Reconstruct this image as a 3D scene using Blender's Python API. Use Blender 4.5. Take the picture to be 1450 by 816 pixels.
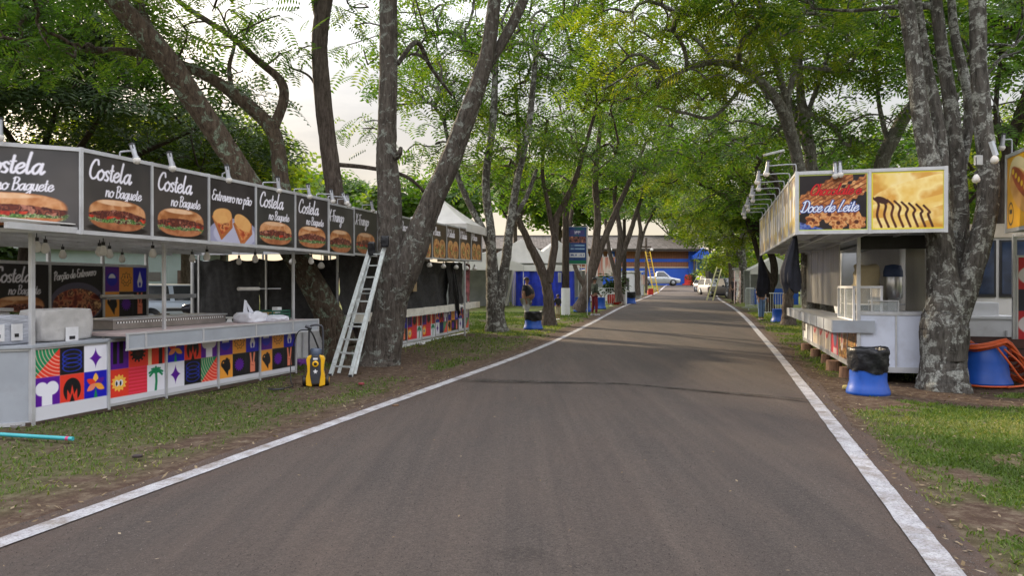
import bpy, bmesh, math, random
import numpy as np
from mathutils import Vector, Matrix
for o in list(bpy.data.objects): bpy.data.objects.remove(o)
C = bpy.context.scene
COL = C.collection
R = math.radians
F = 1050.0   # focal length of the photograph in its own pixels
H = 1.6      # eye height
HZ = 405.0   # row of the horizon
# ------------------------------------------------------------------ camera, sky, sun, exposure
cam_d = bpy.data.cameras.new('camera'); cam = bpy.data.objects.new('camera', cam_d); COL.objects.link(cam)
cam_d.sensor_width = 36; cam_d.lens = 36 * F / 1450; cam_d.clip_end = 3000; cam_d.clip_start = 0.05
cam.location = (0, 0, H); cam.rotation_euler = (R(90 - 0.16), 0, 0)
C.camera = cam
SUN_AZ, SUN_EL = -38, 21        # degrees right of the view direction, and above the horizon
W = bpy.data.worlds.new('World'); C.world = W; W.use_nodes = True
nt = W.node_tree; N = nt.nodes; L = nt.links
bg = N['Background']; bg.inputs['Strength'].default_value = 0.13
sky = N.new('ShaderNodeTexSky'); sky.sky_type = 'NISHITA'; sky.sun_disc = False
sky.sun_elevation = R(SUN_EL); sky.sun_rotation = R(SUN_AZ); sky.dust_density = 3.0; sky.air_density = 1.0
tc = N.new('ShaderNodeTexCoord'); mp = N.new('ShaderNodeMapping'); mp.inputs['Scale'].default_value = (1, 1, 3.2)
nz = N.new('ShaderNodeTexNoise'); nz.inputs['Scale'].default_value = 2.1; nz.inputs['Detail'].default_value = 7; nz.inputs['Roughness'].default_value = .55
cr = N.new('ShaderNodeValToRGB'); cr.color_ramp.elements[0].position = .30; cr.color_ramp.elements[0].color = (.80, .80, .80, 1)
cr.color_ramp.elements[1].position = .58; cr.color_ramp.elements[1].color = (.97, .97, .97, 1)
# cloud veil over clear sky, warm low down, brightened overhead to light the ground
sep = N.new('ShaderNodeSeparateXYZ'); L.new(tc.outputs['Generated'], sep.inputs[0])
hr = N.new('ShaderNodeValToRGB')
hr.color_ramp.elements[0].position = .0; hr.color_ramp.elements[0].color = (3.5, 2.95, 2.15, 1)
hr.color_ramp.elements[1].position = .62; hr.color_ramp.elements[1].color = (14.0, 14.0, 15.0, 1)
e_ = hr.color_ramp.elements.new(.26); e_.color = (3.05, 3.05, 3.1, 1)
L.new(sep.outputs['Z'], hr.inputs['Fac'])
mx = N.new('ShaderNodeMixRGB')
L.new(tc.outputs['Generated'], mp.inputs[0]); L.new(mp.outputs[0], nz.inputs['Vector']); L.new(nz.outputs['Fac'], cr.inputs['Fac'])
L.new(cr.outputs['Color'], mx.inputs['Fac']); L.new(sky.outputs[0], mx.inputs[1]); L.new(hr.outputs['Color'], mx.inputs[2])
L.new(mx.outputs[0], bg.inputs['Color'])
sd = bpy.data.lights.new('sun', 'SUN'); sd.energy = 4.2; sd.angle = R(2.0); sd.color = (1, .80, .55)
so = bpy.data.objects.new('sun', sd); COL.objects.link(so)
so.rotation_euler = (R(90 - SUN_EL), 0, R(180 - SUN_AZ))
C.view_settings.view_transform = 'Standard'; C.view_settings.look = 'None'; C.view_settings.gamma = 1
C.view_settings.use_curve_mapping = False
C.view_settings.exposure = 0.95
C.render.engine = 'CYCLES'
C.cycles.max_bounces = 6; C.cycles.transparent_max_bounces = 8; C.cycles.diffuse_bounces = 4
C.cycles.use_denoising = True
# ------------------------------------------------------------------ ground shape and pixel helpers
_gy = np.array([-60, 0, 18, 23, 33, 40, 50, 57, 62, 80, 92, 100, 130, 200, 900.])
_gz = np.array([0, 0, 0, .06, .25, .36, .48, .55, .62, .98, 1.5, 1.7, 1.95, 2.2, 2.2])
def gz(y):
    y = np.asarray(y, float); s = 0
    for k in (-2.5, -1.2, 0, 1.2, 2.5): s = s + np.interp(y + k, _gy, _gz)
    return s / 5
def P(px, py, Y): return np.array([(px - 725) / F * Y, Y, H - (py - HZ) / F * Y])
def G(px, py):
    lo, hi = 1.0, 250.0
    for _ in range(50):
        m = (lo + hi) / 2
        if H - (py - HZ) / F * m > gz(m): lo = m
        else: hi = m
    return np.array([(px - 725) / F * lo, lo, float(gz(lo))])
def GX(px, Y): return np.array([(px - 725) / F * Y, Y, float(gz(Y))])
def rng(s): return np.random.default_rng(s)
_vn = {}
def vnoise(x, y, seed=0):
    x = np.asarray(x, float); y = np.asarray(y, float)
    if seed not in _vn: _vn[seed] = rng(seed + 77).random((256, 256))
    T = _vn[seed]
    xi = np.floor(x).astype(int); yi = np.floor(y).astype(int); fx = x - xi; fy = y - yi
    fx = fx * fx * (3 - 2 * fx); fy = fy * fy * (3 - 2 * fy)
    a = T[xi % 256, yi % 256]; b = T[(xi + 1) % 256, yi % 256]; c = T[xi % 256, (yi + 1) % 256]; d = T[(xi + 1) % 256, (yi + 1) % 256]
    return (a * (1 - fx) + b * fx) * (1 - fy) + (c * (1 - fx) + d * fx) * fy
def fbm(x, y, seed=0, o=4):
    s = 0; a = .5
    for k in range(o): s = s + a * vnoise(x * 2 ** k, y * 2 ** k, seed + k); a *= .5
    return s / (1 - .5 ** o)
# ------------------------------------------------------------------ materials
MATS = {}
def lin(c): return tuple(((v / 255) / 12.92 if v / 255 <= .04045 else ((v / 255 + .055) / 1.055) ** 2.4) for v in c)
def mat(name, col, rough=.6, metal=0., var=.18, scale=6., bump=0., bscale=40., trans=0., spec=.4, stretch=None, dirt=0.):
    if name in MATS: return MATS[name]
    m = bpy.data.materials.new(name); m.use_nodes = True; MATS[name] = m
    n = m.node_tree.nodes; l = m.node_tree.links; b = n['Principled BSDF']
    b.inputs['Roughness'].default_value = rough; b.inputs['Metallic'].default_value = metal; b.inputs['Specular IOR Level'].default_value = spec
    t = n.new('ShaderNodeTexCoord'); z = n.new('ShaderNodeTexNoise'); z.inputs['Scale'].default_value = scale; z.inputs['Detail'].default_value = 6
    src = t.outputs['Object']
    if stretch:
        g = n.new('ShaderNodeMapping'); g.inputs['Scale'].default_value = stretch; l.new(src, g.inputs[0]); src = g.outputs[0]
    l.new(src, z.inputs['Vector'])
    r = n.new('ShaderNodeValToRGB'); r.color_ramp.elements[0].position = .3; r.color_ramp.elements[1].position = .72
    r.color_ramp.elements[0].color = tuple(max(0, c * (1 - var)) for c in col[:3]) + (1,)
    r.color_ramp.elements[1].color = tuple(min(1, c * (1 + var)) for c in col[:3]) + (1,)
    l.new(z.outputs['Fac'], r.inputs['Fac']); out = r.outputs['Color']
    if dirt > 0:
        z3 = n.new('ShaderNodeTexNoise'); z3.inputs['Scale'].default_value = scale * .45; z3.inputs['Detail'].default_value = 8; z3.inputs['Roughness'].default_value = .7
        l.new(t.outputs['Object'], z3.inputs['Vector'])
        r3 = n.new('ShaderNodeValToRGB'); r3.color_ramp.elements[0].position = .48; r3.color_ramp.elements[1].position = .75
        r3.color_ramp.elements[1].color = (dirt, dirt, dirt, 1)
        l.new(z3.outputs['Fac'], r3.inputs['Fac']); mm = n.new('ShaderNodeMixRGB'); l.new(r3.outputs['Color'], mm.inputs['Fac'])
        l.new(out, mm.inputs[1]); mm.inputs[2].default_value = (.14, .10, .075, 1); out = mm.outputs[0]
    l.new(out, b.inputs['Base Color'])
    if bump:
        z2 = n.new('ShaderNodeTexNoise'); z2.inputs['Scale'].default_value = bscale; z2.inputs['Detail'].default_value = 5; l.new(src, z2.inputs['Vector'])
        bp = n.new('ShaderNodeBump'); bp.inputs['Strength'].default_value = bump; bp.inputs['Distance'].default_value = .02
        l.new(z2.outputs['Fac'], bp.inputs['Height']); l.new(bp.outputs[0], b.inputs['Normal'])
    if trans:
        tr = n.new('ShaderNodeBsdfTranslucent'); l.new(out, tr.inputs['Color']); ms = n.new('ShaderNodeMixShader'); ms.inputs[0].default_value = trans
        l.new(b.outputs[0], ms.inputs[1]); l.new(tr.outputs[0], ms.inputs[2]); l.new(ms.outputs[0], n['Material Output'].inputs[0])
    return m
ALU = mat('aluminium', (.50, .51, .53), .38, .35, .10, 5, dirt=.35)
WHITE = mat('white_board', (.70, .71, .73), .5, 0, .06, 3, dirt=.35)
WPAINT = mat('white_paint', (.76, .76, .77), .45, 0, .06, 4, dirt=.2)
GREYB = mat('grey_board', (.30, .325, .36), .5, 0, .10, 3, dirt=.4)
TARPW = mat('white_tarp', (.74, .73, .70), .55, 0, .08, 2, trans=.35, bump=.3, bscale=4)
BLACK = mat('black_plastic', (.018, .018, .02), .45, 0, .3, 8)
BAGBLK = mat('black_bag', (.011, .012, .015), .34, 0, .4, 6, bump=.7, bscale=14, spec=.35)
BLUEP = mat('blue_plastic', (.010, .075, .38), .42, 0, .14, 5, dirt=.25)
NET = mat('black_net', (.027, .026, .026), .85, 0, .4, 9, bump=.4, bscale=160)
STEEL = mat('brushed_steel', (.40, .39, .37), .34, .85, .28, 9, stretch=(.4, .4, .05), bump=.05, bscale=6)
BULB = mat('lamp_glass', (.78, .76, .72), .25, 0, .05, 6, trans=.3)
WOOD = mat('raw_wood', (.20, .11, .065), .8, 0, .35, 8, bump=.5, bscale=30, stretch=(4, 4, .6))
DARKW = mat('dark_wood', (.06, .04, .028), .8, 0, .35, 6)
GLASS = mat('dark_glass', (.03, .035, .04), .08, 0, .2, 2, spec=.8)
SKIN = mat('skin', (.22, .12, .08), .55, 0, .1, 8)
HAIR = mat('dark_hair', (.012, .009, .008), .6, 0, .3, 30)
RUBBER = mat('tyre_rubber', (.02, .02, .021), .8, 0, .2, 10)
def print_mat():
    m = bpy.data.materials.new('printed_vinyl'); m.use_nodes = True
    n = m.node_tree.nodes; l = m.node_tree.links; b = n['Principled BSDF']; a = n.new('ShaderNodeAttribute'); a.attribute_name = 'col'
    l.new(a.outputs['Color'], b.inputs['Base Color']); b.inputs['Roughness'].default_value = .38; b.inputs['Specular IOR Level'].default_value = .35
    t = n.new('ShaderNodeTexCoord'); z = n.new('ShaderNodeTexNoise'); z.inputs['Scale'].default_value = 3; l.new(t.outputs['Object'], z.inputs['Vector'])
    bp = n.new('ShaderNodeBump'); bp.inputs['Strength'].default_value = .12; bp.inputs['Distance'].default_value = .05; l.new(z.outputs['Fac'], bp.inputs['Height']); l.new(bp.outputs[0], b.inputs['Normal'])
    return m
PRINT = print_mat()
# ------------------------------------------------------------------ mesh builder
def catmull(pts, n=6):
    pts = np.asarray(pts, float)
    if len(pts) < 3:
        t = np.linspace(0, 1, n + 1)[:, None]; return pts[0] * (1 - t) + pts[-1] * t
    p = np.vstack([2 * pts[0] - pts[1], pts, 2 * pts[-1] - pts[-2]]); out = []
    for i in range(1, len(p) - 2):
        for k in range(n):
            t = k / n; a, b, c, d = p[i - 1], p[i], p[i + 1], p[i + 2]
            out.append(.5 * (2 * b + (c - a) * t + (2 * a - 5 * b + 4 * c - d) * t * t + (3 * b - a - 3 * c + d) * t ** 3))
    out.append(pts[-1]); return np.array(out)
class MB:
    def __init__(s): s.V = []; s.Fs = []; s.n = 0; s.mats = []; s.C = []; s.hascol = False
    def mi(s, m):
        if m not in s.mats: s.mats.append(m)
        return s.mats.index(m)
    def add(s, v, f, m, smooth=False, col=None):
        v = np.asarray(v, float).reshape(-1, 3); i = s.mi(m)
        if isinstance(f, np.ndarray): groups = [f]
        else:
            d = {}
            for q in f: d.setdefault(len(q), []).append(q)
            groups = [np.array(q) for q in d.values()]
        for g in groups: s.Fs.append((g.astype(np.int64) + s.n, i, smooth))
        s.V.append(v); s.n += len(v)
        if col is not None: s.hascol = True
        s.C.append(col if col is not None else np.ones((len(v), 3)) * .5)
        return s
    def box(s, c, size, m, rot=None, ax=None):
        x, y, z = [k / 2 for k in size]
        v = np.array([[-x, -y, -z], [x, -y, -z], [x, y, -z], [-x, y, -z], [-x, -y, z], [x, -y, z], [x, y, z], [-x, y, z]])
        if rot is not None: v = v @ np.array(Matrix.Rotation(rot, 3, ax or 'Z')).T
        return s.add(v + np.array(c), [(0, 3, 2, 1), (4, 5, 6, 7), (0, 1, 5, 4), (1, 2, 6, 5), (2, 3, 7, 6), (3, 0, 4, 7)], m)
    def bb(s, a, b, m):   # box from two corners
        a = np.array(a, float); b = np.array(b, float); return s.box((a + b) / 2, np.abs(b - a), m)
    def bar(s, a, b, w, h, m, up=(0, 0, 1)):
        a = Vector(a); b = Vector(b); d = (b - a); ln = d.length; d.normalize(); u = Vector(up)
        if abs(d.dot(u)) > .98: u = Vector((1, 0, 0))
        sx = d.cross(u).normalized(); uz = sx.cross(d)
        v = []
        for p in (a, b):
            for i, j in ((-1, -1), (1, -1), (1, 1), (-1, 1)): v.append(p + sx * (i * w / 2) + uz * (j * h / 2))
        return s.add([tuple(q) for q in v], [(0, 1, 2, 3), (4, 7, 6, 5), (0, 4, 5, 1), (1, 5, 6, 2), (2, 6, 7, 3), (3, 7, 4, 0)], m)
    def tube(s, pts, r, m, n=8, caps=True, smooth=True, wob=0., seed=0):
        pts = np.asarray(pts, float); k = len(pts); r = np.ones(k) * r if np.isscalar(r) else np.asarray(r, float)
        t = np.gradient(pts, axis=0); t /= np.linalg.norm(t, axis=1)[:, None] + 1e-9
        ref = np.array([0, 0, 1.]) if abs(t[0][2]) < .9 else np.array([1., 0, 0])
        u = ref - t[0] * ref.dot(t[0]); u /= np.linalg.norm(u); U = []
        for i in range(k):
            u = u - t[i] * u.dot(t[i]); u /= np.linalg.norm(u) + 1e-9; U.append(u)
        U = np.array(U); Vv = np.cross(t, U); a = np.linspace(0, 2 * np.pi, n, endpoint=False)
        rr = np.repeat(r[:, None], n, 1)
        if wob: 
            sl = np.concatenate([[0], np.cumsum(np.linalg.norm(np.diff(pts, axis=0), axis=1))])[:, None]; ca, sa = np.cos(a)[None], np.sin(a)[None]; o_ = seed * 3.7
            rr = rr * (1 + wob * 2.6 * (fbm(ca * 1.3 + sl * .9 + o_, sa * 1.3 + sl * .4 + 9, 41, 3) - .5) + wob * 1.5 * (fbm(ca * 4.5 + sl * .6 + o_, sa * 4.5 + 30 + sl * .3, 42, 3) - .5))
        v = pts[:, None] + rr[..., None] * (np.cos(a)[None, :, None] * U[:, None] + np.sin(a)[None, :, None] * Vv[:, None])
        i = np.arange(k - 1)[:, None] * n; j = np.arange(n)[None]; jn = (j + 1) % n
        q = np.stack([i + j, i + jn, i + n + jn, i + n + j], -1).reshape(-1, 4)
        s.add(v.reshape(-1, 3), q, m, smooth)
        if caps:
            s.add(v[0], [tuple(range(n))[::-1]], m); s.add(v[-1], [tuple(range(n))], m)
        return s
    def lathe(s, prof, m, c=(0, 0, 0), n=20, smooth=True, axis='Z', caps=True, sx=1, sy=1):
        prof = np.asarray(prof, float); k = len(prof); a = np.linspace(0, 2 * np.pi, n, endpoint=False)
        v = np.stack([prof[:, 0:1] * np.cos(a) * sx, prof[:, 0:1] * np.sin(a) * sy, np.repeat(prof[:, 1:2], n, 1)], -1)
        if axis == 'Y': v = v[..., [0, 2, 1]] * np.array([1, 1, -1])
        if axis == 'X': v = v[..., [2, 1, 0]] * np.array([1, 1, -1])
        i = np.arange(k - 1)[:, None] * n; j = np.arange(n)[None]; jn = (j + 1) % n
        q = np.stack([i + j, i + jn, i + n + jn, i + n + j], -1).reshape(-1, 4)
        v = v + np.array(c); s.add(v.reshape(-1, 3), q, m, smooth)
        if caps:
            if prof[0][0] > 1e-4: s.add(v[0], [tuple(range(n))[::-1]], m)
            if prof[-1][0] > 1e-4: s.add(v[-1], [tuple(range(n))], m)
        return s
    def prism(s, poly, z0, z1, m, M=None):   # polygon in xy raised from z0 to z1, then moved by matrix M
        k = len(poly); v = [(x, y, z0) for x, y in poly] + [(x, y, z1) for x, y in poly]
        f = [tuple(range(k))[::-1], tuple(range(k, 2 * k))] + [(i, (i + 1) % k, k + (i + 1) % k, k + i) for i in range(k)]
        v = np.array(v)
        if M is not None: v = v @ np.array(M.to_3x3()).T + np.array(M.translation)
        return s.add(v, f, m)
    def grid(s, pts, m, col=None, smooth=True):   # pts (ny,nx,3)
        ny, nx = pts.shape[:2]; i = np.arange(ny - 1)[:, None] * nx; j = np.arange(nx - 1)[None]
        q = np.stack([i + j, i + j + 1, i + nx + j + 1, i + nx + j], -1).reshape(-1, 4)
        return s.add(pts.reshape(-1, 3), q, m, smooth, None if col is None else col.reshape(-1, 3))
    def build(s, name, parent=None, bevel=0, attrs=None):
        me = bpy.data.meshes.new(name); v = np.concatenate(s.V).astype(np.float32)
        me.vertices.add(len(v)); me.vertices.foreach_set('co', v.ravel())
        li = np.concatenate([f.ravel() for f, _, _ in s.Fs]); sz = np.concatenate([np.full(len(f), f.shape[1]) for f, _, _ in s.Fs])
        mi = np.concatenate([np.full(len(f), i) for f, i, _ in s.Fs]); sm = np.concatenate([np.full(len(f), x) for f, _, x in s.Fs])
        me.loops.add(len(li)); me.loops.foreach_set('vertex_index', li.astype(np.int32))
        st = np.concatenate([[0], np.cumsum(sz)[:-1]])
        me.polygons.add(len(sz)); me.polygons.foreach_set('loop_start', st.astype(np.int32))
        me.polygons.foreach_set('material_index', mi.astype(np.int32)); me.polygons.foreach_set('use_smooth', sm.astype(bool))
        for m in s.mats: me.materials.append(m)
        if s.hascol:
            a = me.color_attributes.new('col', 'FLOAT_COLOR', 'POINT'); c = np.concatenate(s.C)
            a.data.foreach_set('color', np.hstack([c, np.ones((len(c), 1))]).astype(np.float32).ravel())
        for k, val in (attrs or {}).items():
            a = me.attributes.new(k, 'FLOAT', 'POINT'); a.data.foreach_set('value', np.asarray(val, np.float32).ravel())
        me.update(calc_edges=True); me.validate()
        o = bpy.data.objects.new(name, me); COL.objects.link(o)
        if parent: o.parent = parent
        if bevel:
            b = o.modifiers.new('bevel', 'BEVEL'); b.width = bevel; b.segments = 2; b.limit_method = 'ANGLE'
        return o
def tag(o, label, cat, group=None, kind=None):
    if label: o['label'] = label
    if cat: o['category'] = cat
    if group: o['group'] = group
    if kind: o['kind'] = kind
    return o
def thing(name, label, cat, loc=(0, 0, 0), rotz=0, group=None):
    o = bpy.data.objects.new(name, None); COL.objects.link(o); o.location = [float(k) for k in loc]; o.rotation_euler = (0, 0, rotz)
    o.empty_display_size = .1
    return tag(o, label, cat, group)
def place(o, loc, rotz=0): o.location = [float(k) for k in loc]; o.rotation_euler = (0, 0, rotz); return o
def copy_tree(o, loc=None, rotz=None, label=None, parent=None):
    c = o.copy(); COL.objects.link(c)
    if parent: c.parent = parent
    if loc is not None: c.location = [float(k) for k in loc]
    if rotz is not None: c.rotation_euler = (0, 0, rotz)
    if label: c['label'] = label
    for ch in list(o.children): copy_tree(ch, parent=c)
    return c
def structure(o): o['kind'] = 'structure'; return o
# ------------------------------------------------------------------ printed pictures, painted as colours on a fine mesh
GL = {
'o': (1.0, [[(.5, 1), (.1, .75), (0, .4), (.2, .02), (.55, 0), (.85, .35), (.85, .75), (.5, 1), (.72, .82), (1.05, .85)]]),
'a': (1.12, [[(.85, .85), (.5, 1), (.1, .7), (0, .3), (.25, 0), (.6, .25), (.85, .9)], [(.88, 1), (.82, .3), (.95, 0), (1.2, .25)]]),
'c': (.9, [[(.8, .8), (.5, 1), (.1, .7), (0, .3), (.3, 0), (.65, .08), (.9, .35)]]),
'e': (.92, [[(0, .4), (.5, .55), (.75, .8), (.5, 1), (.12, .75), (0, .35), (.3, 0), (.65, .08), (.95, .4)]]),
'd': (1.12, [[(.85, .85), (.5, 1), (.1, .7), (0, .3), (.25, 0), (.6, .25), (.9, 1.0)], [(.98, 2.0), (.85, .9), (.85, .2), (1, 0), (1.2, .25)]]),
'g': (1.1, [[(.85, .85), (.5, 1), (.1, .7), (0, .3), (.25, .05), (.6, .3), (.88, 1)], [(.88, 1), (.85, 0), (.75, -.7), (.4, -1), (.1, -.7), (.5, -.25), (1.15, .25)]]),
'h': (1.1, [[(.25, 2), (.1, 0)], [(.12, .2), (.4, .85), (.7, 1), (.8, .7), (.75, .15), (.95, 0), (1.15, .25)]]),
'i': (.5, [[(.15, 1), (.1, .25), (.3, 0), (.5, .25)], [(.2, 1.42), (.22, 1.5)]]),
'l': (.72, [[(.26, 2.05), (.16, 1.2), (.12, .3), (.3, 0), (.55, .22)]]),
'n': (1.05, [[(.1, 1), (.08, 0)], [(.1, .3), (.35, .9), (.65, 1), (.75, .7), (.7, .15), (.9, 0), (1.1, .25)]]),
'p': (1.0, [[(.15, 1), (.05, -1)], [(.1, .5), (.35, .95), (.7, .95), (.85, .55), (.7, .1), (.4, 0), (.12, .2)]]),
'r': (.72, [[(.1, 1), (.08, 0)], [(.1, .4), (.35, .9), (.65, .98)]]),
's': (.78, [[(.65, .85), (.4, 1), (.15, .8), (.35, .5), (.6, .3), (.45, 0), (.1, .05)]]),
't': (.66, [[(.26, 1.65), (.2, .3), (.4, 0), (.65, .2)], [(-.02, 1.1), (.5, 1.14)]]),
'u': (1.05, [[(.1, 1), (.05, .3), (.3, 0), (.6, .3), (.72, 1)], [(.75, 1), (.7, .2), (.9, 0), (1.1, .25)]]),
'v': (.9, [[(.05, 1), (.3, 0), (.6, .6), (.7, 1.0), (.95, .95)]]),
'C': (1.2, [[(1.1, 1.55), (.95, 1.95), (.5, 1.9), (.1, 1.2), (.1, .4), (.5, 0), (.95, .15), (1.2, .5)]]),
'B': (1.2, [[(.25, 2), (.15, 0)], [(0, 1.8), (.5, 2.05), (.95, 1.75), (.75, 1.2), (.3, 1.05)], [(.3, 1.05), (.9, .95), (1.05, .5), (.7, .02), (.1, 0)]]),
'D': (1.4, [[(.3, 1.95), (.2, 0)], [(-.1, 1.7), (.5, 2.05), (1.1, 1.7), (1.25, .9), (.85, .1), (.2, 0), (-.1, .25)]]),
'E': (1.1, [[(1, 1.85), (.5, 2), (.2, 1.6), (.35, 1.15), (.7, 1.05)], [(.5, 1.05), (.1, .8), (.05, .3), (.4, 0), (.8, .1), (1.05, .4)]]),
'F': (1.05, [[(.4, 1.9), (.25, 0)], [(0, 1.8), (.4, 1.95), (1.15, 2.0)], [(.1, 1.0), (.8, 1.1)]]),
'L': (1.15, [[(.6, 2), (.4, 1.2), (.2, .1), (.5, .05), (1.1, .15)]]),
'P': (1.05, [[(.3, 1.95), (.15, 0)], [(0, 1.7), (.5, 2.05), (1.0, 1.7), (.8, 1.1), (.3, .95)]]),
'S': (1.1, [[(1, 1.7), (.7, 2), (.3, 1.75), (.4, 1.2), (.8, .8), (.7, .15), (.3, 0), (0, .3)]]),
'X': (1.2, [[(.1, 1.95), (.95, 0)], [(1.0, 2.0), (0, 0)]]),
'-': (.8, [[(.1, .8), (.6, .85)]]), ' ': (.6, []),
}
GL['ã'] = (1.12, GL['a'][1] + [[(.2, 1.35), (.4, 1.5), (.6, 1.35), (.85, 1.5)]])
GL['ç'] = (.9, GL['c'][1] + [[(.4, 0), (.5, -.25), (.25, -.45)]])
def lincol(c):
    c = np.asarray(c, float) / 255
    return np.where(c <= .04045, c / 12.92, ((c + .055) / 1.055) ** 2.4)
class Cv:
    def __init__(s, w, h, n=150, bg=(60, 56, 54)):
        s.w, s.h = w, h; nx = n; ny = max(8, int(n * h / w)); s.px = w / nx
        s.U, s.V = np.meshgrid(np.linspace(0, w, nx), np.linspace(0, h, ny)); s.c = np.ones((ny, nx, 3)) * np.array(bg, float)
    def soft(s, d): return np.clip(.5 - d / (s.px * 1.3), 0, 1)
    def fill(s, d, col):
        m = s.soft(d)[..., None]; s.c = s.c * (1 - m) + np.asarray(col, float) * m
    def rect(s, x0, y0, x1, y1): return np.maximum(np.maximum(x0 - s.U, s.U - x1), np.maximum(y0 - s.V, s.V - y1))
    def circ(s, x, y, r): return np.hypot(s.U - x, s.V - y) - r
    def ell(s, x, y, a, b, rot=0, p=2.):
        c, q = math.cos(rot), math.sin(rot); u = (s.U - x) * c + (s.V - y) * q; v = -(s.U - x) * q + (s.V - y) * c
        return ((np.abs(u / a) ** p + np.abs(v / b) ** p) ** (1 / p) - 1) * min(a, b)
    def poly(s, pts):
        pts = np.array(pts, float); d = np.full(s.U.shape, 1e9); ins = np.zeros(s.U.shape, bool)
        for i in range(len(pts)):
            a, b = pts[i], pts[(i + 1) % len(pts)]; e = b - a; L2 = e.dot(e) + 1e-12
            t = np.clip(((s.U - a[0]) * e[0] + (s.V - a[1]) * e[1]) / L2, 0, 1); d = np.minimum(d, np.hypot(s.U - a[0] - t * e[0], s.V - a[1] - t * e[1]))
            c = (a[1] > s.V) != (b[1] > s.V)
            with np.errstate(divide='ignore', invalid='ignore'): xx = (b[0] - a[0]) * (s.V - a[1]) / (b[1] - a[1] + 1e-12) + a[0]
            ins ^= c & (s.U < xx)
        return np.where(ins, -d, d)
    def line(s, pts, wd):
        d = np.full(s.U.shape, 1e9); pts = np.asarray(pts, float)
        for a, b in zip(pts[:-1], pts[1:]):
            e = b - a; L2 = e.dot(e) + 1e-12; k = abs(e[1]) / math.sqrt(L2); w = wd * (.62 + .38 * k)
            t = np.clip(((s.U - a[0]) * e[0] + (s.V - a[1]) * e[1]) / L2, 0, 1); d = np.minimum(d, np.hypot(s.U - a[0] - t * e[0], s.V - a[1] - t * e[1]) - w / 2)
        return d
    def text(s, st, x, y, xh, col, wd=.30, slant=.22, rot=0, edge=None, sxk=1.0):
        c, q = math.cos(rot), math.sin(rot); cx = 0; D = np.full(s.U.shape, 1e9)
        for ch in st:
            adv, strokes = GL[ch]
            for k in strokes:
                p = catmull(np.array(k), 4); X = (cx + p[:, 0] + slant * p[:, 1]) * xh * sxk; Y = p[:, 1] * xh
                D = np.minimum(D, s.line(np.stack([x + X * c - Y * q, y + X * q + Y * c], -1), wd * xh))
            cx += adv
        if edge: s.fill(D - edge[1], edge[0])
        s.fill(D, col)
    def noise(s, k, seed=0, o=4): return fbm(s.U * k, s.V * k, seed, o)[..., None]
    def tex(s, d, cols, k, seed=0, o=4, sharp=2.2):
        n = np.clip((s.noise(k, seed, o) - .5) * sharp + .5, 0, .999) * (len(cols) - 1); i = n.astype(int)[..., 0]; f = n[..., 0:1] - i[..., None]
        A = np.array(cols, float); col = A[i] * (1 - f) + A[np.minimum(i + 1, len(cols) - 1)] * f
        m = s.soft(d)[..., None]; s.c = s.c * (1 - m) + col * m
    def lcol(s): return lincol(np.clip(s.c, 0, 255)) * .92
def burger(c, x, y, a, b, seed=0):
    "a filled roll: crust, pulled meat, tomato, lettuce and lower crust"
    wob = (fbm(c.U * 9, c.V * 3, seed) - .5) * b * .5
    out = c.ell(x, y, a, b, 0, 2.7)
    c.tex(c.ell(x, y - b * .9, a * 1.05, b * .3), [(38, 32, 30), (30, 26, 24)], 4)
    c.tex(out, [(96, 44, 34), (66, 30, 28), (140, 76, 58), (52, 22, 20), (168, 110, 92)], 16 / max(a, .2) * .5, seed + 3)
    top = np.maximum(out, (y + b * .30 + wob * .5 + ((c.U - x) / a) ** 2 * -b * .30) - c.V)
    c.tex(top, [(150, 92, 52), (186, 128, 82), (204, 152, 108), (170, 108, 64)], 6, seed + 1)
    c.tex(np.maximum(top, c.ell(x - a * .1, y + b * .8, a * .62, b * .17)), [(214, 170, 130), (224, 186, 150)], 14, seed + 9)
    tom = np.maximum(np.maximum(c.V - (y - b * .12 + wob * .3), (y - b * .34 + wob * .4) - c.V), c.ell(x, y, a * 1.0, b * 1.0, 0, 2.7))
    c.tex(np.maximum(tom, .52 - fbm(c.U * 11, c.V * 4, seed + 5)), [(170, 46, 32), (206, 76, 50), (140, 34, 28)], 12, seed + 2)
    let = np.maximum(np.maximum(c.V - (y - b * .30 + wob), (y - b * .62 + wob) - c.V), c.ell(x, y - b * .05, a * 1.03, b, 0, 2.7))
    c.tex(let, [(58, 92, 42), (120, 152, 84), (40, 62, 34), (158, 178, 124), (74, 40, 34)], 22, seed + 4)
    bot = np.maximum(out, c.V - (y - b * .56 + wob * .5 - ((c.U - x) / a) ** 2 * -b * .12))
    c.tex(bot, [(142, 84, 52), (176, 116, 78), (156, 94, 56)], 7, seed + 6)
def p_costela(w=1.0, h=.9, n=150, seed=0, tx=None, bgc=(64, 60, 58)):
    c = Cv(w, h, n, bgc); c.c += (c.noise(2.2, seed + 31, 3) - .5) * np.array([40, 34, 30]) ; s = w if tx is None else 1.0; t0, t1 = (.08 * w, .31 * w) if tx is None else tx
    WH = (232, 230, 240)
    c.text('Costela', t0, .685 * h, .128 * h, WH, .27, sxk=.82 * s / h * .9)
    c.text('no Baguete', t1, .475 * h, .078 * h, WH, .26, sxk=.80 * s / h * .9)
    burger(c, .5 * w, .235 * h, .42 * w, .205 * h, seed); return c
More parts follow.
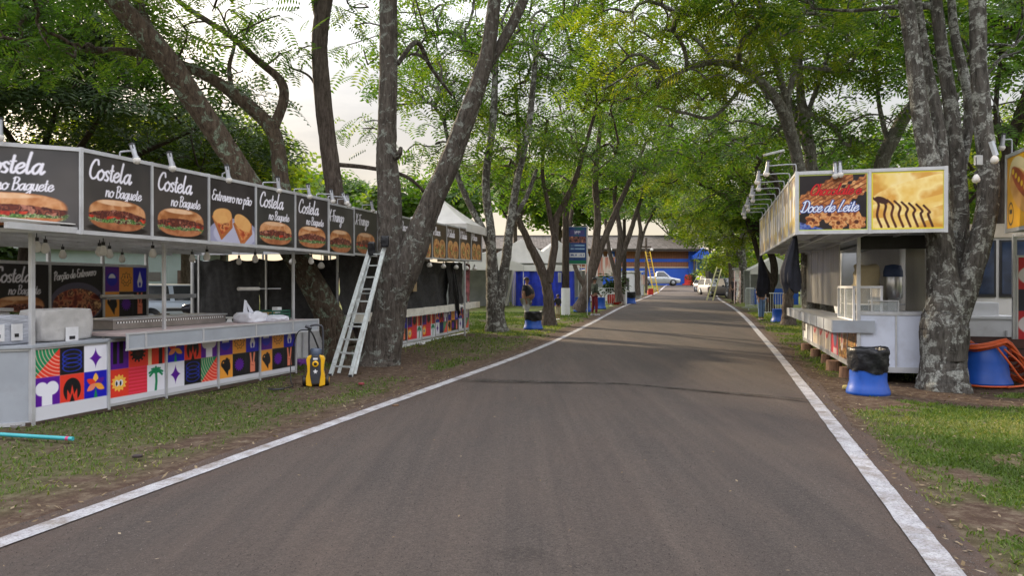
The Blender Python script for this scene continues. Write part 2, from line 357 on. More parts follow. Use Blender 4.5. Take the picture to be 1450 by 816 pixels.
def p_entrevero(w=1.0, h=.9, n=150):
    c = Cv(w, h, n, (50, 45, 46)); c.c += (c.noise(3, 5, 3) - .5) * 30
    c.text('Entrevero no pão', .05, .60, .074, (232, 230, 240), .30, sxk=.82)
    c.fill(c.ell(.55, .10, .58, .26), (150, 150, 176)); c.fill(c.ell(.55, .12, .47, .19), (176, 176, 198))
    for x, y, r, sd in ((.27, .27, .1, 3), (.72, .20, -.35, 9)):
        c.tex(c.poly([(x - .2, y + .08), (x - .02, y - .22), (x + .2, y - .04), (x + .19, y + .1)]) - .02, [(158, 92, 50), (176, 108, 60)], 7, sd)
        c.tex(c.poly([(x - .15, y + .05), (x - .01, y - .18), (x + .17, y - .03), (x + .15, y + .07)]), [(150, 62, 36), (190, 100, 56), (212, 150, 92), (110, 46, 30)], 15, sd + 2)
        c.tex(c.ell(x, y + .11, .20, .11, r, 2.3), [(206, 148, 84), (218, 166, 102), (198, 132, 72)], 5, sd + 1, sharp=1.2)
    return c
def p_porcao(n=110):
    c = Cv(1, .92, n, (32, 29, 31))
    c.text('Porção de Entrevero', .06, .66, .07, (236, 234, 240), .3, rot=.13, sxk=.68)
    c.fill(c.ell(.5, .28, .52, .35), (84, 80, 98)); c.tex(c.ell(.5, .24, .47, .28), [(96, 40, 34), (150, 70, 52), (186, 128, 86), (70, 28, 28), (206, 164, 110)], 11, 3)
    return c
def tile_icon(c, kind, x, y, w, h):
    PU, OR, BL, RE, GR, WHt, BK, YE, PE, PK = (88, 24, 146), (238, 160, 62), (28, 26, 178), (222, 60, 44), (18, 130, 84), (226, 226, 236), (24, 24, 28), (246, 186, 78), (232, 134, 104), (232, 62, 92)
    bgc = dict(arc=RE, ring=BK, star=WHt, blob=PU, flame=RE, petal=BL, bars=PU, gear=RE, stripe=RE, sun=RE, pink=RE, palm=WHt, bowl=PU, smile=OR, drop=BL, heart=OR, burst=BK, hand=BK)[kind]
    cell = c.rect(x, y, x + w, y + h); cx, cy = x + w / 2, y + h / 2; k = min(w, h)
    def f(d, col): c.fill(np.maximum(cell, d), col)
    f(cell, bgc); A = np.arctan2(c.V - cy, c.U - cx); D = np.hypot(c.U - cx, c.V - cy)
    if kind == 'arc':
        f(c.poly([(x, y + h), (x + w, y + h), (x, y)]), GR)
        d = np.hypot((c.U - x - w * 1.05) / w, (c.V - y - h * 1.02) / h)
        for r in np.arange(.35, 1.4, .13): f((np.abs(d - r) - .014) * k, (244, 190, 170))
    if kind == 'ring':
        for q in (.26, .42, .58, .74): f(np.abs(c.ell(cx, y + h * q, w * .38, h * .16)) - k * .012, (40, 60, 190))
    if kind == 'star':
        u, v = np.abs(c.U - cx) / (w * .30), np.abs(c.V - cy) / (h * .40); f(((u ** .62 + v ** .62) - 1) * k * .3, PU)
    if kind == 'blob':
        for dx in (-.2, .2): f(c.circ(cx + dx * w, y + h * .60, k * .25), WHt)
        f(c.rect(cx - w * .2, y, cx + w * .2, y + h * .5), WHt)
    if kind == 'flame':
        f(c.ell(cx, y + h * .42, w * .36, h * .44), BK); f(c.poly([(cx - .22 * w, y), (cx - .2 * w, y + .45 * h), (cx - .08 * w, y + .25 * h), (cx, y + .62 * h), (cx + .08 * w, y + .25 * h), (cx + .2 * w, y + .45 * h), (cx + .22 * w, y)]), RE)
        f(c.poly([(cx - .1 * w, y), (cx, y + .3 * h), (cx + .1 * w, y)]), BK)
    if kind == 'petal':
        for a, col in ((0, YE), (1, RE), (-1, PU), (2, PE), (-2, OR)):
            t = a * 1.05 + math.pi / 2; f(c.ell(cx + math.cos(t) * k * .2, cy + math.sin(t) * k * .2, k * .24, k * .12, t, 1.5), col)
        f(c.poly([(cx - .08 * w, y), (cx, cy - .1 * h), (cx + .08 * w, y)]), GR)
    if kind == 'bars':
        for q in (.3, .62): f(c.rect(x + w * q - w * .1, y + h * .2, x + w * q + w * .1, y + h), BK)
    if kind == 'gear': f(D - k * (.36 + .05 * np.sign(np.sin(12 * A))), BK); f(c.circ(cx, cy, k * .13), (60, 26, 28))
    if kind == 'stripe': f(c.rect(x + w * .05, y, x + w * .25, y + h), (236, 206, 160)); f(c.rect(x + w * .66, y, x + w * .86, y + h), BK)
    if kind == 'sun':
        f(D - k * (.30 + .11 * np.abs(((A * 12 / (2 * np.pi)) % 1) * 2 - 1)), YE)
        for dx in (-.1, .1): f(c.ell(cx + dx * k, cy, k * .1, k * .15), WHt); f(c.ell(cx + dx * k - .02 * k, cy - .02 * k, k * .045, k * .1), BK)
    if kind == 'pink':
        f(c.rect(x, y, x + w, y + h), (214, 48, 62))
        for q in np.arange(.04, 1, .13): f(c.rect(x, y + h * q, x + w, y + h * (q + .05)), PK)
    if kind == 'palm':
        f(c.line([(cx - .02 * w, y), (cx + .02 * w, y + .35 * h), (cx, y + .65 * h)], k * .13), GR)
        for t in (.1, .9, 1.6, 2.3, 3.05, -.45, 3.6): 
            e = (cx + math.cos(t) * k * .38, y + h * .68 + math.sin(t) * k * .26); f(c.line([(cx, y + .68 * h), ((cx + e[0]) / 2, (y + .68 * h + e[1]) / 2 + k * .1), e], k * .12), GR)
    if kind == 'bowl': f(c.circ(cx, cy, k * .36), BL); f(np.maximum(c.circ(cx, cy + .04 * h, k * .24), (cy + .04 * h) - c.V), WHt)
    if kind == 'smile':
        f(np.abs(D - k * (.33 + .04 * np.sin(9 * A))) - k * .018, (96, 60, 34)); f(np.abs(c.circ(cx, cy, k * .19)) - k * .016 + np.maximum(0, c.V - cy) * 2, (96, 60, 34))
        for dx in (-.1, .1): f(c.ell(cx + dx * k, cy + k * .13, k * .03, k * .06), BK)
    if kind == 'drop': f(c.poly([(cx, y + h * .85), (cx - .2 * w, y + h * .4), (cx - .14 * w, y + h * .18), (cx + .14 * w, y + h * .18), (cx + .2 * w, y + h * .4)]), WHt); f(c.ell(cx, y + h * .3, k * .07, k * .12), BL)
    if kind == 'heart': 
        f(c.circ(cx - .1 * w, cy + .12 * h, k * .22), BK); f(c.ell(cx + .16 * w, cy + .1 * h, k * .16, k * .34, .3), BK); f(c.poly([(cx - .33 * w, cy + .08 * h), (cx + .3 * w, cy + .3 * h), (cx + .16 * w, cy - .42 * h)]), BK)
        f(c.circ(cx - .16 * w, cy + .18 * h, k * .045), OR)
    if kind == 'burst': f(D - k * (.25 + .13 * np.abs(((A * 14 / (2 * np.pi)) % 1) * 2 - 1)), PU)
    if kind == 'hand':
        f(c.rect(cx - .15 * w, y + .1 * h, cx + .17 * w, y + .5 * h) - .03 * k, PE); f(c.line([(cx - .08 * w, y + .45 * h), (cx - .16 * w, y + .92 * h)], k * .13), PE); f(c.line([(cx + .06 * w, y + .45 * h), (cx + .14 * w, y + .92 * h)], k * .13), PE)
        f(c.line([(cx - .12 * w, y + .42 * h), (cx + .1 * w, y + .36 * h)], k * .03), (150, 60, 44))
TILES = {
 'a': [['arc', 'ring', 'star'], ['blob', 'flame', 'petal']],
 'b': [['bars', 'gear', 'stripe'], ['sun', 'pink', 'palm']],
 'c': [['petal', 'flame', 'blob'], ['star', 'ring', 'arc']],
 'd': [['bowl', 'smile', 'drop'], ['heart', 'burst', 'hand']]}
def p_tiles(kind, w, h, n=140, margin=.0, x0=0.):
    c = Cv(w, h, n, (206, 207, 214)); cw = (w - x0) / 3; ch = (h - margin) / 2
    for r in range(2):
        for k in range(3): tile_icon(c, TILES[kind][r][k], x0 + k * cw, margin + (1 - r) * ch, cw, ch)
    return c
def p_xpanel(txt, w=1.1, h=.9, n=110, seed=1, warm=False):
    c = Cv(w, h, n, (66, 62, 60) if not warm else (74, 60, 48)); c.c += (c.noise(2, seed, 3) - .5) * 36
    c.text(txt, .06, .60, .105, (232, 230, 240), .30, sxk=.72)
    if not warm: burger(c, .55, .22, .45, .22, seed + 4)
    else:
        for x in (.33, .78):
            c.tex(c.ell(x, .23, .24, .27, 0, 2.5), [(150, 100, 60), (206, 160, 104), (176, 120, 70)], 7, seed); c.tex(c.ell(x + .02, .2, .16, .17), [(120, 52, 40), (196, 120, 70), (70, 90, 44), (220, 180, 120)], 15, seed + 2)
    return c
def p_churros(n=170):
    w, h = 1.0, .9; c = Cv(w, h, n, (36, 30, 32)); c.c += (c.noise(3, 8, 3) - .5) * 26
    c.tex(c.poly([(.0, .02), (.35, 0), (.0, .12)]) - .03, [(40, 60, 130), (110, 130, 190), (28, 40, 90)], 14, 6)
    def stick(x0, y0, x1, y1, r, sd):
        a = math.atan2(y1 - y0, x1 - x0); u = (c.U - x0) * math.cos(a) + (c.V - y0) * math.sin(a); v = -(c.U - x0) * math.sin(a) + (c.V - y0) * math.cos(a); Ln = math.hypot(x1 - x0, y1 - y0)
        d = np.hypot(u - np.clip(u, 0, Ln), v) - r * (1 + .12 * np.sin(u * 60 + sd)); c.tex(d, [(122, 66, 34), (196, 128, 76), (160, 94, 50), (226, 170, 112)], 15, sd)
        for q in (-.55, 0, .55): c.fill(np.maximum(d, np.abs(v - r * q) - r * .07), (112, 60, 34))
    stick(.1, .48, .7, .86, .1, 1); stick(.42, .40, 1.05, .78, .12, 2); stick(.02, .36, .35, .56, .09, 5)
    for x, y, r, s in ((.22, .17, .11, 1), (.45, .26, .13, 2), (.72, .30, .15, 3), (.58, .12, .12, 4), (.84, .13, .13, 5), (.33, .33, .1, 6)):
        A = np.arctan2(c.V - y, c.U - x); d = np.hypot(c.U - x, c.V - y) - r * (1 + .13 * np.sin(7 * A + s)); c.tex(d, [(120, 62, 32), (190, 120, 70), (222, 168, 110), (150, 84, 44)], 16, s)
        c.fill(c.circ(x, y, r * .25), (84, 40, 24))
    c.text('Chocolate e', .17, .57, .085, (206, 28, 36), .24, sxk=.84, slant=.4, edge=((70, 20, 20), .006))
    c.text('Doce de Leite', .04, .30, .088, (226, 232, 246), .22, sxk=.80, slant=.4, edge=((36, 56, 130), .012))
    e = np.minimum(np.minimum(c.U, w - c.U), np.minimum(c.V, h - c.V)); c.fill(e - .018, (176, 190, 60)); c.fill(e - .006, (220, 222, 214)); return c
def p_pancake(n=150):
    w, h = 1.0, .9; c = Cv(w, h, n, (224, 184, 92)); c.tex(c.rect(0, 0, w, h), [(206, 150, 60), (238, 206, 120), (244, 222, 160), (214, 160, 74)], 2.6, 3, 4)
    for k in range(3): c.tex(c.ell(.55 + .1 * k, .24 + .2 * k, .75, .16, .25, 2.5), [(232, 190, 96), (246, 222, 150), (216, 160, 72)], 4, 4 + k)
    for k in range(8): c.tex(c.line(catmull([(.02 + k * .1, .50 - .02 * k), (.10 + k * .1, .40 - .02 * k), (.08 + k * .1, .22), (.14 + k * .1, .04)]), .035), [(58, 26, 18), (92, 46, 26)], 10)
    c.fill(c.ell(.14, .46, .1, .05, -.4), (60, 28, 20))
    e = np.minimum(np.minimum(c.U, w - c.U), np.minimum(c.V, h - c.V)); c.fill(e - .02, (222, 210, 60)); return c
def p_hotdog(n=120):
    w, h = 1.0, 1.0; c = Cv(w, h, n, (240, 178, 28)); c.c += (c.noise(2, 3, 3) - .5) * 40
    c.fill(c.ell(.5, .62, .46, .3, -.6), (246, 226, 170)); c.tex(c.ell(.5, .5, .45, .25, -.6), [(206, 140, 62), (230, 176, 100)], 6)
    c.tex(c.ell(.5, .6, .40, .13, -.6), [(150, 60, 30), (186, 84, 44)], 9)
    for k in range(6): c.fill(c.circ(.22 + k * .1, .78 - .065 * k, .04), (240, 196, 40))
    c.fill(np.abs(c.ell(.14, .2, .09, .15)) - .008, (60, 40, 20)); c.fill(c.rect(.09, .2, .19, .26), (60, 40, 20)); return c
def p_red(n=100):
    w, h = 1.0, 1.5; c = Cv(w, h, n, (196, 40, 52)); c.fill(c.rect(0, .66, w, 1.0), (40, 44, 62)); c.fill(c.rect(0, .0, w, .2), (40, 44, 62))
    for y in (.45, 1.22): c.fill(np.abs(c.ell(.4, y, .34, .16)) - .03, (226, 220, 222)); c.fill(np.abs(c.ell(.42, y - .13, .2, .1)) - .03, (226, 220, 222))
    return c
def p_snack(seed, n=60):
    w, h = .9, .62; c = Cv(w, h, n, (206, 190, 180)); 
    if seed < 3:
        c.c[:] = (214, 202, 196); c.fill(c.ell(.45, .42, .3, .14, .5), (206, 70, 80)); c.fill(c.ell(.45, .42, .2, .06, .5), (236, 210, 206)); c.tex(c.rect(.06, .02, .84, .2), [(196, 176, 150), (226, 214, 196)], 8)
    elif seed == 3: c.c[:] = (206, 66, 82); c.fill(c.ell(.45, .36, .2, .22), (120, 130, 160)); c.fill(c.rect(.25, .0, .65, .12), (232, 206, 206))
    else:
        c.tex(c.rect(0, 0, w, h), [(70, 40, 26), (150, 96, 54), (206, 160, 96), (52, 34, 26), (224, 186, 90)], 9, seed); 
        if seed == 5: c.fill(c.ell(.3, .36, .15, .24), (222, 210, 204)); c.fill(c.ell(.3, .36, .08, .1), (200, 80, 70))
    return c
def p_banner(n=90):
    w, h = 1.0, 1.75; c = Cv(w, h, n, (32, 52, 96)); c.tex(c.rect(0, 0, w, h), [(28, 60, 116), (52, 74, 130), (30, 92, 92)], 2, 2)
    c.fill(c.rect(.1, 1.38, .9, 1.6), (70, 66, 120)); c.fill(np.maximum(c.rect(.34, 1.42, .66, 1.56), .5 - fbm(c.U * 18, c.V * 9, 3)), (206, 206, 220))
    c.tex(c.rect(.04, 1.0, .96, 1.3), [(40, 30, 36), (150, 90, 80), (70, 50, 60), (206, 140, 110)], 9, 4)
    for y in (.68, .84): c.fill(np.maximum(c.rect(.1, y, .9, y + .06), .42 - fbm(c.U * 24, c.V * 2, 5)), (150, 180, 206))
    c.fill(c.rect(.08, .3, .92, .52), (206, 208, 214)); c.fill(np.maximum(c.rect(.14, .37, .86, .46), .5 - fbm(c.U * 20, c.V * 9, 6)), (90, 100, 150)); c.fill(c.rect(0, 0, w, .16), (20, 110, 84)); return c
def p_stripe(n=60):
    w, h = 1.0, .9; c = Cv(w, h, n, (212, 178, 160)); n_ = fbm(c.U * 11, c.V * 1.2, 5)[..., None]; c.c = np.array([226, 214, 204.]) * (1 - np.clip((n_ - .42) * 5, 0, .75)) + np.array([198, 116, 96.]) * np.clip((n_ - .42) * 5, 0, .75); return c
def picture(mb, cv, o, ex, ez, push):
    "lay a painted canvas in a mesh: o lower-left corner, ex/ez unit vectors, push away from the board"
    o = np.array(o, float) + np.array(push, float); ex = np.array(ex, float); ez = np.array(ez, float)
    pts = o + cv.U[..., None] * ex + cv.V[..., None] * ez; mb.grid(pts, PRINT, cv.lcol(), smooth=False); return mb
# ------------------------------------------------------------------ road line and ground
_ry = np.array([-12, 0, 4.3, 17.7, 30, 40, 57, 75, 92, 104.])
_lx = np.array([-7.75, -4.36, -3.22, .46, 3.45, 5.75, 9.9, 14.6, 18.9, 21.9])
_rx = np.array([-2.3, 1.23, 2.47, 6.31, 9.55, 12.0, 15.9, 20.6, 25.0, 28.2])
def road_edge(y, side):
    y = np.asarray(y, float); t = _lx if side < 0 else _rx; s = 0
    for k in (-3, -1.5, 0, 1.5, 3): s = s + np.interp(y + k, _ry, t)
    return s / 5
def off_road(x, y):   # sideways distance outside the white lines (negative on the road)
    return np.maximum(road_edge(y, -1) - x, x - road_edge(y, 1)) * .965
def grass_mask(x, y):
    d = off_road(x, y); n = fbm(x * .9, y * .9, 3, 4); n2 = fbm(x * 3.1, y * 3.1, 9, 3)
    g = np.clip((n - .40) * 4.0 + (n2 - .5) * 1.6 + .42, 0, 1)
    left = x < road_edge(y, -1)
    edge = np.clip((d - np.where(left, .45, .30) - (n - .5) * .8) / .35, 0, 1)
    # trodden bare earth round the big tree on the right, and before the stalls
    bare = np.exp(-(((x - 5.6) / 2.0) ** 2 + ((y - 11.6) / 1.5) ** 2)) * 1.5 + np.exp(-(((x + 2.6) / 1.2) ** 2 + ((y - 15) / 3.2) ** 2)) * .55
    right = np.where(~left, 1.2, .86)
    # ragged thin turf of the near left verge
    g = g * np.where(left & (y < 22), 0.46 + .6 * (fbm(x * .45 + 9, y * .45, 14, 3) - .3), 1.0)
    return np.clip(g * edge * right - bare, 0, 1)
xs = np.concatenate([[-500, -250, -120, -80, -50], np.arange(-30, -9, .8), np.arange(-9, 13, .11), np.arange(13, 30, .8), [34, 40, 50, 80, 120, 250, 500]])
ys = np.concatenate([[-60, -20, -6], np.arange(-1, 2, .5), np.arange(2, 20, .11), np.arange(20, 34, .25), np.arange(34, 130, 1.0), [150, 200, 300, 500, 900]])
X_, Y_ = np.meshgrid(xs, ys); d_ = off_road(X_, Y_)
bump = (fbm(X_ * .7, Y_ * .7, 21, 4) - .5) * .10 * np.clip(d_ / 1.2, 0, 1) * (Y_ < 34)
Z_ = gz(Y_) + bump - np.where(d_ < .12, .03, 0.)
def ground_z(x, y): return float(gz(y))
def ground_mat():
    m = bpy.data.materials.new('earth_and_turf'); m.use_nodes = True; n = m.node_tree.nodes; l = m.node_tree.links; b = n['Principled BSDF']
    b.inputs['Roughness'].default_value = .95; b.inputs['Specular IOR Level'].default_value = .1
    t = n.new('ShaderNodeTexCoord'); a = n.new('ShaderNodeAttribute'); a.attribute_name = 'grass'
    def noise(s, d=6, r=.6):
        z = n.new('ShaderNodeTexNoise'); z.inputs['Scale'].default_value = s; z.inputs['Detail'].default_value = d; z.inputs['Roughness'].default_value = r; l.new(t.outputs['Object'], z.inputs['Vector']); return z
    def ramp(src, stops):
        r = n.new('ShaderNodeValToRGB')
        while len(r.color_ramp.elements) < len(stops): r.color_ramp.elements.new(.5)
        for e, (p, c) in zip(r.color_ramp.elements, stops): e.position = p; e.color = c + (1,)
        l.new(src, r.inputs['Fac']); return r.outputs['Color']
    earth = ramp(noise(7, 9, .75).outputs['Fac'], [(.25, (.032, .020, .014)), (.48, (.066, .043, .031)), (.60, (.115, .088, .062)), (.8, (.20, .165, .125))])
    turf = ramp(noise(9, 9, .8).outputs['Fac'], [(.28, (.030, .034, .012)), (.5, (.060, .085, .022)), (.66, (.110, .125, .045)), (.8, (.17, .155, .085))])
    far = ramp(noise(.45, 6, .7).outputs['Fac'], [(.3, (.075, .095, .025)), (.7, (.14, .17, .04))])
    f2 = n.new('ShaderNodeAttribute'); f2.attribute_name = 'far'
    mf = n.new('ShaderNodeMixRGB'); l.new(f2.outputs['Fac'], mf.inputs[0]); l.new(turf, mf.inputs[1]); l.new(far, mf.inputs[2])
    mm = n.new('ShaderNodeMixRGB'); l.new(a.outputs['Fac'], mm.inputs[0]); l.new(earth, mm.inputs[1]); l.new(mf.outputs[0], mm.inputs[2]); l.new(mm.outputs[0], b.inputs['Base Color'])
    bp = n.new('ShaderNodeBump'); bp.inputs['Strength'].default_value = .8; bp.inputs['Distance'].default_value = .03; l.new(noise(28, 6, .7).outputs['Fac'], bp.inputs['Height']); l.new(bp.outputs[0], b.inputs['Normal'])
    return m
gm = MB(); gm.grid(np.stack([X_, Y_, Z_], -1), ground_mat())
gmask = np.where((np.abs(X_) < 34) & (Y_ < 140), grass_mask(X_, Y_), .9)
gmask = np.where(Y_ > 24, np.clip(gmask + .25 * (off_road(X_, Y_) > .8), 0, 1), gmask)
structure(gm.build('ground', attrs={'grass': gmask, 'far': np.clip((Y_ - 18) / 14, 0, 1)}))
def road_mat(name, kind):
    m = bpy.data.materials.new(name); m.use_nodes = True; n = m.node_tree.nodes; l = m.node_tree.links; b = n['Principled BSDF']
    b.inputs['Roughness'].default_value = .88 if kind != 'stain' else .55; b.inputs['Specular IOR Level'].default_value = .25
    t = n.new('ShaderNodeTexCoord')
    def noise(s, d=6, r=.6, st=None):
        z = n.new('ShaderNodeTexNoise'); z.inputs['Scale'].default_value = s; z.inputs['Detail'].default_value = d; z.inputs['Roughness'].default_value = r
        if st: 
            g = n.new('ShaderNodeMapping'); g.inputs['Scale'].default_value = st; g.inputs['Rotation'].default_value = (0, 0, R(16)); l.new(t.outputs['Object'], g.inputs[0]); l.new(g.outputs[0], z.inputs['Vector'])
        else: l.new(t.outputs['Object'], z.inputs['Vector'])
        return z.outputs['Fac']
    def ramp(src, stops):
        r = n.new('ShaderNodeValToRGB')
        while len(r.color_ramp.elements) < len(stops): r.color_ramp.elements.new(.5)
        for e, (p, c) in zip(r.color_ramp.elements, stops): e.position = p; e.color = c + (1,)
        l.new(src, r.inputs['Fac']); return r.outputs['Color']
    def mix(a, c, f, mode='MIX'):
        q = n.new('ShaderNodeMixRGB'); q.blend_type = mode
        for i, s in ((0, f), (1, a), (2, c)):
            if isinstance(s, (float, int)): q.inputs[i].default_value = s
            elif isinstance(s, tuple): q.inputs[i].default_value = s + (1,)
            else: l.new(s, q.inputs[i])
        return q.outputs[0]
    agg = mix(ramp(noise(90, 5, .9), [(.34, (.025, .022, .021)), (.52, (.075, .067, .063)), (.68, (.22, .20, .185))]), ramp(noise(34, 5, .85), [(.36, (.04, .036, .034)), (.54, (.078, .070, .066)), (.70, (.155, .140, .130))]), .5)
    big = mix(ramp(noise(1.0, 6, .65, (2.2, .22, 1)), [(.3, (.66, .62, .59)), (.7, (.98, .88, .79))]), ramp(noise(1.0, 5, .6, (9, .16, 1)), [(.32, (.90, .89, .89)), (.68, (1.10, 1.09, 1.07))]), 1.0, 'MULTIPLY')
    asp = mix(agg, big, 1.0, 'MULTIPLY')
    dust = ramp(noise(.5, 7, .7, (1.4, .5, 1)), [(.42, (0, 0, 0)), (.75, (.65, .65, .65))])
    asp = mix(asp, mix(ramp(noise(60, 5, .85), [(.34, (.045, .033, .027)), (.66, (.135, .105, .088))]), big, .6, 'MULTIPLY'), dust)
    ed = n.new('ShaderNodeAttribute'); ed.attribute_name = 'edge'
    asp = mix(asp, (.080, .050, .036), mix(ed.outputs['Fac'], ramp(noise(6, 6, .7), [(.3, (.2, .2, .2)), (.7, (1, 1, 1))]), 1.0, 'MULTIPLY'))
    if kind == 'line':
        wear = ramp(noise(3.2, 9, .78), [(.47, (.05, .05, .05)), (.62, (.85, .85, .85))]); fine = ramp(noise(60, 5, .8), [(.46, (0, 0, 0)), (.62, (.55, .55, .55))])
        pnt = ramp(noise(5, 6, .6), [(.3, (.33, .33, .35)), (.7, (.50, .50, .52))]); asp = mix(mix(pnt, asp, fine), (.17, .14, .115), wear)
    if kind == 'stain':
        asp = mix(asp, (.20, .19, .20), 1.0, 'MULTIPLY')
        al = n.new('ShaderNodeAttribute'); al.attribute_name = 'alpha'; q = n.new('ShaderNodeMath'); q.operation = 'MULTIPLY'; l.new(al.outputs['Fac'], q.inputs[0]); l.new(ramp(noise(4, 6, .7), [(.36, (.1, .1, .1)), (.6, (1, 1, 1))]), q.inputs[1]); l.new(q.outputs[0], b.inputs['Alpha'])
    l.new(asp, b.inputs['Base Color'])
    bp = n.new('ShaderNodeBump'); bp.inputs['Strength'].default_value = .9; bp.inputs['Distance'].default_value = .014; l.new(noise(110, 4, .8), bp.inputs['Height']); l.new(bp.outputs[0], b.inputs['Normal'])
    return m
ry = np.concatenate([np.arange(-10, 30, .4), np.arange(30, 104.1, 1.0)])
u = np.concatenate([[-.045, -.03, -.015, 0, .04], np.linspace(.08, .92, 18), [.96, 1.0, 1.015, 1.03, 1.045]])
LXe, RXe = road_edge(ry, -1), road_edge(ry, 1)
RXX = LXe[:, None] + (RXe - LXe)[:, None] * u[None]; RYY = np.repeat(ry[:, None], len(u), 1)
edgew = np.where((u < 0) | (u > 1), 1.0, np.clip(1 - np.minimum(u, 1 - u) / .09, 0, 1) * .55)[None] * np.ones((len(ry), 1))
RXX = RXX + np.where((u < -.04) | (u > 1.04), 1, 0)[None] * (fbm(RYY * 1.3, RXX * .2, 4, 3) - .5) * .25
crown = .03 * (1 - (2 * u - 1) ** 2)
rm = MB(); rm.grid(np.stack([RXX, RYY, gz(RYY) + .012 + crown[None]], -1), road_mat('asphalt', 'road'))
structure(rm.build('road', attrs={'edge': edgew}))
for sgn, nm in ((-1, 'road_line_left'), (1, 'road_line_right')):
    ryl = np.concatenate([np.arange(-3, 18, .08), np.arange(18, 104, .8)]); ew = (fbm(ryl * 7, ryl * 0 + sgn, 6, 4) - .5) * .014; ew2 = (fbm(ryl * 7, ryl * 0 + sgn + 9, 7, 4) - .5) * .014
    e = road_edge(ryl, sgn); wl = .17
    xs2 = np.stack([e - wl / 2 - ew, e, e + wl / 2 + ew2], 1); ys2 = np.repeat(ryl[:, None], 3, 1)
    l_ = MB(); l_.grid(np.stack([xs2, ys2, gz(ys2) + .018 + .004], -1), road_mat('line_paint', 'line')); structure(l_.build(nm, attrs={'edge': np.zeros(xs2.shape)}))
st_pts = [G(px, py) for px, py in ((640, 541), (720, 544), (800, 546), (880, 548), (960, 555), (1040, 562), (1110, 568), (1160, 573))]
sp = catmull(st_pts, 8); wd = .060 + .035 * rng(2).random(len(sp)) + .10 * np.exp(-((sp[:, 0] - sp[6, 0]) / .9) ** 2) ; ac = np.array([-1.5, -1, -.5, 0, .5, 1, 1.5])
sx = sp[:, None, 0] + 0 * ac[None]; sy = sp[:, None, 1] + ac[None] * wd[:, None] * 1.25
al = np.clip(1.25 - np.abs(ac), 0, 1)[None] * np.sin(np.linspace(0, np.pi, len(sp)))[:, None] ** .35
s_ = MB(); s_.grid(np.stack([sx, sy, gz(sy) + .048], -1), road_mat('wet_asphalt', 'stain')); structure(s_.build('road_stain', attrs={'alpha': al, 'edge': 0 * al}))
c0 = G(738, 797); a_ = np.linspace(0, 2 * np.pi, 20); rr_ = np.linspace(0, 1, 5)
PX = c0[0] + rr_[:, None] * np.cos(a_)[None] * .17; PY = c0[1] + rr_[:, None] * np.sin(a_)[None] * .14
s_ = MB(); s_.grid(np.stack([PX, PY, gz(PY) + .049], -1), road_mat('oil_spot', 'stain')); structure(s_.build('road_stain', attrs={'alpha': np.clip(1.0 - rr_, 0, .14)[:, None] * np.ones((1, 20)), 'edge': 0 * PX}))
# ------------------------------------------------------------------ turf blades
def leaf_mat(name, lo, mid, hi, trans=.45, rough=.5):
    m = bpy.data.materials.new(name); m.use_nodes = True; n = m.node_tree.nodes; l = m.node_tree.links; b = n['Principled BSDF']
    b.inputs['Roughness'].default_value = rough; b.inputs['Specular IOR Level'].default_value = .25
    g = n.new('ShaderNodeNewGeometry'); t = n.new('ShaderNodeTexCoord'); z = n.new('ShaderNodeTexNoise'); z.inputs['Scale'].default_value = .55; z.inputs['Detail'].default_value = 3; l.new(t.outputs['Object'], z.inputs['Vector'])
    ad = n.new('ShaderNodeMath'); ad.operation = 'MULTIPLY_ADD'; l.new(g.outputs['Random Per Island'], ad.inputs[0]); ad.inputs[1].default_value = .45
    sc = n.new('ShaderNodeMath'); sc.operation = 'MULTIPLY_ADD'; l.new(z.outputs['Fac'], sc.inputs[0]); sc.inputs[1].default_value = 1.5; sc.inputs[2].default_value = -.48; l.new(sc.outputs[0], ad.inputs[2])
    r = n.new('ShaderNodeValToRGB'); r.color_ramp.elements[0].color = lo + (1,); r.color_ramp.elements[1].color = hi + (1,); e = r.color_ramp.elements.new(.5); e.color = mid + (1,)
    l.new(ad.outputs[0], r.inputs['Fac']); l.new(r.outputs[0], b.inputs['Base Color'])
    tr = n.new('ShaderNodeBsdfTranslucent'); hs = n.new('ShaderNodeMixRGB'); hs.blend_type = 'MULTIPLY'; hs.inputs[0].default_value = 1; hs.inputs[2].default_value = (1.75, 1.75, .55, 1); l.new(r.outputs[0], hs.inputs[1]); l.new(hs.outputs[0], tr.inputs['Color'])
    ms = n.new('ShaderNodeMixShader'); ms.inputs[0].default_value = trans; l.new(b.outputs[0], ms.inputs[1]); l.new(tr.outputs[0], ms.inputs[2]); l.new(ms.outputs[0], n['Material Output'].inputs[0])
    return m
q = rng(5); NB = 480000
bx = np.concatenate([q.uniform(-8.5, .5, NB // 3), q.uniform(2.5, 8.5, NB // 3), q.uniform(-9, 13, NB // 3)]); by = np.concatenate([q.uniform(3.2, 16, NB // 3), q.uniform(3.2, 12, NB // 3), q.uniform(12, 36, NB // 3)])
kp = (q.random(len(bx)) < grass_mask(bx, by) ** 1.4 * 1.1) & (np.abs(bx / by) < .78) & (off_road(bx, by) > .22)
bx, by = bx[kp], by[kp]; n_ = len(bx); az = q.random(n_) * 6.28; hgt = (.014 + .036 * q.random(n_) ** 2) * (1 + .7 * (by > 14)); lean = q.random(n_) * 1.3; wd_ = .0032 + .003 * q.random(n_) + .0004 * by
bz = gz(by) + (fbm(bx * .7, by * .7, 21, 4) - .5) * .10 * np.clip(off_road(bx, by) / 1.2, 0, 1) * (by < 34)
dx, dy = np.cos(az), np.sin(az); base = np.stack([bx, by, bz - .004], -1); w_ = np.stack([-dy * wd_, dx * wd_, 0 * dx], -1)
tip = base + np.stack([dx * hgt * lean, dy * hgt * lean, hgt], -1); midp = base + np.stack([dx * hgt * lean * .35, dy * hgt * lean * .35, hgt * .62], -1)
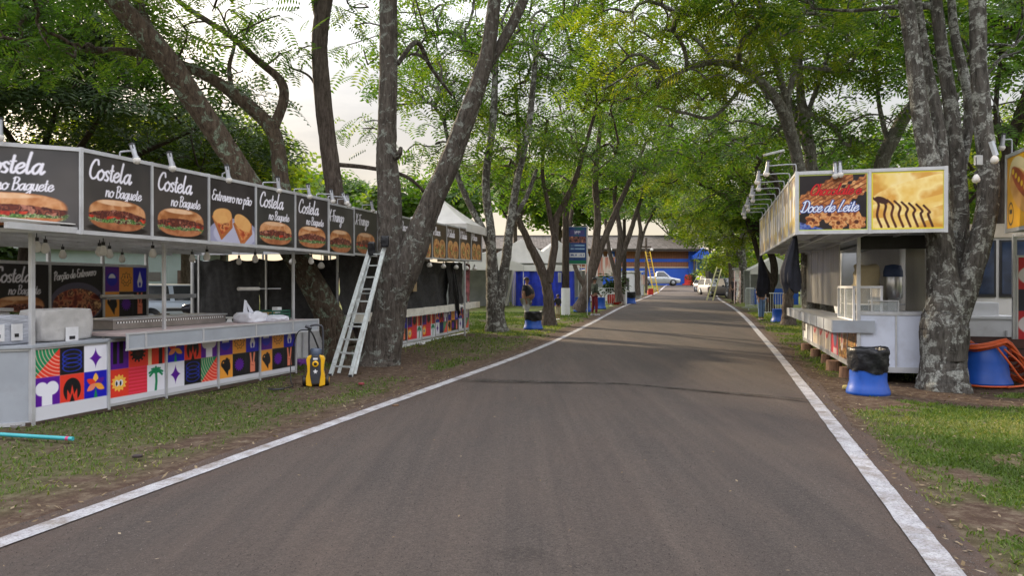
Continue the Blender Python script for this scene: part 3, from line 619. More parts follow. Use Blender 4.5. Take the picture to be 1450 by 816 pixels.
Vb = np.stack([base - w_, base + w_, midp + w_ * .8, tip, midp - w_ * .8], 1).reshape(-1, 3); i5 = np.arange(n_)[:, None] * 5
gb = MB(); gb.add(Vb, np.concatenate([i5 + np.array([[0, 1, 2, 3, 4]])]), leaf_mat('grass_blade', (.040, .066, .014), (.085, .140, .026), (.26, .24, .11), .3, .6))
tag(gb.build('grass'), 'patchy short grass growing through bare earth on both verges', 'grass', None, 'stuff')
n_ = 16000; bx = q.uniform(-8.5, 8, n_); by = q.uniform(3.5, 20, n_); kp = (off_road(bx, by) > .05) | (q.random(n_) < .05); bx, by = bx[kp], by[kp]; n_ = len(bx)
az = q.random(n_) * 6.28; ln = q.uniform(.006, .034, n_) * np.where(off_road(bx, by) > 0, 1, .6); wl_ = ln * q.uniform(.2, .5, n_); bz = gz(by) + np.where(off_road(bx, by) > .15, .010 + (fbm(bx * .7, by * .7, 21, 4) - .5) * .10 * np.clip(off_road(bx, by) / 1.2, 0, 1), .05)
e1 = np.stack([np.cos(az), np.sin(az), q.normal(0, .2, n_)], -1) * ln[:, None]; e2 = np.stack([-np.sin(az), np.cos(az), q.normal(0, .3, n_)], -1) * wl_[:, None]; b0 = np.stack([bx, by, bz + .006], -1)
gb = MB(); gb.add(np.stack([b0 - e1, b0 + e2, b0 + e1, b0 - e2], 1).reshape(-1, 3), np.arange(n_ * 4).reshape(-1, 4), leaf_mat('dry_leaf', (.06, .04, .022), (.16, .115, .065), (.30, .25, .18), .15, .7))
tag(gb.build('leaf_litter'), 'dry fallen leaves and twigs scattered over the verges and road edge', 'leaf litter', None, 'stuff')

n_ = 26000; by = 3.4 + 14 * q.random(n_) ** 1.8; u_ = q.random(n_); u_ = np.where(q.random(n_) < .45, np.where(u_ < .5, u_ ** 2 * .6, 1 - (1 - u_) ** 2 * .6), u_); bx = road_edge(by, -1) + (road_edge(by, 1) - road_edge(by, -1)) * (u_ * 1.08 - .04)
sz = q.uniform(.0018, .0050, n_) * (1 + .02 * by); az = q.random(n_) * 6.28; uu = np.clip((bx - road_edge(by, -1)) / (road_edge(by, 1) - road_edge(by, -1)), 0, 1); bz = gz(by) + .012 + .03 * (1 - (2 * uu - 1) ** 2) + .003; cc = np.stack([bx, by, bz], -1)
ofs = np.stack([np.cos(az[:, None] + np.array([0, 2.1, 4.2])) * sz[:, None], np.sin(az[:, None] + np.array([0, 2.1, 4.2])) * sz[:, None], np.zeros((n_, 3))], -1); vv = np.concatenate([cc[:, None] + ofs, (cc + np.stack([0 * sz, 0 * sz, sz * .9], -1))[:, None]], 1).reshape(-1, 3); i4 = np.arange(n_)[:, None] * 4
gb = MB(); gb.add(vv, np.concatenate([i4 + np.array([[0, 1, 3]]), i4 + np.array([[1, 2, 3]]), i4 + np.array([[2, 0, 3]])]), leaf_mat('grit_stone', (.022, .019, .018), (.055, .047, .042), (.20, .175, .155), .0, .9))
tag(gb.build('grit'), 'loose grit and small stones scattered over the asphalt', 'grit', None, 'stuff')
# ------------------------------------------------------------------ trees
def bark_mat(name, a, b_, lich, amt, moss=None):
    m = bpy.data.materials.new(name); m.use_nodes = True; n = m.node_tree.nodes; l = m.node_tree.links; b = n['Principled BSDF']; b.inputs['Roughness'].default_value = .92; b.inputs['Specular IOR Level'].default_value = .15
    t = n.new('ShaderNodeTexCoord'); g = n.new('ShaderNodeMapping'); g.inputs['Scale'].default_value = (1, 1, .22); l.new(t.outputs['Object'], g.inputs[0])
    z = n.new('ShaderNodeTexNoise'); z.inputs['Scale'].default_value = 16; z.inputs['Detail'].default_value = 8; z.inputs['Roughness'].default_value = .75; l.new(g.outputs[0], z.inputs['Vector'])
    r = n.new('ShaderNodeValToRGB'); r.color_ramp.elements[0].position = .34; r.color_ramp.elements[0].color = a + (1,); r.color_ramp.elements[1].position = .66; r.color_ramp.elements[1].color = b_ + (1,); l.new(z.outputs['Fac'], r.inputs['Fac'])
    z2 = n.new('ShaderNodeTexNoise'); z2.inputs['Scale'].default_value = 5.5; z2.inputs['Detail'].default_value = 9; z2.inputs['Roughness'].default_value = .72; z2.inputs['Distortion'].default_value = .6; l.new(t.outputs['Object'], z2.inputs['Vector'])
    r2 = n.new('ShaderNodeValToRGB'); r2.color_ramp.elements[0].position = .60 - amt; r2.color_ramp.elements[1].position = .64 - amt; r2.color_ramp.elements[0].color = (0, 0, 0, 1); r2.color_ramp.elements[1].color = (.9, .9, .9, 1); l.new(z2.outputs['Fac'], r2.inputs['Fac'])
    mx = n.new('ShaderNodeMixRGB'); l.new(r2.outputs[0], mx.inputs[0]); l.new(r.outputs[0], mx.inputs[1])
    z4 = n.new('ShaderNodeTexNoise'); z4.inputs['Scale'].default_value = 38; z4.inputs['Detail'].default_value = 4; l.new(t.outputs['Object'], z4.inputs['Vector'])
    r4 = n.new('ShaderNodeValToRGB'); r4.color_ramp.elements[0].position = .35; r4.color_ramp.elements[0].color = tuple(.45 * k for k in lich) + (1,); r4.color_ramp.elements[1].position = .6; r4.color_ramp.elements[1].color = lich + (1,); l.new(z4.outputs['Fac'], r4.inputs['Fac']); l.new(r4.outputs[0], mx.inputs[2])
    l.new(mx.outputs[0], b.inputs['Base Color'])
    vo = n.new('ShaderNodeTexVoronoi'); vo.inputs['Scale'].default_value = 22; vo.feature = 'DISTANCE_TO_EDGE'; l.new(g.outputs[0], vo.inputs['Vector'])
    ad = n.new('ShaderNodeMath'); ad.operation = 'MULTIPLY_ADD'; ad.inputs[1].default_value = .5; l.new(vo.outputs['Distance'], ad.inputs[0]); l.new(z.outputs['Fac'], ad.inputs[2])
    bp = n.new('ShaderNodeBump'); bp.inputs['Strength'].default_value = 1.0; bp.inputs['Distance'].default_value = .08; l.new(ad.outputs[0], bp.inputs['Height']); l.new(bp.outputs[0], b.inputs['Normal'])
    return m
BARK = bark_mat('bark', (.040, .030, .024), (.165, .135, .115), (.33, .34, .30), -.03)
BARKL = bark_mat('lichen_bark', (.034, .030, .026), (.170, .158, .140), (.43, .44, .40), .085)
BARKP = bark_mat('pale_bark', (.085, .078, .068), (.25, .24, .21), (.42, .43, .39), .06)
BARKG = bark_mat('grey_bark', (.040, .033, .028), (.16, .14, .12), (.31, .33, .29), .055)
BARKM = bark_mat('mossy_bark', (.035, .024, .017), (.15, .115, .085), (.24, .30, .22), .06)
BARKD = bark_mat('dark_bark', (.020, .015, .012), (.070, .055, .043), (.15, .15, .13), -.10)
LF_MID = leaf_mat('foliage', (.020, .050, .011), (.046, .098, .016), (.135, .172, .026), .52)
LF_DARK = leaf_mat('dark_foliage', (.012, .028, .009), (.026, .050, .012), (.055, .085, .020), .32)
LF_LIT = leaf_mat('sunlit_foliage', (.038, .076, .013), (.095, .145, .020), (.23, .23, .030), .58)  # sunlit look put into the leaf colour: paler and yellower than the foliage above
def frond_template(n, wide, ln):
    Q = []
    for i in range(n):
        x = .10 + .90 * i / max(1, n - 1); ll = ln * (.55 + .9 * math.sin(math.pi * min(1, .12 + .8 * i / n)))
        for sd in (-1, 1):
            Q.append([(x, 0, 0), (x + .02 + wide, sd * ll * .45, .012), (x + .07, sd * ll, -.05), (x - wide * .7 + .03, sd * ll * .5, .0)])
    return np.array(Q)
FR = {2: frond_template(8, .055, .26), 1: frond_template(5, .085, .30), 0: frond_template(3, .16, .40)}
def make_crown(name, pos, L_, q, lod, m, parent, droop=(-.75, .05), azs=None):
    T = FR[lod]; n = len(pos); az = q.random(n) * 6.283 if azs is None else azs + q.normal(0, .75, n); pt = q.uniform(droop[0], droop[1], n); rl = q.normal(0, .42, n)
    e1 = np.stack([np.cos(az) * np.cos(pt), np.sin(az) * np.cos(pt), np.sin(pt)], -1); h = np.stack([-np.sin(az), np.cos(az), 0 * az], -1); up = np.cross(e1, h)
    e2 = h * np.cos(rl)[:, None] + up * np.sin(rl)[:, None]; e3 = np.cross(e1, e2); A = np.stack([e1, e2, e3], 1)
    v = np.einsum('qkc,ncd->nqkd', T, A) * L_[:, None, None, None] + pos[:, None, None, :]
    v[..., 2] -= (T[None, :, :, 0] ** 2) * L_[:, None, None] * .22
    k = n * len(T); b = MB(); b.add(v.reshape(-1, 3), np.arange(k * 4).reshape(-1, 4), m); return b.build(name, parent)
def tree(label, limbs, blobs, seed, ncl, lod=1, fpc=9, bark=None, leaf=None, fl=(.32, .55), base=None, group='shade trees along the road', name='shade_tree', spread=.36, sides=12, twig=1.0, rootflare=True):
    """limbs: lists of (px, py, distance, width in px) up the stem; blobs: (px, py, distance, radius, half height, share)"""
    q = rng(seed); bark = bark or BARK; leaf = leaf or LF_MID
    Ls = []
    for lb in limbs:
        pts = np.array([P(a, b, c) for a, b, c, _ in lb]); rad = np.array([w / 2 * .86 * c / F for _, _, c, w in lb]); k = catmull(np.hstack([pts, rad[:, None]]), 14 if lod == 2 else 7)
        s = np.linalg.norm(np.gradient(k[:, :3], axis=0), axis=1); k[:, :3] += q.normal(0, .05, (len(k), 3)) * np.minimum(k[:, 3:4], .25) * (.25 if lod == 2 else 1); k[:, 3] = np.maximum(k[:, 3], .015); Ls.append(k)
    org = Ls[0][0, :3].copy(); 
    if base is not None: org = np.array(base, float)
    org[2] = float(gz(org[1])); t = thing(name, label, 'tree', org, 0, group)
    tb = MB()
    for i, k in enumerate(Ls):
        pts = k[:, :3] - org; r = k[:, 3].copy()
        if i == 0 and rootflare: 
            d0 = pts[2] - pts[0]; d0 = d0 / np.linalg.norm(d0); pts = np.vstack([pts[0] - d0 * .35, pts]); r = np.concatenate([[r[0] * 1.05], r])
            hgt = np.clip(1 - pts[:, 2] / .7, 0, 1); r = r * (1 + (.10 if lod == 2 else .28) * hgt ** 2)
        tb.tube(pts, r, bark, 30 if lod == 2 else sides, wob=.13, seed=seed + i)
    # nodes from which twigs may leave
    NP = []; NR = []
    for i, k in enumerate(Ls):
        st = int(len(k) * (.55 if i == 0 else .35)); NP.append(k[st:, :3]); NR.append(k[st:, 3])
    NP = np.concatenate(NP); NR = np.concatenate(NR); n0 = len(NP); par = [-1] * n0; 
    cen = []
    sh = np.array([b[5] if len(b) > 5 else b[3] ** 2 for b in blobs], float); sh = (sh / sh.sum() * ncl).astype(int)
    for (px, py, Y, rr, hh, *_), m in zip(blobs, sh):
        c = P(px, py, Y); a = q.random(m) * 6.283; ra = rr * np.sqrt(q.random(m)); ph = np.sqrt(np.maximum(0, 1 - (ra / rr) ** 2))
        zz = (q.random(m) * 1.5 - .5).clip(-.5, 1) * hh * ph; lay = hh * .42; zz = np.round(zz / lay) * lay + q.normal(0, .10, m)
        cen.append(np.stack([c[0] + ra * np.cos(a), c[1] + ra * np.sin(a), c[2] + zz], -1))
    cen = np.concatenate(cen); d0 = np.array([np.min(np.linalg.norm(NP - c, axis=1)) for c in cen]); cen = cen[np.argsort(d0)]
    nodes = list(NP); paths = []; arr = np.zeros((n0 + len(cen) * 5, 3)); arr[:n0] = NP; cnt = n0; par = np.full(len(arr), -1); ends = []; endaz = []
    pen = np.zeros(len(arr))
    for c in cen:
        dv = c - arr[:cnt]; d = np.linalg.norm(dv, axis=1) + pen[:cnt] * .18 + np.maximum(0, -dv[:, 2]) * .35
        j = int(np.argmin(d)); p0 = arr[j]; ln = np.linalg.norm(c - p0)
        if ln < .05: continue
        side = q.normal(0, .10 * ln, 3); sag = np.array([0, 0, .13 * ln])
        ts = np.array([.25, .5, .75, 1.]); seg = p0 + (c - p0) * ts[:, None] + (side + sag)[None] * (np.sin(ts * np.pi))[:, None]
        idx = [j]
        for s_ in seg: arr[cnt] = s_; par[cnt] = idx[-1]; pen[cnt] = pen[j] + .3; idx.append(cnt); cnt += 1
        paths.append(idx); ends.append(c); v = c - p0; endaz.append(math.atan2(v[1], v[0]))
    load = np.zeros(cnt)
    for idx in paths[::-1]: load[idx[-1]] += 1
    for i in range(cnt - 1, n0 - 1, -1):
        if par[i] >= 0: load[par[i]] += load[i]
    rad = (.0065 + .0092 * load ** .56) * twig
    for idx in paths:
        r = rad[idx].copy(); j = idx[0]
        r[0] = min(r[1] * 1.1, NR[j] * .85) if j < n0 else min(r[1] * 1.15, rad[j]); r = np.minimum(r, .85 * (NR[j] if j < n0 else 9))
        big = r.max() > .035; tb.tube(arr[idx] - org, np.maximum(r, .005), bark, 7 if big else 4, caps=False)
    tb.build('trunk', t)
    ends = np.array(ends); m = len(ends) * fpc; rep = np.repeat(ends, fpc, 0) + q.normal(0, spread, (m, 3)) * np.array([1, 1, .38]); azs = np.repeat(np.array(endaz), fpc)
    make_crown('crown', rep - org, q.uniform(fl[0], fl[1], m), q, lod, leaf, t, azs=azs + q.choice([0, 0, 1.6, -1.6, 3.1], m)); return t
# --- left row
b1 = G(480, 487)
tree('leaning mossy tree rising behind the burger sign, forked low and bowed to the left', [
 [(484, 500, 15.6, 60), (476, 470, 15.6, 50), (455, 425, 15.5, 43), (418, 360, 15.3, 38), (380, 300, 15.0, 37), (340, 240, 14.7, 38), (280, 150, 14.2, 38), (225, 72, 13.6, 37), (165, 0, 13.0, 32), (115, -70, 12.6, 25), (70, -150, 12.2, 16)],
 [(440, 400, 15.5, 34), (413, 335, 15.8, 27), (399, 262, 16, 25), (386, 185, 16.2, 23), (330, 132, 16, 19), (270, 96, 15.6, 15), (190, 74, 15.2, 12), (90, 70, 15, 8)],
 [(386, 185, 16.2, 18), (402, 140, 16.4, 15), (396, 112, 16.5, 13), (365, 85, 16.5, 11), (325, 50, 16.4, 9), (262, 8, 16.2, 8), (220, -30, 16, 6)],
 [(228, 76, 13.6, 26), (205, 30, 13.8, 20), (192, -20, 14, 15), (185, -90, 14, 10)],
 [(330, 132, 16, 9), (325, 95, 16.2, 7), (332, 60, 16.3, 5), (318, 30, 16.3, 4)]],
 [(120, -60, 13, 3.0, 1.0), (250, 0, 15.5, 2.0, .7, 3), (60, 40, 14.5, 2.4, .8), (200, -170, 13.5, 3.2, 1.0), (345, 50, 16, 1.5, .6, 1.5), (120, 90, 15, 1.8, .45, 2)], 11, 235, 2, 5, BARKM, LF_MID, sides=14)
tree('slender bare dark stem rising beside the big forked tree by the ladder', [
 [(512, 500, 16.6, 40), (505, 440, 16.6, 34), (493, 370, 16.6, 31), (480, 300, 16.6, 29), (468, 230, 16.6, 27), (457, 130, 16.6, 27), (453, 60, 16.6, 25), (460, 0, 16.6, 24), (470, -70, 16.6, 19), (480, -160, 16.6, 13)],
 [(455, 40, 16.6, 18), (448, 0, 16.6, 16), (436, -60, 16.6, 12)],
 [(458, 150, 16.6, 6), (440, 110, 16.8, 4), (410, 95, 17, 3)], [(468, 232, 16.6, 8), (525, 238, 17, 7), (575, 250, 17.4, 6), (610, 280, 17.8, 4)]],
 [(440, -140, 16.6, 2.6, .9), (520, -170, 17, 2.6, .9), (520, 200, 17.2, .9, .35, .5), (430, 90, 17, .8, .4, .5)], 12, 110, 2, 5, BARK, LF_MID)
tree('big rough barked tree forked at ladder height beside the road', [
 [(534, 519, 15.1, 62), (541, 500, 15.1, 58), (549, 450, 15.1, 55), (553, 400, 15.1, 52), (553, 350, 15.1, 42), (551, 280, 15.1, 37), (547, 215, 15.1, 34), (549, 150, 15.1, 30), (551, 80, 15.1, 29), (550, 0, 15.1, 27), (553, -90, 15.1, 22), (560, -190, 15.1, 14)],
 [(550, 480, 15.1, 30), (557, 425, 15.1, 44), (578, 372, 15.0, 46), (606, 300, 15.0, 37), (638, 225, 14.9, 35), (666, 152, 14.8, 30), (688, 85, 14.7, 25), (698, 20, 14.7, 22), (706, -60, 14.6, 16)],
 [(680, 108, 14.8, 20), (712, 58, 14.9, 18), (738, 8, 15, 16), (765, -60, 15.1, 11)],
 [(561, 222, 15, 12), (566, 216, 14.9, 9), (568, 208, 14.9, 5)],
 [(563, 90, 15.3, 8), (590, 60, 15.8, 8), (610, 95, 16.5, 7), (640, 135, 17, 5)]],
 [(580, -180, 15, 3.4, 1.1), (720, -140, 15, 3.2, 1.1), (650, -60, 15.5, 2.0, .6), (620, 60, 17, 1.5, .6, 1.3), (505, 60, 16, 1.2, .5, 1.0), (520, 15, 17, 1.6, .6, 1.2), (820, -90, 16, 3, .8), (850, -10, 17, 1.8, .6, 2)], 13, 215, 2, 5, BARKG, LF_MID, sides=16)
tree('cluster of lichen grey stems on the verge just past the burger stalls', [
 [(702, 469, 24.6, 33), (700, 430, 24.6, 27), (697, 390, 24.6, 20), (695, 330, 24.6, 15), (688, 260, 24.6, 13), (698, 170, 24.6, 12), (702, 80, 24.6, 9)],
 [(706, 440, 24.6, 22), (715, 380, 24.6, 16), (722, 320, 24.6, 14), (733, 255, 24.6, 12), (750, 170, 24.6, 10), (760, 60, 24.6, 8)],
 [(698, 400, 24.6, 14), (690, 340, 24.6, 11), (665, 290, 24.6, 10), (645, 240, 24.6, 8), (628, 170, 24.6, 6)],
 [(722, 320, 24.6, 9), (745, 280, 24.6, 8), (760, 240, 24.8, 6)]],
 [(680, 110, 24.6, 3.2, 1.2), (600, 160, 25, 2.4, .9), (760, 60, 25, 3.0, 1.2), (640, 225, 25.5, 1.8, .6), (720, 205, 25, 2.0, .7), (590, 70, 26, 2.4, 1.0), (690, 0, 26, 4, 1.2)], 14, 330, 1, 6, BARKL, LF_MID)
tree('forked tree behind the man in the black shirt, its stems spread wide', [
 [(778, 449, 27.5, 22), (775, 410, 27.5, 17), (766, 380, 27.5, 15), (745, 335, 27.5, 12), (728, 285, 27.5, 10), (735, 210, 27.5, 8), (730, 120, 27.5, 6)],
 [(777, 400, 27.5, 14), (785, 350, 27.5, 12), (788, 310, 27.5, 11), (808, 270, 27.5, 9), (825, 220, 27.5, 7), (845, 150, 27.5, 5)],
 [(786, 345, 27.5, 9), (776, 290, 27.5, 8), (768, 240, 27.5, 6), (775, 170, 27.5, 5)]],
 [(780, 150, 27.5, 3.6, 1.2), (850, 110, 27.5, 3.0, 1.2), (720, 170, 28, 2.6, 1.0), (800, 225, 28, 2.6, .7), (860, 20, 27, 3.4, 1.1), (760, 270, 28, 1.5, .6), (700, 250, 29, 1.8, .8)], 15, 310, 1, 6, BARK, LF_MID)
tree('tree with two upright limbs beside the blue banner', [
 [(823, 432, 36, 20), (832, 405, 36, 16), (842, 360, 36, 14), (846, 310, 36, 12), (843, 250, 36, 10), (850, 180, 36, 7)],
 [(838, 390, 36, 13), (855, 340, 36, 12), (872, 300, 36, 10), (892, 255, 36, 8), (915, 200, 36, 5)], [(830, 410, 36, 9), (815, 380, 36, 7), (806, 330, 36, 6), (815, 270, 36, 5)]],
 [(840, 190, 36, 4.2, 1.5), (920, 180, 36, 3.6, 1.4), (890, 110, 36, 4.5, 1.5), (880, 240, 36, 2.6, .8), (800, 250, 37, 2.6, .8)], 16, 310, 1, 6, BARK, LF_MID)
tree('twin stemmed tree behind the red planters', [
 [(876, 419, 44, 14), (875, 380, 44, 11), (878, 330, 44, 9), (870, 280, 44, 7), (880, 220, 44, 5)], [(878, 370, 44, 10), (892, 330, 44, 8), (905, 290, 44, 6), (925, 240, 44, 4)], [(874, 400, 44, 7), (862, 350, 44, 6), (857, 310, 44, 5)]],
 [(900, 215, 44, 4.4, 1.5), (950, 240, 44, 4.0, 1.2), (860, 250, 45, 3.2, 1.0), (930, 150, 44, 4.5, 1.5), (905, 275, 45, 2.6, .8)], 17, 260, 0, 9, BARK, LF_MID)
tree('thin tree beside the yellow extension ladder, far up the road', [
 [(903, 412, 60, 9), (902, 370, 60, 8), (907, 330, 60, 7), (903, 290, 60, 5), (915, 250, 60, 3)], [(904, 360, 60, 6), (915, 320, 60, 4), (935, 285, 60, 3)]],
 [(905, 262, 60, 4.5, 1.5), (955, 285, 60, 4.0, 1.0), (880, 300, 62, 3.2, 1.0), (960, 235, 62, 4, 1.5)], 18, 200, 0, 9, BARK, LF_MID)
# --- right row
tree('huge lichen spotted tree with many upright stems in front of the waffle stall', [
 [(1334, 556, 11.5, 79.1), (1334, 520, 11.5, 68.8), (1335, 470, 11.5, 68.8), (1339, 430, 11.5, 58.5), (1334, 380, 11.5, 44.7), (1327, 310, 11.5, 37.8), (1321, 250, 11.5, 32.7), (1303, 160, 11.5, 28.4), (1292, 70, 11.5, 25.8), (1282, 0, 11.5, 24.1), (1272, -90, 11.5, 17.2), (1262, -180, 11.5, 10.3)],
 [(1331, 330, 11.6, 20.6), (1335, 240, 11.6, 18.1), (1326, 160, 11.7, 16.3), (1310, 80, 11.8, 15.5), (1298, 0, 11.8, 12.9), (1290, -90, 11.8, 8.6)],
 [(1345, 470, 11.7, 39.6), (1353, 400, 11.8, 32.7), (1359, 330, 11.8, 28.4), (1356, 250, 11.8, 25.8), (1346, 150, 11.8, 22.4), (1332, 60, 11.8, 18.9), (1325, 0, 11.8, 16.3), (1318, -90, 11.8, 10.3)],
 [(1352, 460, 11.5, 39.6), (1375, 385, 11.4, 37.0), (1394, 315, 11.4, 32.7), (1400, 250, 11.4, 32.7), (1392, 180, 11.4, 26.7), (1385, 90, 11.4, 24.1), (1383, 0, 11.4, 24.1), (1380, -100, 11.4, 18.9), (1378, -190, 11.4, 12.0)],
 [(1360, 240, 11.9, 17.2), (1372, 150, 12, 15.5), (1350, 40, 12.2, 13.8), (1345, -50, 12.2, 10.3)],
 [(1318, 8, 11.8, 12.0), (1262, 10, 12.2, 7.7), (1205, 15, 12.6, 5.2), (1150, 12, 13, 3.4)], [(1365, 150, 12.1, 7.7), (1405, 95, 12.5, 6.0), (1450, 50, 13, 4.3)]],
 [(1270, -190, 11.5, 3.2, 1.0), (1400, -180, 11.5, 3.0, 1.0), (1160, -50, 13, 2.6, .7), (1240, -10, 13, 1.8, .5, 2), (1450, 40, 13, 1.8, .7), (1425, 110, 13.5, 1.3, .6, 2), (1060, -60, 13.5, 2.8, .8), (1430, 190, 14, 1.0, .4, .7)], 21, 200, 2, 5, BARKL, LF_MID, sides=16)
tree('pale grey tree arching out over the road from behind the waffle stall', [
 [(1150, 448, 19, 28), (1145, 330, 19, 24), (1133, 250, 19, 20), (1120, 190, 18.6, 19), (1102, 145, 18.2, 17), (1072, 112, 17.6, 14), (1030, 90, 17, 12), (985, 92, 16.4, 9), (940, 115, 16, 6)],
 [(1122, 190, 18.6, 13), (1110, 130, 18.3, 11), (1092, 70, 18, 10), (1080, 10, 17.6, 8), (1070, -60, 17.4, 6)],
 [(1110, 160, 18.4, 10), (1125, 90, 18.3, 9), (1120, 30, 18.3, 7)], [(1072, 112, 17.6, 8), (1050, 125, 17.3, 7), (1010, 165, 17, 6), (970, 160, 16.8, 5), (930, 150, 16.6, 4)]],
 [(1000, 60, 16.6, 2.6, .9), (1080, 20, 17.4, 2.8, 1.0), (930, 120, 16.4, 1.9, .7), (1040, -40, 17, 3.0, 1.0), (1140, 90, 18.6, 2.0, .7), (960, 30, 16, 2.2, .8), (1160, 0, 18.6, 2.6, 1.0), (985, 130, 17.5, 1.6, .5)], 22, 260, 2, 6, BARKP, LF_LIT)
tree('grey tree forked above the sign, standing just behind the waffle stall', [
 [(1172, 448, 20, 26), (1158, 300, 20, 22), (1148, 225, 20, 19), (1140, 175, 20, 17), (1133, 130, 20, 12), (1130, 60, 20, 10), (1126, -20, 20, 8)], [(1148, 225, 20, 13), (1115, 140, 20.4, 12), (1085, 135, 20.6, 9), (1060, 70, 21, 6)], [(1140, 170, 20, 8), (1165, 100, 20.2, 7), (1180, 40, 20.4, 5)]],
 [(1130, 70, 20, 2.8, 1.0), (1190, 60, 20.4, 3.0, 1.1), (1210, 130, 20.6, 2.4, .8), (1170, 190, 21, 2.0, .6), (1240, 20, 20, 2.8, 1.0), (1080, 190, 21, 2.0, .7), (1220, 215, 21.5, 1.4, .5)], 23, 215, 1, 6, BARKP, LF_MID)
tree('blotchy tree leaning to the right behind the pancake sign', [
 [(1225, 450, 21, 28), (1232, 330, 21, 25), (1243, 250, 21, 23), (1262, 200, 21, 22), (1288, 155, 21, 20), (1330, 105, 21, 15), (1370, 60, 21, 10)], [(1258, 205, 21, 9), (1245, 150, 21, 7), (1240, 90, 21, 6)]],
 [(1300, 90, 21, 3.4, 1.2), (1390, 60, 21, 3.2, 1.2), (1240, 60, 21.5, 2.6, 1.0), (1345, 170, 23.5, 2.0, .7, 2), (1410, 170, 22, 2.6, 1.2), (1262, 250, 25, 1.6, .5, 1.5), (1430, -20, 21, 3, 1)], 24, 190, 1, 6, BARKP, LF_MID)
tree('dark stemmed tree beyond the yellow hot dog sign', [
 [(1398, 440, 17, 26), (1408, 330, 17, 22), (1425, 230, 17, 20), (1442, 170, 17, 18), (1470, 90, 17, 13), (1500, 0, 17, 9)], [(1425, 225, 17, 10), (1410, 150, 17.4, 8), (1420, 60, 17.8, 6)]],
 [(1460, 60, 17, 2.6, 1.0), (1410, 40, 18, 2.2, .9), (1440, 190, 18, 1.6, .7), (1490, -40, 17, 3, 1), (1405, 290, 21, 1.6, .6, 2)], 25, 190, 1, 7, BARKD, LF_MID)
tree('tree with a bowed stem next to the hanging black cloths', [
 [(1117, 457, 27.5, 21), (1116, 430, 27.5, 18), (1118, 390, 27.5, 15), (1116, 340, 27.5, 12), (1108, 290, 27.5, 10), (1090, 230, 27.5, 8), (1075, 170, 27.5, 6)], [(1117, 365, 27.5, 9), (1128, 310, 27.5, 8), (1130, 240, 27.5, 6)]],
 [(1080, 200, 27.5, 3.2, 1.2), (1020, 230, 28, 2.6, .9), (1110, 250, 28, 2.2, .9), (1040, 290, 29, 2.0, .7), (1000, 190, 28, 2.6, .9)], 26, 190, 1, 7, BARK, LF_MID)
tree('dark tree forking low over the steel barriers, its limb crossing the sky', [
 [(1087, 442, 37, 22), (1088, 415, 37, 17), (1096, 392, 37, 13), (1092, 360, 37, 12), (1070, 320, 37, 11), (1050, 300, 37, 9), (1020, 275, 37, 7), (990, 260, 37, 5)], [(1094, 400, 37, 10), (1078, 372, 37, 9), (1066, 330, 37, 8), (1062, 280, 37, 7), (1050, 220, 37, 5)]],
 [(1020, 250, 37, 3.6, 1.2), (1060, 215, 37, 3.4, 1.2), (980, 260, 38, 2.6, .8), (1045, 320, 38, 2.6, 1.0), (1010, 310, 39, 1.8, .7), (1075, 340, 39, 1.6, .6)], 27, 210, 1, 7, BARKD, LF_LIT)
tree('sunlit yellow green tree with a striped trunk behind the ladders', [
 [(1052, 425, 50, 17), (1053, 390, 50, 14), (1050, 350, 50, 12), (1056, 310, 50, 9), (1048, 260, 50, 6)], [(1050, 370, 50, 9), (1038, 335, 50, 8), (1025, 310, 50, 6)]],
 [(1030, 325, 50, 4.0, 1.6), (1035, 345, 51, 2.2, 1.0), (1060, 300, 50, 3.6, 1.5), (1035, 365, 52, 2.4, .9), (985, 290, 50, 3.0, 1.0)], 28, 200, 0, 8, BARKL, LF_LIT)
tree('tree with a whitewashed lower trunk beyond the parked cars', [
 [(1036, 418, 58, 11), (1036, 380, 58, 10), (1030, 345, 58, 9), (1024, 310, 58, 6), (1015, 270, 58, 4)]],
 [(1015, 330, 58, 3.6, 1.4), (1035, 375, 60, 2.2, 1.2), (1005, 300, 60, 4.4, 1.5)], 29, 200, 0, 9, BARK, LF_LIT)
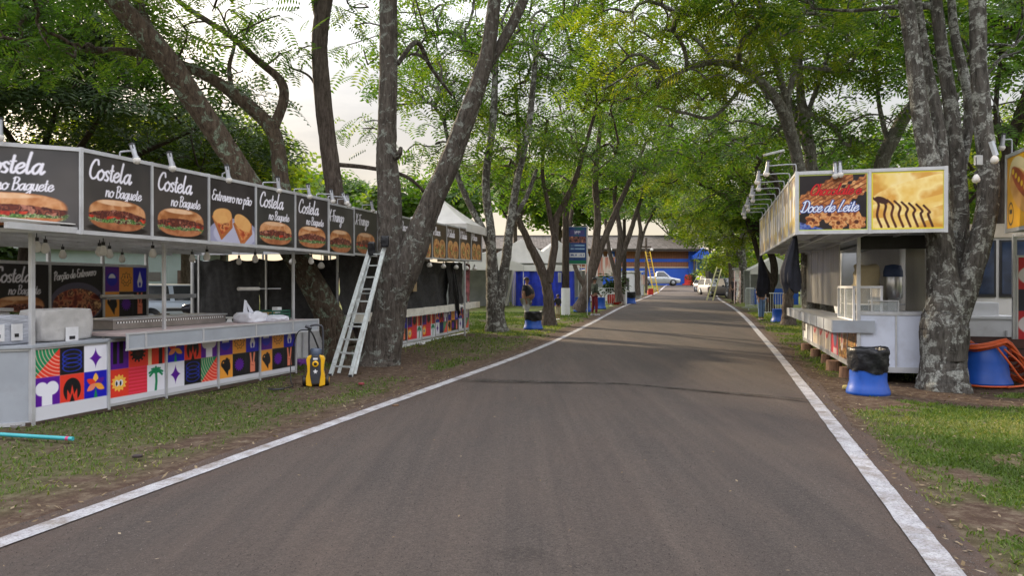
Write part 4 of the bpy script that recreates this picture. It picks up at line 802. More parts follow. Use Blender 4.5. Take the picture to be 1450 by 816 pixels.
for i, (px, py, Y, rr, hh, lab, lf) in enumerate([
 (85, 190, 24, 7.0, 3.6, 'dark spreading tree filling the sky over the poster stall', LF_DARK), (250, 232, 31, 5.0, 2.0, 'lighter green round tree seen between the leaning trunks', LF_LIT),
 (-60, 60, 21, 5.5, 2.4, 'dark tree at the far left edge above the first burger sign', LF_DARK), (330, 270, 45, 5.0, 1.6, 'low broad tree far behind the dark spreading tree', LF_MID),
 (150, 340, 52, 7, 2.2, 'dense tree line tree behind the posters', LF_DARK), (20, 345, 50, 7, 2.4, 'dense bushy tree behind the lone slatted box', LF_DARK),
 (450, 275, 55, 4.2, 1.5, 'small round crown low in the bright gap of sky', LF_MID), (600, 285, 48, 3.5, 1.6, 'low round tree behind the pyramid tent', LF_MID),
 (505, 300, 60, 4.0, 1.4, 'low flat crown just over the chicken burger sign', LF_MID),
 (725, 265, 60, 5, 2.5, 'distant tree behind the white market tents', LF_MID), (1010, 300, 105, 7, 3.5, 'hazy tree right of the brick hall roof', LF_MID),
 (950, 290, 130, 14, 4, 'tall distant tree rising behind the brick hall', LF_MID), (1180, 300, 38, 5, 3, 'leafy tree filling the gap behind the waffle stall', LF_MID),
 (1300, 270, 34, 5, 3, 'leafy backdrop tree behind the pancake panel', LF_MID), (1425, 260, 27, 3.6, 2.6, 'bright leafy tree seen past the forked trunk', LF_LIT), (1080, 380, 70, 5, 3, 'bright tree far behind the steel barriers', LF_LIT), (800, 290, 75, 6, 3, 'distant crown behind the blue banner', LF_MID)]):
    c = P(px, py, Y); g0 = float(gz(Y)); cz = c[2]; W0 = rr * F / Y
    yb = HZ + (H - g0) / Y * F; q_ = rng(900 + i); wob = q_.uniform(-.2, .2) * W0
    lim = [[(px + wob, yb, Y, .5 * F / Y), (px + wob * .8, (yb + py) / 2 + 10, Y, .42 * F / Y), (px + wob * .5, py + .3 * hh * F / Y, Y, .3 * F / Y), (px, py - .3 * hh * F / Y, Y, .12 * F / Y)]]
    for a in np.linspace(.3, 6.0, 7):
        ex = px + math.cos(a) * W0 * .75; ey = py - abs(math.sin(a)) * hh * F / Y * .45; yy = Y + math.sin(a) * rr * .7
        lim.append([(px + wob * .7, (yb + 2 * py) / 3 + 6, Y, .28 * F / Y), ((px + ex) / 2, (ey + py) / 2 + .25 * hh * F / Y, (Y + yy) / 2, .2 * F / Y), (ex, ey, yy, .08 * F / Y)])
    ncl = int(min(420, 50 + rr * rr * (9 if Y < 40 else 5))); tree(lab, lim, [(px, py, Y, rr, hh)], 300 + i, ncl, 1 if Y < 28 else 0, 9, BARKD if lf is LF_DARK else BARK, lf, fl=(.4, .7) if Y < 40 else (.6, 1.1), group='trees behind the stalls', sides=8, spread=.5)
# ------------------------------------------------------------------ market stalls
def obox(mb, o, ex, en, a, n, z, m):
    o = np.array(o, float); ex = np.array(ex, float); en = np.array(en, float); k = np.array([0, 0, 1.])
    v = [o + ex * i + en * j + k * l for l in z for j in n for i in a]
    f = [(0, 1, 3, 2), (4, 6, 7, 5), (0, 4, 5, 1), (2, 3, 7, 6), (0, 2, 6, 4), (1, 5, 7, 3)]
    return mb.add(np.array(v), f, m)
def panel(parent, o, ex, en, w, z0, z1, cv, name='sign_panel', fr=.04, board=None, m=ALU, post=True):
    "framed board: o its left foot, ex to the viewer's right, en outward"
    b = MB(); board = board or WHITE; h = z1 - z0
    obox(b, o, ex, en, (.004, w - .004), (-.02, 0), (z0 + .003, z1 - .003), board)
    if fr:
        obox(b, o, ex, en, (0, w), (-.03, .014), (z0 - fr * .5, z0 + fr * .6), m); obox(b, o, ex, en, (0, w), (-.031, .015), (z1 - fr * .6, z1 + fr * .5), m)
        if post:
            obox(b, o, ex, en, (-fr * .45, fr * .45), (-.035, .02), (z0 - fr * .6, z1 + fr * .6), m); obox(b, o, ex, en, (w - fr * .4, w + fr * .4), (-.034, .019), (z0 - fr * .59, z1 + fr * .59), m)
    if cv is not None:
        mx = fr * .55; cx, cz = (w - 2 * mx) / cv.w, (h - 2 * fr * .7) / cv.h
        cv.U = cv.U * cx; cv.V = cv.V * cz
        picture(b, cv, np.array(o, float) + np.array([0, 0, z0 + fr * .7]), ex, (0, 0, 1), np.array(en) * .005 + np.array(ex) * mx)
    return b.build(name, parent)
GREYM = mat('grey_lamp_metal', (.30, .31, .33), .45, .3, .1, 8)
def spotlight(parent, foot, out, reach=.32, rise=.14, tilt=.5, side=0., arm=True):
    foot = np.array(foot, float); out = np.array(out, float); sd = np.array([-out[1], out[0], 0]) * side; up = np.array([0, 0, 1.])
    b = MB(); e = foot + up * rise + (out * reach + sd)
    b.tube(catmull([foot, foot + up * rise * .8, foot + up * rise + (e - foot) * .15 * [1, 1, 0], e], 4), .011, GREYM, 6)
    ax = out * math.sin(tilt) * .6 - up * math.cos(tilt); ax /= np.linalg.norm(ax)
    b.tube([e - ax * .07, e + ax * .09], .030, GREYM, 10); b.tube([e + ax * .08, e + ax * .11], .038, GREYM, 10)
    b.bar(tuple(e - ax * .1), tuple(e - ax * .02), .05, .05, BLACK)
    o = b.build('spotlight', parent); g = MB(); k = np.linspace(0, 1, 6); g.tube([e + ax * (.108 + .062 * t) for t in k], .048 * np.sqrt(np.maximum(0, 1 - (k * .95) ** 3)) , BULB, 12); g.build('bulb', o); return o
def hang_lamp(parent, p, r=.06, drop=.1):
    p = np.array(p, float); b = MB(); b.tube([p, p - [0, 0, drop]], .006, BLACK, 5); b.tube([p - [0, 0, drop], p - [0, 0, drop + .055]], .022, BLACK, 8)
    o = b.build('hanging_lamp', parent); g = MB(); g.lathe([(.022, 0), (r * .75, -.03), (r, -.07), (r * .96, -.10), (r * .6, -.125), (.004, -.132)], BULB, p - [0, 0, drop + .045], 14); g.build('bulb', o); return o
def post(parent, x, y, z0, z1, w=.042, m=ALU, name='post'):
    b = MB(); b.bb((x - w / 2, y - w / 2, z0), (x + w / 2, y + w / 2, z1), m); return b.build(name, parent, .004)
def beam(parent, a, b_, w=.045, h=.06, m=ALU, name='roof_beam'):
    b = MB(); b.bar(a, b_, w, h, m); return b.build(name, parent)
def boxpart(parent, name, boxes, m, bevel=0.):
    b = MB()
    for a, c in boxes: b.bb(a, c, m)
    return b.build(name, parent, bevel)
# ---- first stall on the left: roast rib baguettes
D1 = np.array([math.sin(R(17.7)), math.cos(R(17.7))]); O1 = np.array([-5.15, 9.44, 0]); A1 = math.atan2(D1[1], D1[0])
def W1(x, y, z): return np.array([O1[0] + D1[0] * x - D1[1] * y, O1[1] + D1[1] * x + D1[0] * y, z])
s1 = thing('food_stall', 'nearest stall on the left, with baguette signs and a counter fronted by colourful tiles', 'stall', O1, A1, 'food stalls on the left verge')
NF = (0, -1, 0); EX = (1, 0, 0)
for i in range(5):
    cv = p_entrevero() if i == 2 else p_costela(seed=i, bgc=[(66, 62, 60), (58, 54, 52), 0, (62, 60, 58), (56, 52, 52)][i])
    panel(s1, (-.83 + 1.05 * i, -.486, 0), EX, NF, 1.05, 2.215, 3.165, cv)
panel(s1, (-.83 - .7 * 1.5, -.486 + .715 * 1.5, 0), (.7, -.715, 0), (-.715, -.7, 0), 1.5, 2.215, 3.165, p_costela(1.45, .9, 190, 6, (.50, .66), bgc=(74, 72, 72)))
panel(s1, (-1.88, 2.6, 0), (0, -1, 0), (-1, 0, 0), 2.0, 2.215, 3.165, p_costela(1.9, .9, 90, 8)); panel(s1, (4.42, -.486, 0), (0, 1, 0), (1, 0, 0), 1.0, 2.215, 3.165, None)
for x, s, t in ((-.35, .0, .55), (.55, -.3, .4), (1.5, -.15, .3), (2.45, .1, .2), (3.3, .1, .3), (3.98, .15, .35), (4.36, .2, .7)):
    spotlight(s1, (x + .1, -.46, 3.17), (0, -1, 0), .21, .07, t, s)
spotlight(s1, (-1.35, .06, 3.17), (-.715, -.7, 0), .16, .16, .2, 0)
# roof
boxpart(s1, 'roof_tarp', [((-1.75, -.45, 2.30), (4.40, 3.05, 2.312))], TARPW)
for y in (-.44, .25, .9, 1.6, 2.3, 3.0): beam(s1, (-1.7, y, 2.235), (4.38, y, 2.235), .05, .07)
for x in (-1.045, .98, 3.07, 4.2): beam(s1, (x, -.40, 2.262), (x, 3.0, 2.262), .04, .05)
post(s1, -1.045, 0, 0, 2.21, .05); post(s1, .98, .02, .97, 2.21); post(s1, 4.1, .04, .97, 2.21)
for x in (-.35, .68, 1.71, 2.76, 3.75, 4.96): post(s1, x, 3.0, 0, 2.22, .05)
for x, y in ((-.9, .1), (-.62, .3), (.05, .12), (.18, .32), (.86, .1), (.80, .8), (.75, 1.6), (2.0, .15), (2.6, .95), (3.1, .1), (4.15, -.3), (2.4, 2.2), (4.1, 1.2)): hang_lamp(s1, (x, y, 2.215), .05, .05)
# back wall
back = [('Costela', None), ('porcao', None), ('tiles', None)]
panel(s1, (.68, 2.98, 0), EX, NF, 1.03, 1.02, 1.97, p_costela(1, .9, 90, 4, bgc=(30, 27, 28)), 'poster_panel'); panel(s1, (1.71, 2.98, 0), EX, NF, 1.05, 1.02, 1.97, p_porcao(), 'poster_panel')
panel(s1, (2.76, 2.98, 0), EX, NF, .99, 1.02, 1.97, p_tiles('d', 1, .9, 90), 'printed_panel'); panel(s1, (-.35, 2.98, 0), EX, NF, 1.03, 1.02, 1.97, p_costela(1, .9, 60, 5, bgc=(30, 27, 28)), 'poster_panel')
boxpart(s1, 'back_board', [((-.4, 2.99, .04), (3.75, 3.02, 1.0))], GREYB)
boxpart(s1, 'rail', [((2.75, 2.90, 1.36), (4.96, 2.95, 1.44))], ALU)
tb_ = MB(); tb_.tube([(2.6, 2.86, 1.42), (3.3, 2.86, 1.42)], .03, BULB, 8); tb_.build('tube_lamp', s1); tb_ = MB(); tb_.tube([(3.05, .4, 1.55), (3.55, .36, 1.55)], .03, BULB, 8); tb_.tube([(3.55, .36, 1.55), (4.09, .3, 1.55)], .012, ALU, 6); tb_.build('tube_lamp', s1)
# counter
for i, (k, x0, x1) in enumerate((('a', -1.045, 0), ('b', 0, .98), ('c', .98, 2.05), ('d', 2.05, 3.07), ('d', 3.07, 4.1))):
    z1 = .885 if i == 0 else .90
    panel(s1, (x0, 0, 0), EX, NF, x1 - x0, .07 if i else .03, z1, p_tiles(k, x1 - x0, z1, 150 if i < 2 else 120, .17 if i == 0 else .08), 'printed_panel', .03)
    post(s1, x1, -.012, .02, .97 if i else .93, .036)
panel(s1, (-1.045 - .7 * 1.3, .715 * 1.3, 0), (.7, -.715, 0), (-.715, -.7, 0), 1.3, .03, .885, None, 'side_panel', .04, GREYB)
panel(s1, (-1.955, 2.6, 0), (0, -1, 0), (-1, 0, 0), 1.67, .03, .885, None, 'side_panel', .04, GREYB)
panel(s1, (4.1, .02, 0), (0, 1, 0), (1, 0, 0), .9, .05, .90, None, 'side_panel', .04, WHITE)
b = MB(); b.prism([(-1.07, -.03), (.03, -.03), (.03, .62), (-1.3, .62), (-1.95, .92)], .887, .925, GREYB); b.build('counter_top', s1, .004)
boxpart(s1, 'counter_top', [((.03, -.27, .955), (4.4, .50, .992))], mat('pinkish_worktop', (.42, .34, .33), .5, 0, .12, 5), .004)
b = MB(); b.bb((.03, -.285, .79), (4.4, -.262, .995), GREYB); b.bb((4.40, -.285, .79), (4.42, .3, .995), GREYB)
for x in (.03, .33, 1.4, 2.6, 3.6, 4.4): b.bb((x - .016, -.296, .782), (x + .016, -.2855, 1.0), ALU)
for z in (.79, .99): b.bb((.0, -.293, z - .012), (4.41, -.2853, z + .012), ALU)
b.build('fascia', s1)
boxpart(s1, 'plinth', [((-1.1, -.02, 0), (4.2, .05, .045))], DARKW)
boxpart(s1, 'floor_deck', [((-1.2, .06, 0), (4.1, 3.0, .03))], mat('worn_deck', (.20, .19, .18), .7, 0, .2, 4))
# things on that counter
def T1(name, label, cat, x, y, z, group=None, rz=0): return thing(name, label, cat, W1(x, y, z), A1 + rz, group)
WRAP = mat('wrapped_packs', (.42, .44, .50), .3, 0, .2, 14, bump=.8, bscale=26, stretch=(.4, .4, 3)); PAPER = mat('paper_pack', (.44, .43, .42), .6, 0, .10, 9, bump=.5, bscale=14)
def soft_block(w, d, h, m, seed, n=12, wob=.012):
    b = MB(); q = rng(seed); bm = bmesh.new(); bmesh.ops.create_cube(bm, size=1); bmesh.ops.subdivide_edges(bm, edges=bm.edges, cuts=n, use_grid_fill=True)
    V = np.array([v.co for v in bm.verts]); f = [[v.index for v in p.verts] for p in bm.faces]; bm.verts.index_update(); f = [[v.index for v in p.verts] for p in bm.faces]; bm.free()
    r = np.linalg.norm(V, axis=1); V = V * (1 - .10 * np.clip((r - .62) / .25, 0, 1))[:, None]; V = V * np.array([w, d, h]) + np.array([0, 0, h / 2])
    nn = (fbm(V[:, 0] * 9 + V[:, 1] * 5, V[:, 2] * 14 + V[:, 1] * 7, seed) - .5); V[:, 0] += nn * wob * 3; V[:, 2] += (fbm(V[:, 0] * 7, V[:, 1] * 7, seed + 2) - .5) * wob * 3 * (V[:, 2] > .05); V[:, 1] += nn * wob * 3
    b.add(V, f, m, True); return b
t = T1('wrapped_packs', 'pale blue plastic wrapped stack of packs on the counter corner', 'packs', -1.14, .42, .925, 'supplies on the counter'); soft_block(.62, .42, .34, WRAP, 1).build('wrap', t)
b = MB(); 
for k in range(2): b.bb((-.22 + k * .22, -.225, .05), (-.08 + k * .22, -.221, .24), WHITE); b.bb((-.18 + k * .22, -.229, .09), (-.13 + k * .22, -.2255, .13), BLACK)
b.build('paper_label', t)
t = T1('paper_bale', 'big white paper wrapped bale standing beside the plastic wrapped packs', 'bale', -.42, .36, .925, 'supplies on the counter'); soft_block(.74, .40, .40, PAPER, 2, 12, .008).build('wrap', t)
b = MB(); b.bb((-.06, -.216, .0), (.12, -.2118, .17), WHITE); b.bb((-.01, -.220, .02), (.07, -.2165, .06), BLACK); b.build('paper_label', t)
t = T1('crate_box', 'tall pale box with horizontal ribs behind the wrapped packs', 'box', -.85, 1.35, .62); b = MB()
for k in range(6): b.bb((-.44 - .012 * k, -.25, .11 * k), (.34 + .012 * k, .25, .11 * k + .098), PAPER)
b.bb((-.55, -.27, .66), (.44, .27, .70), PAPER); b.build('body', t)
boxpart(t, 'stand', [((-.4, -.24, -.6), (.36, .24, -.005))], GREYB)
t = T1('food_bag', 'red and yellow packs piled beside the paper bale', 'packs', .14, .80, .992, 'supplies on the counter'); soft_block(.40, .24, .10, mat('yellow_pack', (.55, .40, .04), .4), 4, 6).build('yellow_pack', t)
o = soft_block(.50, .26, .17, mat('red_pack', (.30, .035, .05), .35, 0, .3, 9), 3, 8).build('red_pack', t); o.location = (0.02, 0, .10)
boxpart(s1, 'work_shelf', [((-.3, .62, .94), (.9, 1.1, .985))], GREYB)
t = T1('griddle', 'long steel griddle tray with a slotted front on the counter', 'griddle', 1.75, .78, .992); b = MB(); b.bb((-1.15, -.25, 0), (1.15, .25, .13), mat('grill_steel', (.30, .27, .25), .45, .4, .2, 5)); b.bb((-1.17, -.27, .13), (1.17, .27, .15), ALU); b.build('tray', t, .004)
SLOT = mat('slotted_steel', (.12, .11, .10), .5, .3, .2, 5); _n = SLOT.node_tree.nodes; _w = _n.new('ShaderNodeTexWave'); _w.inputs['Scale'].default_value = 6.3; _w.bands_direction = 'X'; _t = _n.new('ShaderNodeTexCoord'); SLOT.node_tree.links.new(_t.outputs['Object'], _w.inputs['Vector']); SLOT.node_tree.links.new(_w.outputs['Fac'], _n['Principled BSDF'].inputs['Base Color'])
b = MB(); b.bb((-1.1, -.2545, .085), (1.1, -.2505, .11), SLOT); b.build('slotted_face', t); boxpart(s1, 'work_shelf', [((.6, .505, .94), (3.0, 1.1, .988))], GREYB)
BAGW = mat('white_bag', (.62, .64, .70), .4, 0, .06, 6, bump=.6, bscale=12)
t = T1('plastic_bag', 'white plastic bag with its handles up, on the far half of the counter', 'bag', 3.05, .15, .992); b = soft_block(.50, .34, .17, BAGW, 7, 10, .03); b.add(np.array([(-.2, 0, .15), (-.05, .02, .14), (-.1, 0, .36), (-.14, .02, .38), (-.02, 0, .14), (.08, -.03, .13), (-.1, 0, .34), (-.14, 0, .36)]), [(0, 1, 2, 3), (4, 5, 6, 7)], BAGW); b.build('sack', t)
t = T1('plastic_bag', 'flat crumpled white bag lying beside the green crate', 'bag', 3.5, .0, .992); soft_block(.44, .30, .09, BAGW, 8, 10, .03).build('sack', t)
GREENC = mat('green_crate', (.02, .09, .06), .5)
t = T1('crate', 'dark green plastic crate filled with cups and packs on the counter', 'crate', 3.85, .28, .992); b = MB()
for z in (.0, .05, .10, .15): b.bb((-.26, -.17, z), (.26, -.155, z + .03), GREENC); b.bb((-.26, .155, z), (.26, .17, z + .03), GREENC); b.bb((-.26, -.155, z), (-.245, .155, z + .03), GREENC); b.bb((.245, -.155, z), (.26, .155, z + .03), GREENC)
for x in (-.253, 0, .253):
    for y in (-.1628, .1628): b.bb((x - .012, y - .0105, .001), (x + .012, y + .0105, .179), GREENC)
b.bb((-.24, -.15, .002), (.24, .15, .012), GREENC); b.build('body', t)
for i, (x, z, k) in enumerate(((-.02, .16, 0), (.12, .16, 0), (.06, .26, 0), (.2, .15, 0), (-.17, .2, 1))):
    o = boxpart(None, 'paper_pack', [((-.06, -.06, 0), (.06, .06, .11))] if not k else [((-.10, -.06, 0), (.10, .06, .09))], WHITE if not k else mat('kraft_pack', (.45, .30, .12), .7), .006); place(o, W1(3.85 + x, .28 + (.05 if i % 2 else -.03), .992 + z - .14), A1)
    tag(o, ['white pack in the middle of the green crate', 'white pack right of the middle in the green crate', 'topmost white pack heaped over the green crate', 'white pack at the right end of the green crate', 'yellowish carton at the left end of the green crate'][i], 'pack', 'packs in the green crate')
# ---- second stall on the left, closed with black netting
D2 = np.array([.25, .968]); D2 /= np.linalg.norm(D2); O2 = np.array([-3.68, 15.7, 0]); A2 = math.atan2(D2[1], D2[0])
def W2(x, y, z): return np.array([O2[0] + D2[0] * x - D2[1] * y, O2[1] + D2[1] * x + D2[0] * y, z])
s2 = thing('food_stall', 'burger stall further along the left verge, closed with black netting', 'stall', O2, A2, 'food stalls on the left verge')
names = ['X-Frango', 'X-Frango', 'X-Salada', 'X-Bacon', 'X-Salada', 'X-Bacon', 'X-Salada', 'X-Salada', 'X-Bacon']
for i in range(9):
    z0 = 2.24 + .021 * i; x0 = -1.42 + 1.138 * i - .0
    panel(s2, (x0, -.5, 0), EX, NF, 1.138, z0, z0 + .955, p_xpanel(names[i], seed=i, warm=i > 3), 'sign_panel', .035)
panel(s2, (-1.42, 2.4, 0), (0, -1, 0), (-1, 0, 0), 2.9, 2.24, 3.19, None, 'sign_panel', .04, GREYB)
panel(s2, (-1.42 + 1.138 * 9, -.5, 0), (0, 1, 0), (1, 0, 0), 1.5, 2.42, 3.37, p_stripe(), 'sign_panel')
boxpart(s2, 'roof_tarp', [((-1.4, -.46, 2.5), (8.8, 3.3, 2.512))], TARPW)
def net(parent, o, ex, en, w, z0, z1, seed, sag=.03, nx=60, nz=30):
    b = MB(); u = np.linspace(0, w, nx); v = np.linspace(0, 1, nz); q = fbm(u[None] * 1.8, v[:, None] * 2, seed) - .5; q = q + .5 * (fbm(u[None] * 5 + v[:, None] * 1.5, v[:, None] * .8, seed + 1) - .5); top = z1 - np.abs(np.sin(u / w * 3.1416 * 3)) * sag
    pts = np.array(o)[None, None] + u[None, :, None] * np.array(ex)[None, None] + (q * .22)[..., None] * np.array(en)[None, None]; pts = pts + (z0 + (top[None] - z0) * v[:, None])[..., None] * np.array([0, 0, 1.]); b.grid(pts, NET); return b.build('shade_net', parent)
net(s2, (.0, -.06, 0), EX, NF, 6.85, .98, 2.30, 3); net(s2, (6.6, -.10, 0), EX, NF, 1.55, 1.05, 2.34, 5); 
net(s2, (.0, 1.9, 0), (0, -1, 0), (-1, 0, 0), 1.9, .86, 2.2, 8, .05); net(s2, (.0, 3.5, 0), (0, -1, 0), (-1, 0, 0), 1.6, .62, 2.2, 9, .05); net(s2, (.9, 3.8, 0), (-1, -.3, 0), (-.3, -1, 0), .95, .55, 2.15, 10)
panel(s2, (-.01, 3.4, 0), (0, -1, 0), (-1, 0, 0), 1.7, .05, .9, None, 'side_panel', .035); panel(s2, (-.01, 1.7, 0), (0, -1, 0), (-1, 0, 0), .85, .05, .9, None, 'side_panel', .035); panel(s2, (-.01, .85, 0), (0, -1, 0), (-1, 0, 0), .85, .05, .9, None, 'side_panel', .035)
for x, y in ((0, 0), (0, 1.7), (0, 3.4), (4.5, 0), (9.0, 0), (9.0, 3.3), (4.5, 3.3)): post(s2, x, y + .02, 0, 2.5)
seq = ['c', 'd', 'd', 'b', 'b', 'c', 'd', 'c']
for i in range(8):
    x0 = 1.05 * i + .6; g0 = float(gz(W2(x0, 0, 0)[1])); panel(s2, (x0, 0, 0), EX, NF, 1.05, g0 + .10, g0 + .84, p_tiles(seq[i], 1.05, .75, 84, .05), 'printed_panel', .03)
b = MB()
for i in range(9):
    x0 = .2 + 1.03 * i; g0 = float(gz(W2(x0, 0, 0)[1])); 
    if i == 7: b.bb((x0 + .3, -.25, .80 + g0), (x0 + 1.02, -.225, 1.0 + g0), mat('cream_board', (.62, .60, .54), .5)); continue
    b.bb((x0, -.25, .80 + g0), (x0 + 1.02, -.225, 1.0 + g0), mat('cream_board', (.62, .60, .54), .5))
b.build('fascia', s2); boxpart(s2, 'counter_top', [((.2, -.222, .93), (9.3, .4, .96))], GREYB); boxpart(s2, 'plinth', [((.2, -.01, 0), (9.1, .04, .09))], WHITE)
boxpart(s2, 'carton', [((3.9, -.12, 1.45), (4.15, -.09, 1.95))], mat('kraft', (.30, .22, .12), .8))
for x in (3.2, 4.3, 5.4, 6.5, 7.5, 8.3): hang_lamp(s2, (x, -.42, 2.3), .075, .03)
hang_lamp(s2, (-.9, -.1, 2.24), .07, .12); hang_lamp(s2, (-1.3, .3, 2.24), .07, .05)
for x in (-.9, .2): spotlight(s2, (x, -.46, 3.2), (0, -1, 0), .22, .12, .3)
b = MB(); q = rng(4)
u_ = np.linspace(0, 1, 10); v_ = np.linspace(0, 1, 14); pts = np.stack([6.4 + .25 * u_[None] + .55 * (1 - v_[:, None]) * 1.0 + 0 * u_[None], -.30 + .05 * np.sin(u_[None] * 9 + v_[:, None] * 4), .74 + 1.5 * v_[:, None] + .12 * np.sin(u_[None] * 5) * (1 - v_[:, None])], -1); b.grid(pts, BAGBLK); b.build('draped_net', s2)
o = net(s2, (8.2, -.15, 0), EX, NF, .5, 1.1, 2.35, 15, .05, 12, 10); o.name = 'red_cloth'; o.data.materials[0] = mat('patterned_cloth', (.26, .08, .09), .8, 0, .85, 5)
# white pyramid tent behind it
t = thing('tent', 'white pyramid tent rising behind the burger stall signs', 'tent', (-2.25, 24.0, float(gz(24.0))), A2); b = MB(); z0, z1 = 3.42, 4.3
V = []; nr = 9
for k in range(nr):
    f = k / (nr - 1); r = 1.22 * (1 - f) + .03; zz = z0 + (z1 - z0) * f ** 1.25
    for e in range(4):
        for m_ in range(8):
            a0, a1 = [np.array(p) for p in (((-1, -1), (1, -1)), ((1, -1), (1, 1)), ((1, 1), (-1, 1)), ((-1, 1), (-1, -1)))[e]]; p = a0 + (a1 - a0) * m_ / 8; V.append((p[0] * r, p[1] * r, zz))
V = np.array(V); i = np.arange(nr - 1)[:, None] * 32; j = np.arange(32)[None]; q4 = np.stack([i + j, i + (j + 1) % 32, i + 32 + (j + 1) % 32, i + 32 + j], -1).reshape(-1, 4); b.add(V, q4, TARPW); b.build('roof', t)
b = MB()
for a0, a1 in (((-1.24, -1.24), (1.24, -1.24)), ((1.24, -1.24), (1.24, 1.24)), ((1.24, 1.24), (-1.24, 1.24)), ((-1.24, 1.24), (-1.24, -1.24))): b.bar((a0[0], a0[1], z0 - .12), (a1[0], a1[1], z0 - .12), .012, .25, TARPW)
b.build('valance', t)
for x, y in ((-1.2, -1.15), (1.2, -1.15), (1.2, 1.2), (-1.2, 1.2)): post(t, x, y, 0, z0 - .2, .05, ALU, 'leg')
t = thing('awning', 'rusty red corrugated awning glimpsed between the forked trunk and the burger signs', 'awning', W2(4.1, 2.2, 0), A2); b = MB()
for k in range(18): b.bar((-1.8 + k * .2, -1.0, 3.35 - .001 * (k % 2)), (-1.8 + k * .2, 1.2, 3.75), .19, .03, mat('rusty_red', (.22, .055, .045), .7, 0, .3, 4))
b.bb((-1.9, -1.03, 3.05), (1.8, -1.0, 3.36), mat('rusty_red', (.22, .055, .045))); b.build('roof', t)
for x in (-1.8, 1.7): post(t, x, -.98, 0, 3.1); post(t, x, 1.1, 0, 3.6)
# ---- waffle and pancake stall on the right
DR = np.array([.258, .966]); OR_ = np.array([4.41, 11.5, 0]); AR = math.atan2(DR[1], DR[0])
def WR(x, y, z): return np.array([OR_[0] + DR[0] * x - DR[1] * y, OR_[1] + DR[1] * x + DR[0] * y, z])
s3 = thing('food_stall', 'stall on the right with the chocolate and pancake signs, raised on wooden stumps', 'stall', OR_, AR, 'food stalls on the right verge')
ZB, ZT = 2.42, 3.35
panel(s3, (0, 0, 0), (0, -1, 0), (-1, 0, 0), 1.04, ZB, ZT, p_churros(), 'sign_panel', .045); panel(s3, (0, -1.04, 0), (0, -1, 0), (-1, 0, 0), 1.04, ZB, ZT, p_pancake(), 'sign_panel', .045); panel(s3, (0, -2.08, 0), (1, 0, 0), (0, -1, 0), 1.0, ZB, ZT, None, 'sign_panel')
def p_side(k):
    c = Cv(1, .9, 50, (150, 146, 138)); c.tex(c.rect(0, 0, 1, .9), [(206, 196, 160), (196, 170, 96), (120, 110, 110), (214, 206, 190)], 3, k + 3); c.fill(c.rect(.1, .22, .3, .6), (216, 216, 222)); c.fill(c.rect(.55, .25, .72, .6), (216, 216, 222)); return c
for k in range(8): panel(s3, (1.06 * (k + 1), 0, 0), (-1, 0, 0), (0, 1, 0), 1.06, ZB, ZT, p_side(k), 'sign_panel', .04)
boxpart(s3, 'ceiling', [((.03, -2.06, ZB + .03), (8.5, -.03, ZB + .05)), ((.9, -2.75, ZB + .031), (8.5, -2.06, ZB + .051))], GREYB)
for y in (-.5, -1.065, -1.6): beam(s3, (.05, y, ZB - .0), (8.45, y, ZB - .0), .04, .05)
for x in (2.2, 4.4, 6.6): beam(s3, (x, -.05, ZB - .012), (x, -1.04, ZB - .012), .03, .04)
for k in range(9): spotlight(s3, (.25 + k * .98, -.02, ZT), (0, 1, 0), .42 + .08 * (k % 2), .18, .25, -.1)
spotlight(s3, (.02, -.55, ZT), (-1, 0, 0), .06, .05, .3); spotlight(s3, (.02, -.62, ZT), (-1, 0, 0), .05, .06, .5)
# lower walls
PALE = mat('pale_blue_board', (.54, .58, .68), .45, 0, .06, 3, dirt=.3)
zb = .26
panel(s3, (1.0, -1.065, 0), (0, -1, 0), (-1, 0, 0), .56, zb, 1.14, None, 'front_panel', .03, PALE); panel(s3, (1.0, -1.625, 0), (0, -1, 0), (-1, 0, 0), .88, zb, 1.14, None, 'front_panel', .03, PALE)
for k in range(8):
    kk = [4, 5, 3, 2, 1, 0, None, None][k]; x1 = 1.0 + .92 * (k + 1)
    panel(s3, (x1, -1.06, 0), (-1, 0, 0), (0, 1, 0), .92, zb, .92, p_snack(kk) if kk is not None else None, 'printed_panel', .03, WHITE)
b = MB(); b.bb((.96, -.68, .83), (8.4, -.66, 1.03), GREYB); b.bb((.94, -1.3, .83), (.96, -.66, 1.03), GREYB); b.bb((.96, -1.3, .99), (8.4, -.682, 1.02), ALU)
for k in range(9): b.bb((.97 + k * .92, -.658, .825), (1.0 + k * .92, -.648, 1.035), ALU)
b.build('counter_shelf', s3)
b = MB()
for k in range(11): b.bb((3.0 + k * .5, -1.10, 1.2), (3.497 + k * .5, -1.08 - .004 * (k % 2), 2.40), STEEL)
b.build('shutter', s3)
post(s3, 1.0, -1.065, zb, ZB, .055); post(s3, 8.4, -1.065, zb, ZB, .05)
boxpart(s3, 'floor_frame', [((.98, -2.5, zb - .07), (8.45, -1.05, zb - .015))], ALU)
b = MB()
for y0, y1 in ((-1.98, -2.28), (-2.29, -2.62), (-2.63, -2.76)): b.bb((1.9, y1, .3), (1.93, y0, 2.42), STEEL)
b.build('steel_partition', s3)
boxpart(s3, 'back_board', [((3.4, -3.4, zb), (8.4, -3.35, 2.4))], mat('dark_board', (.05, .05, .05), .6)); boxpart(s3, 'valance', [((1.0, -2.5, 2.20), (1.02, -1.1, 2.42))], mat('dark_cloth', (.035, .034, .034), .9))
boxpart(s3, 'worktop', [((1.03, -2.5, 1.145), (1.55, -1.10, 1.176))], ALU)
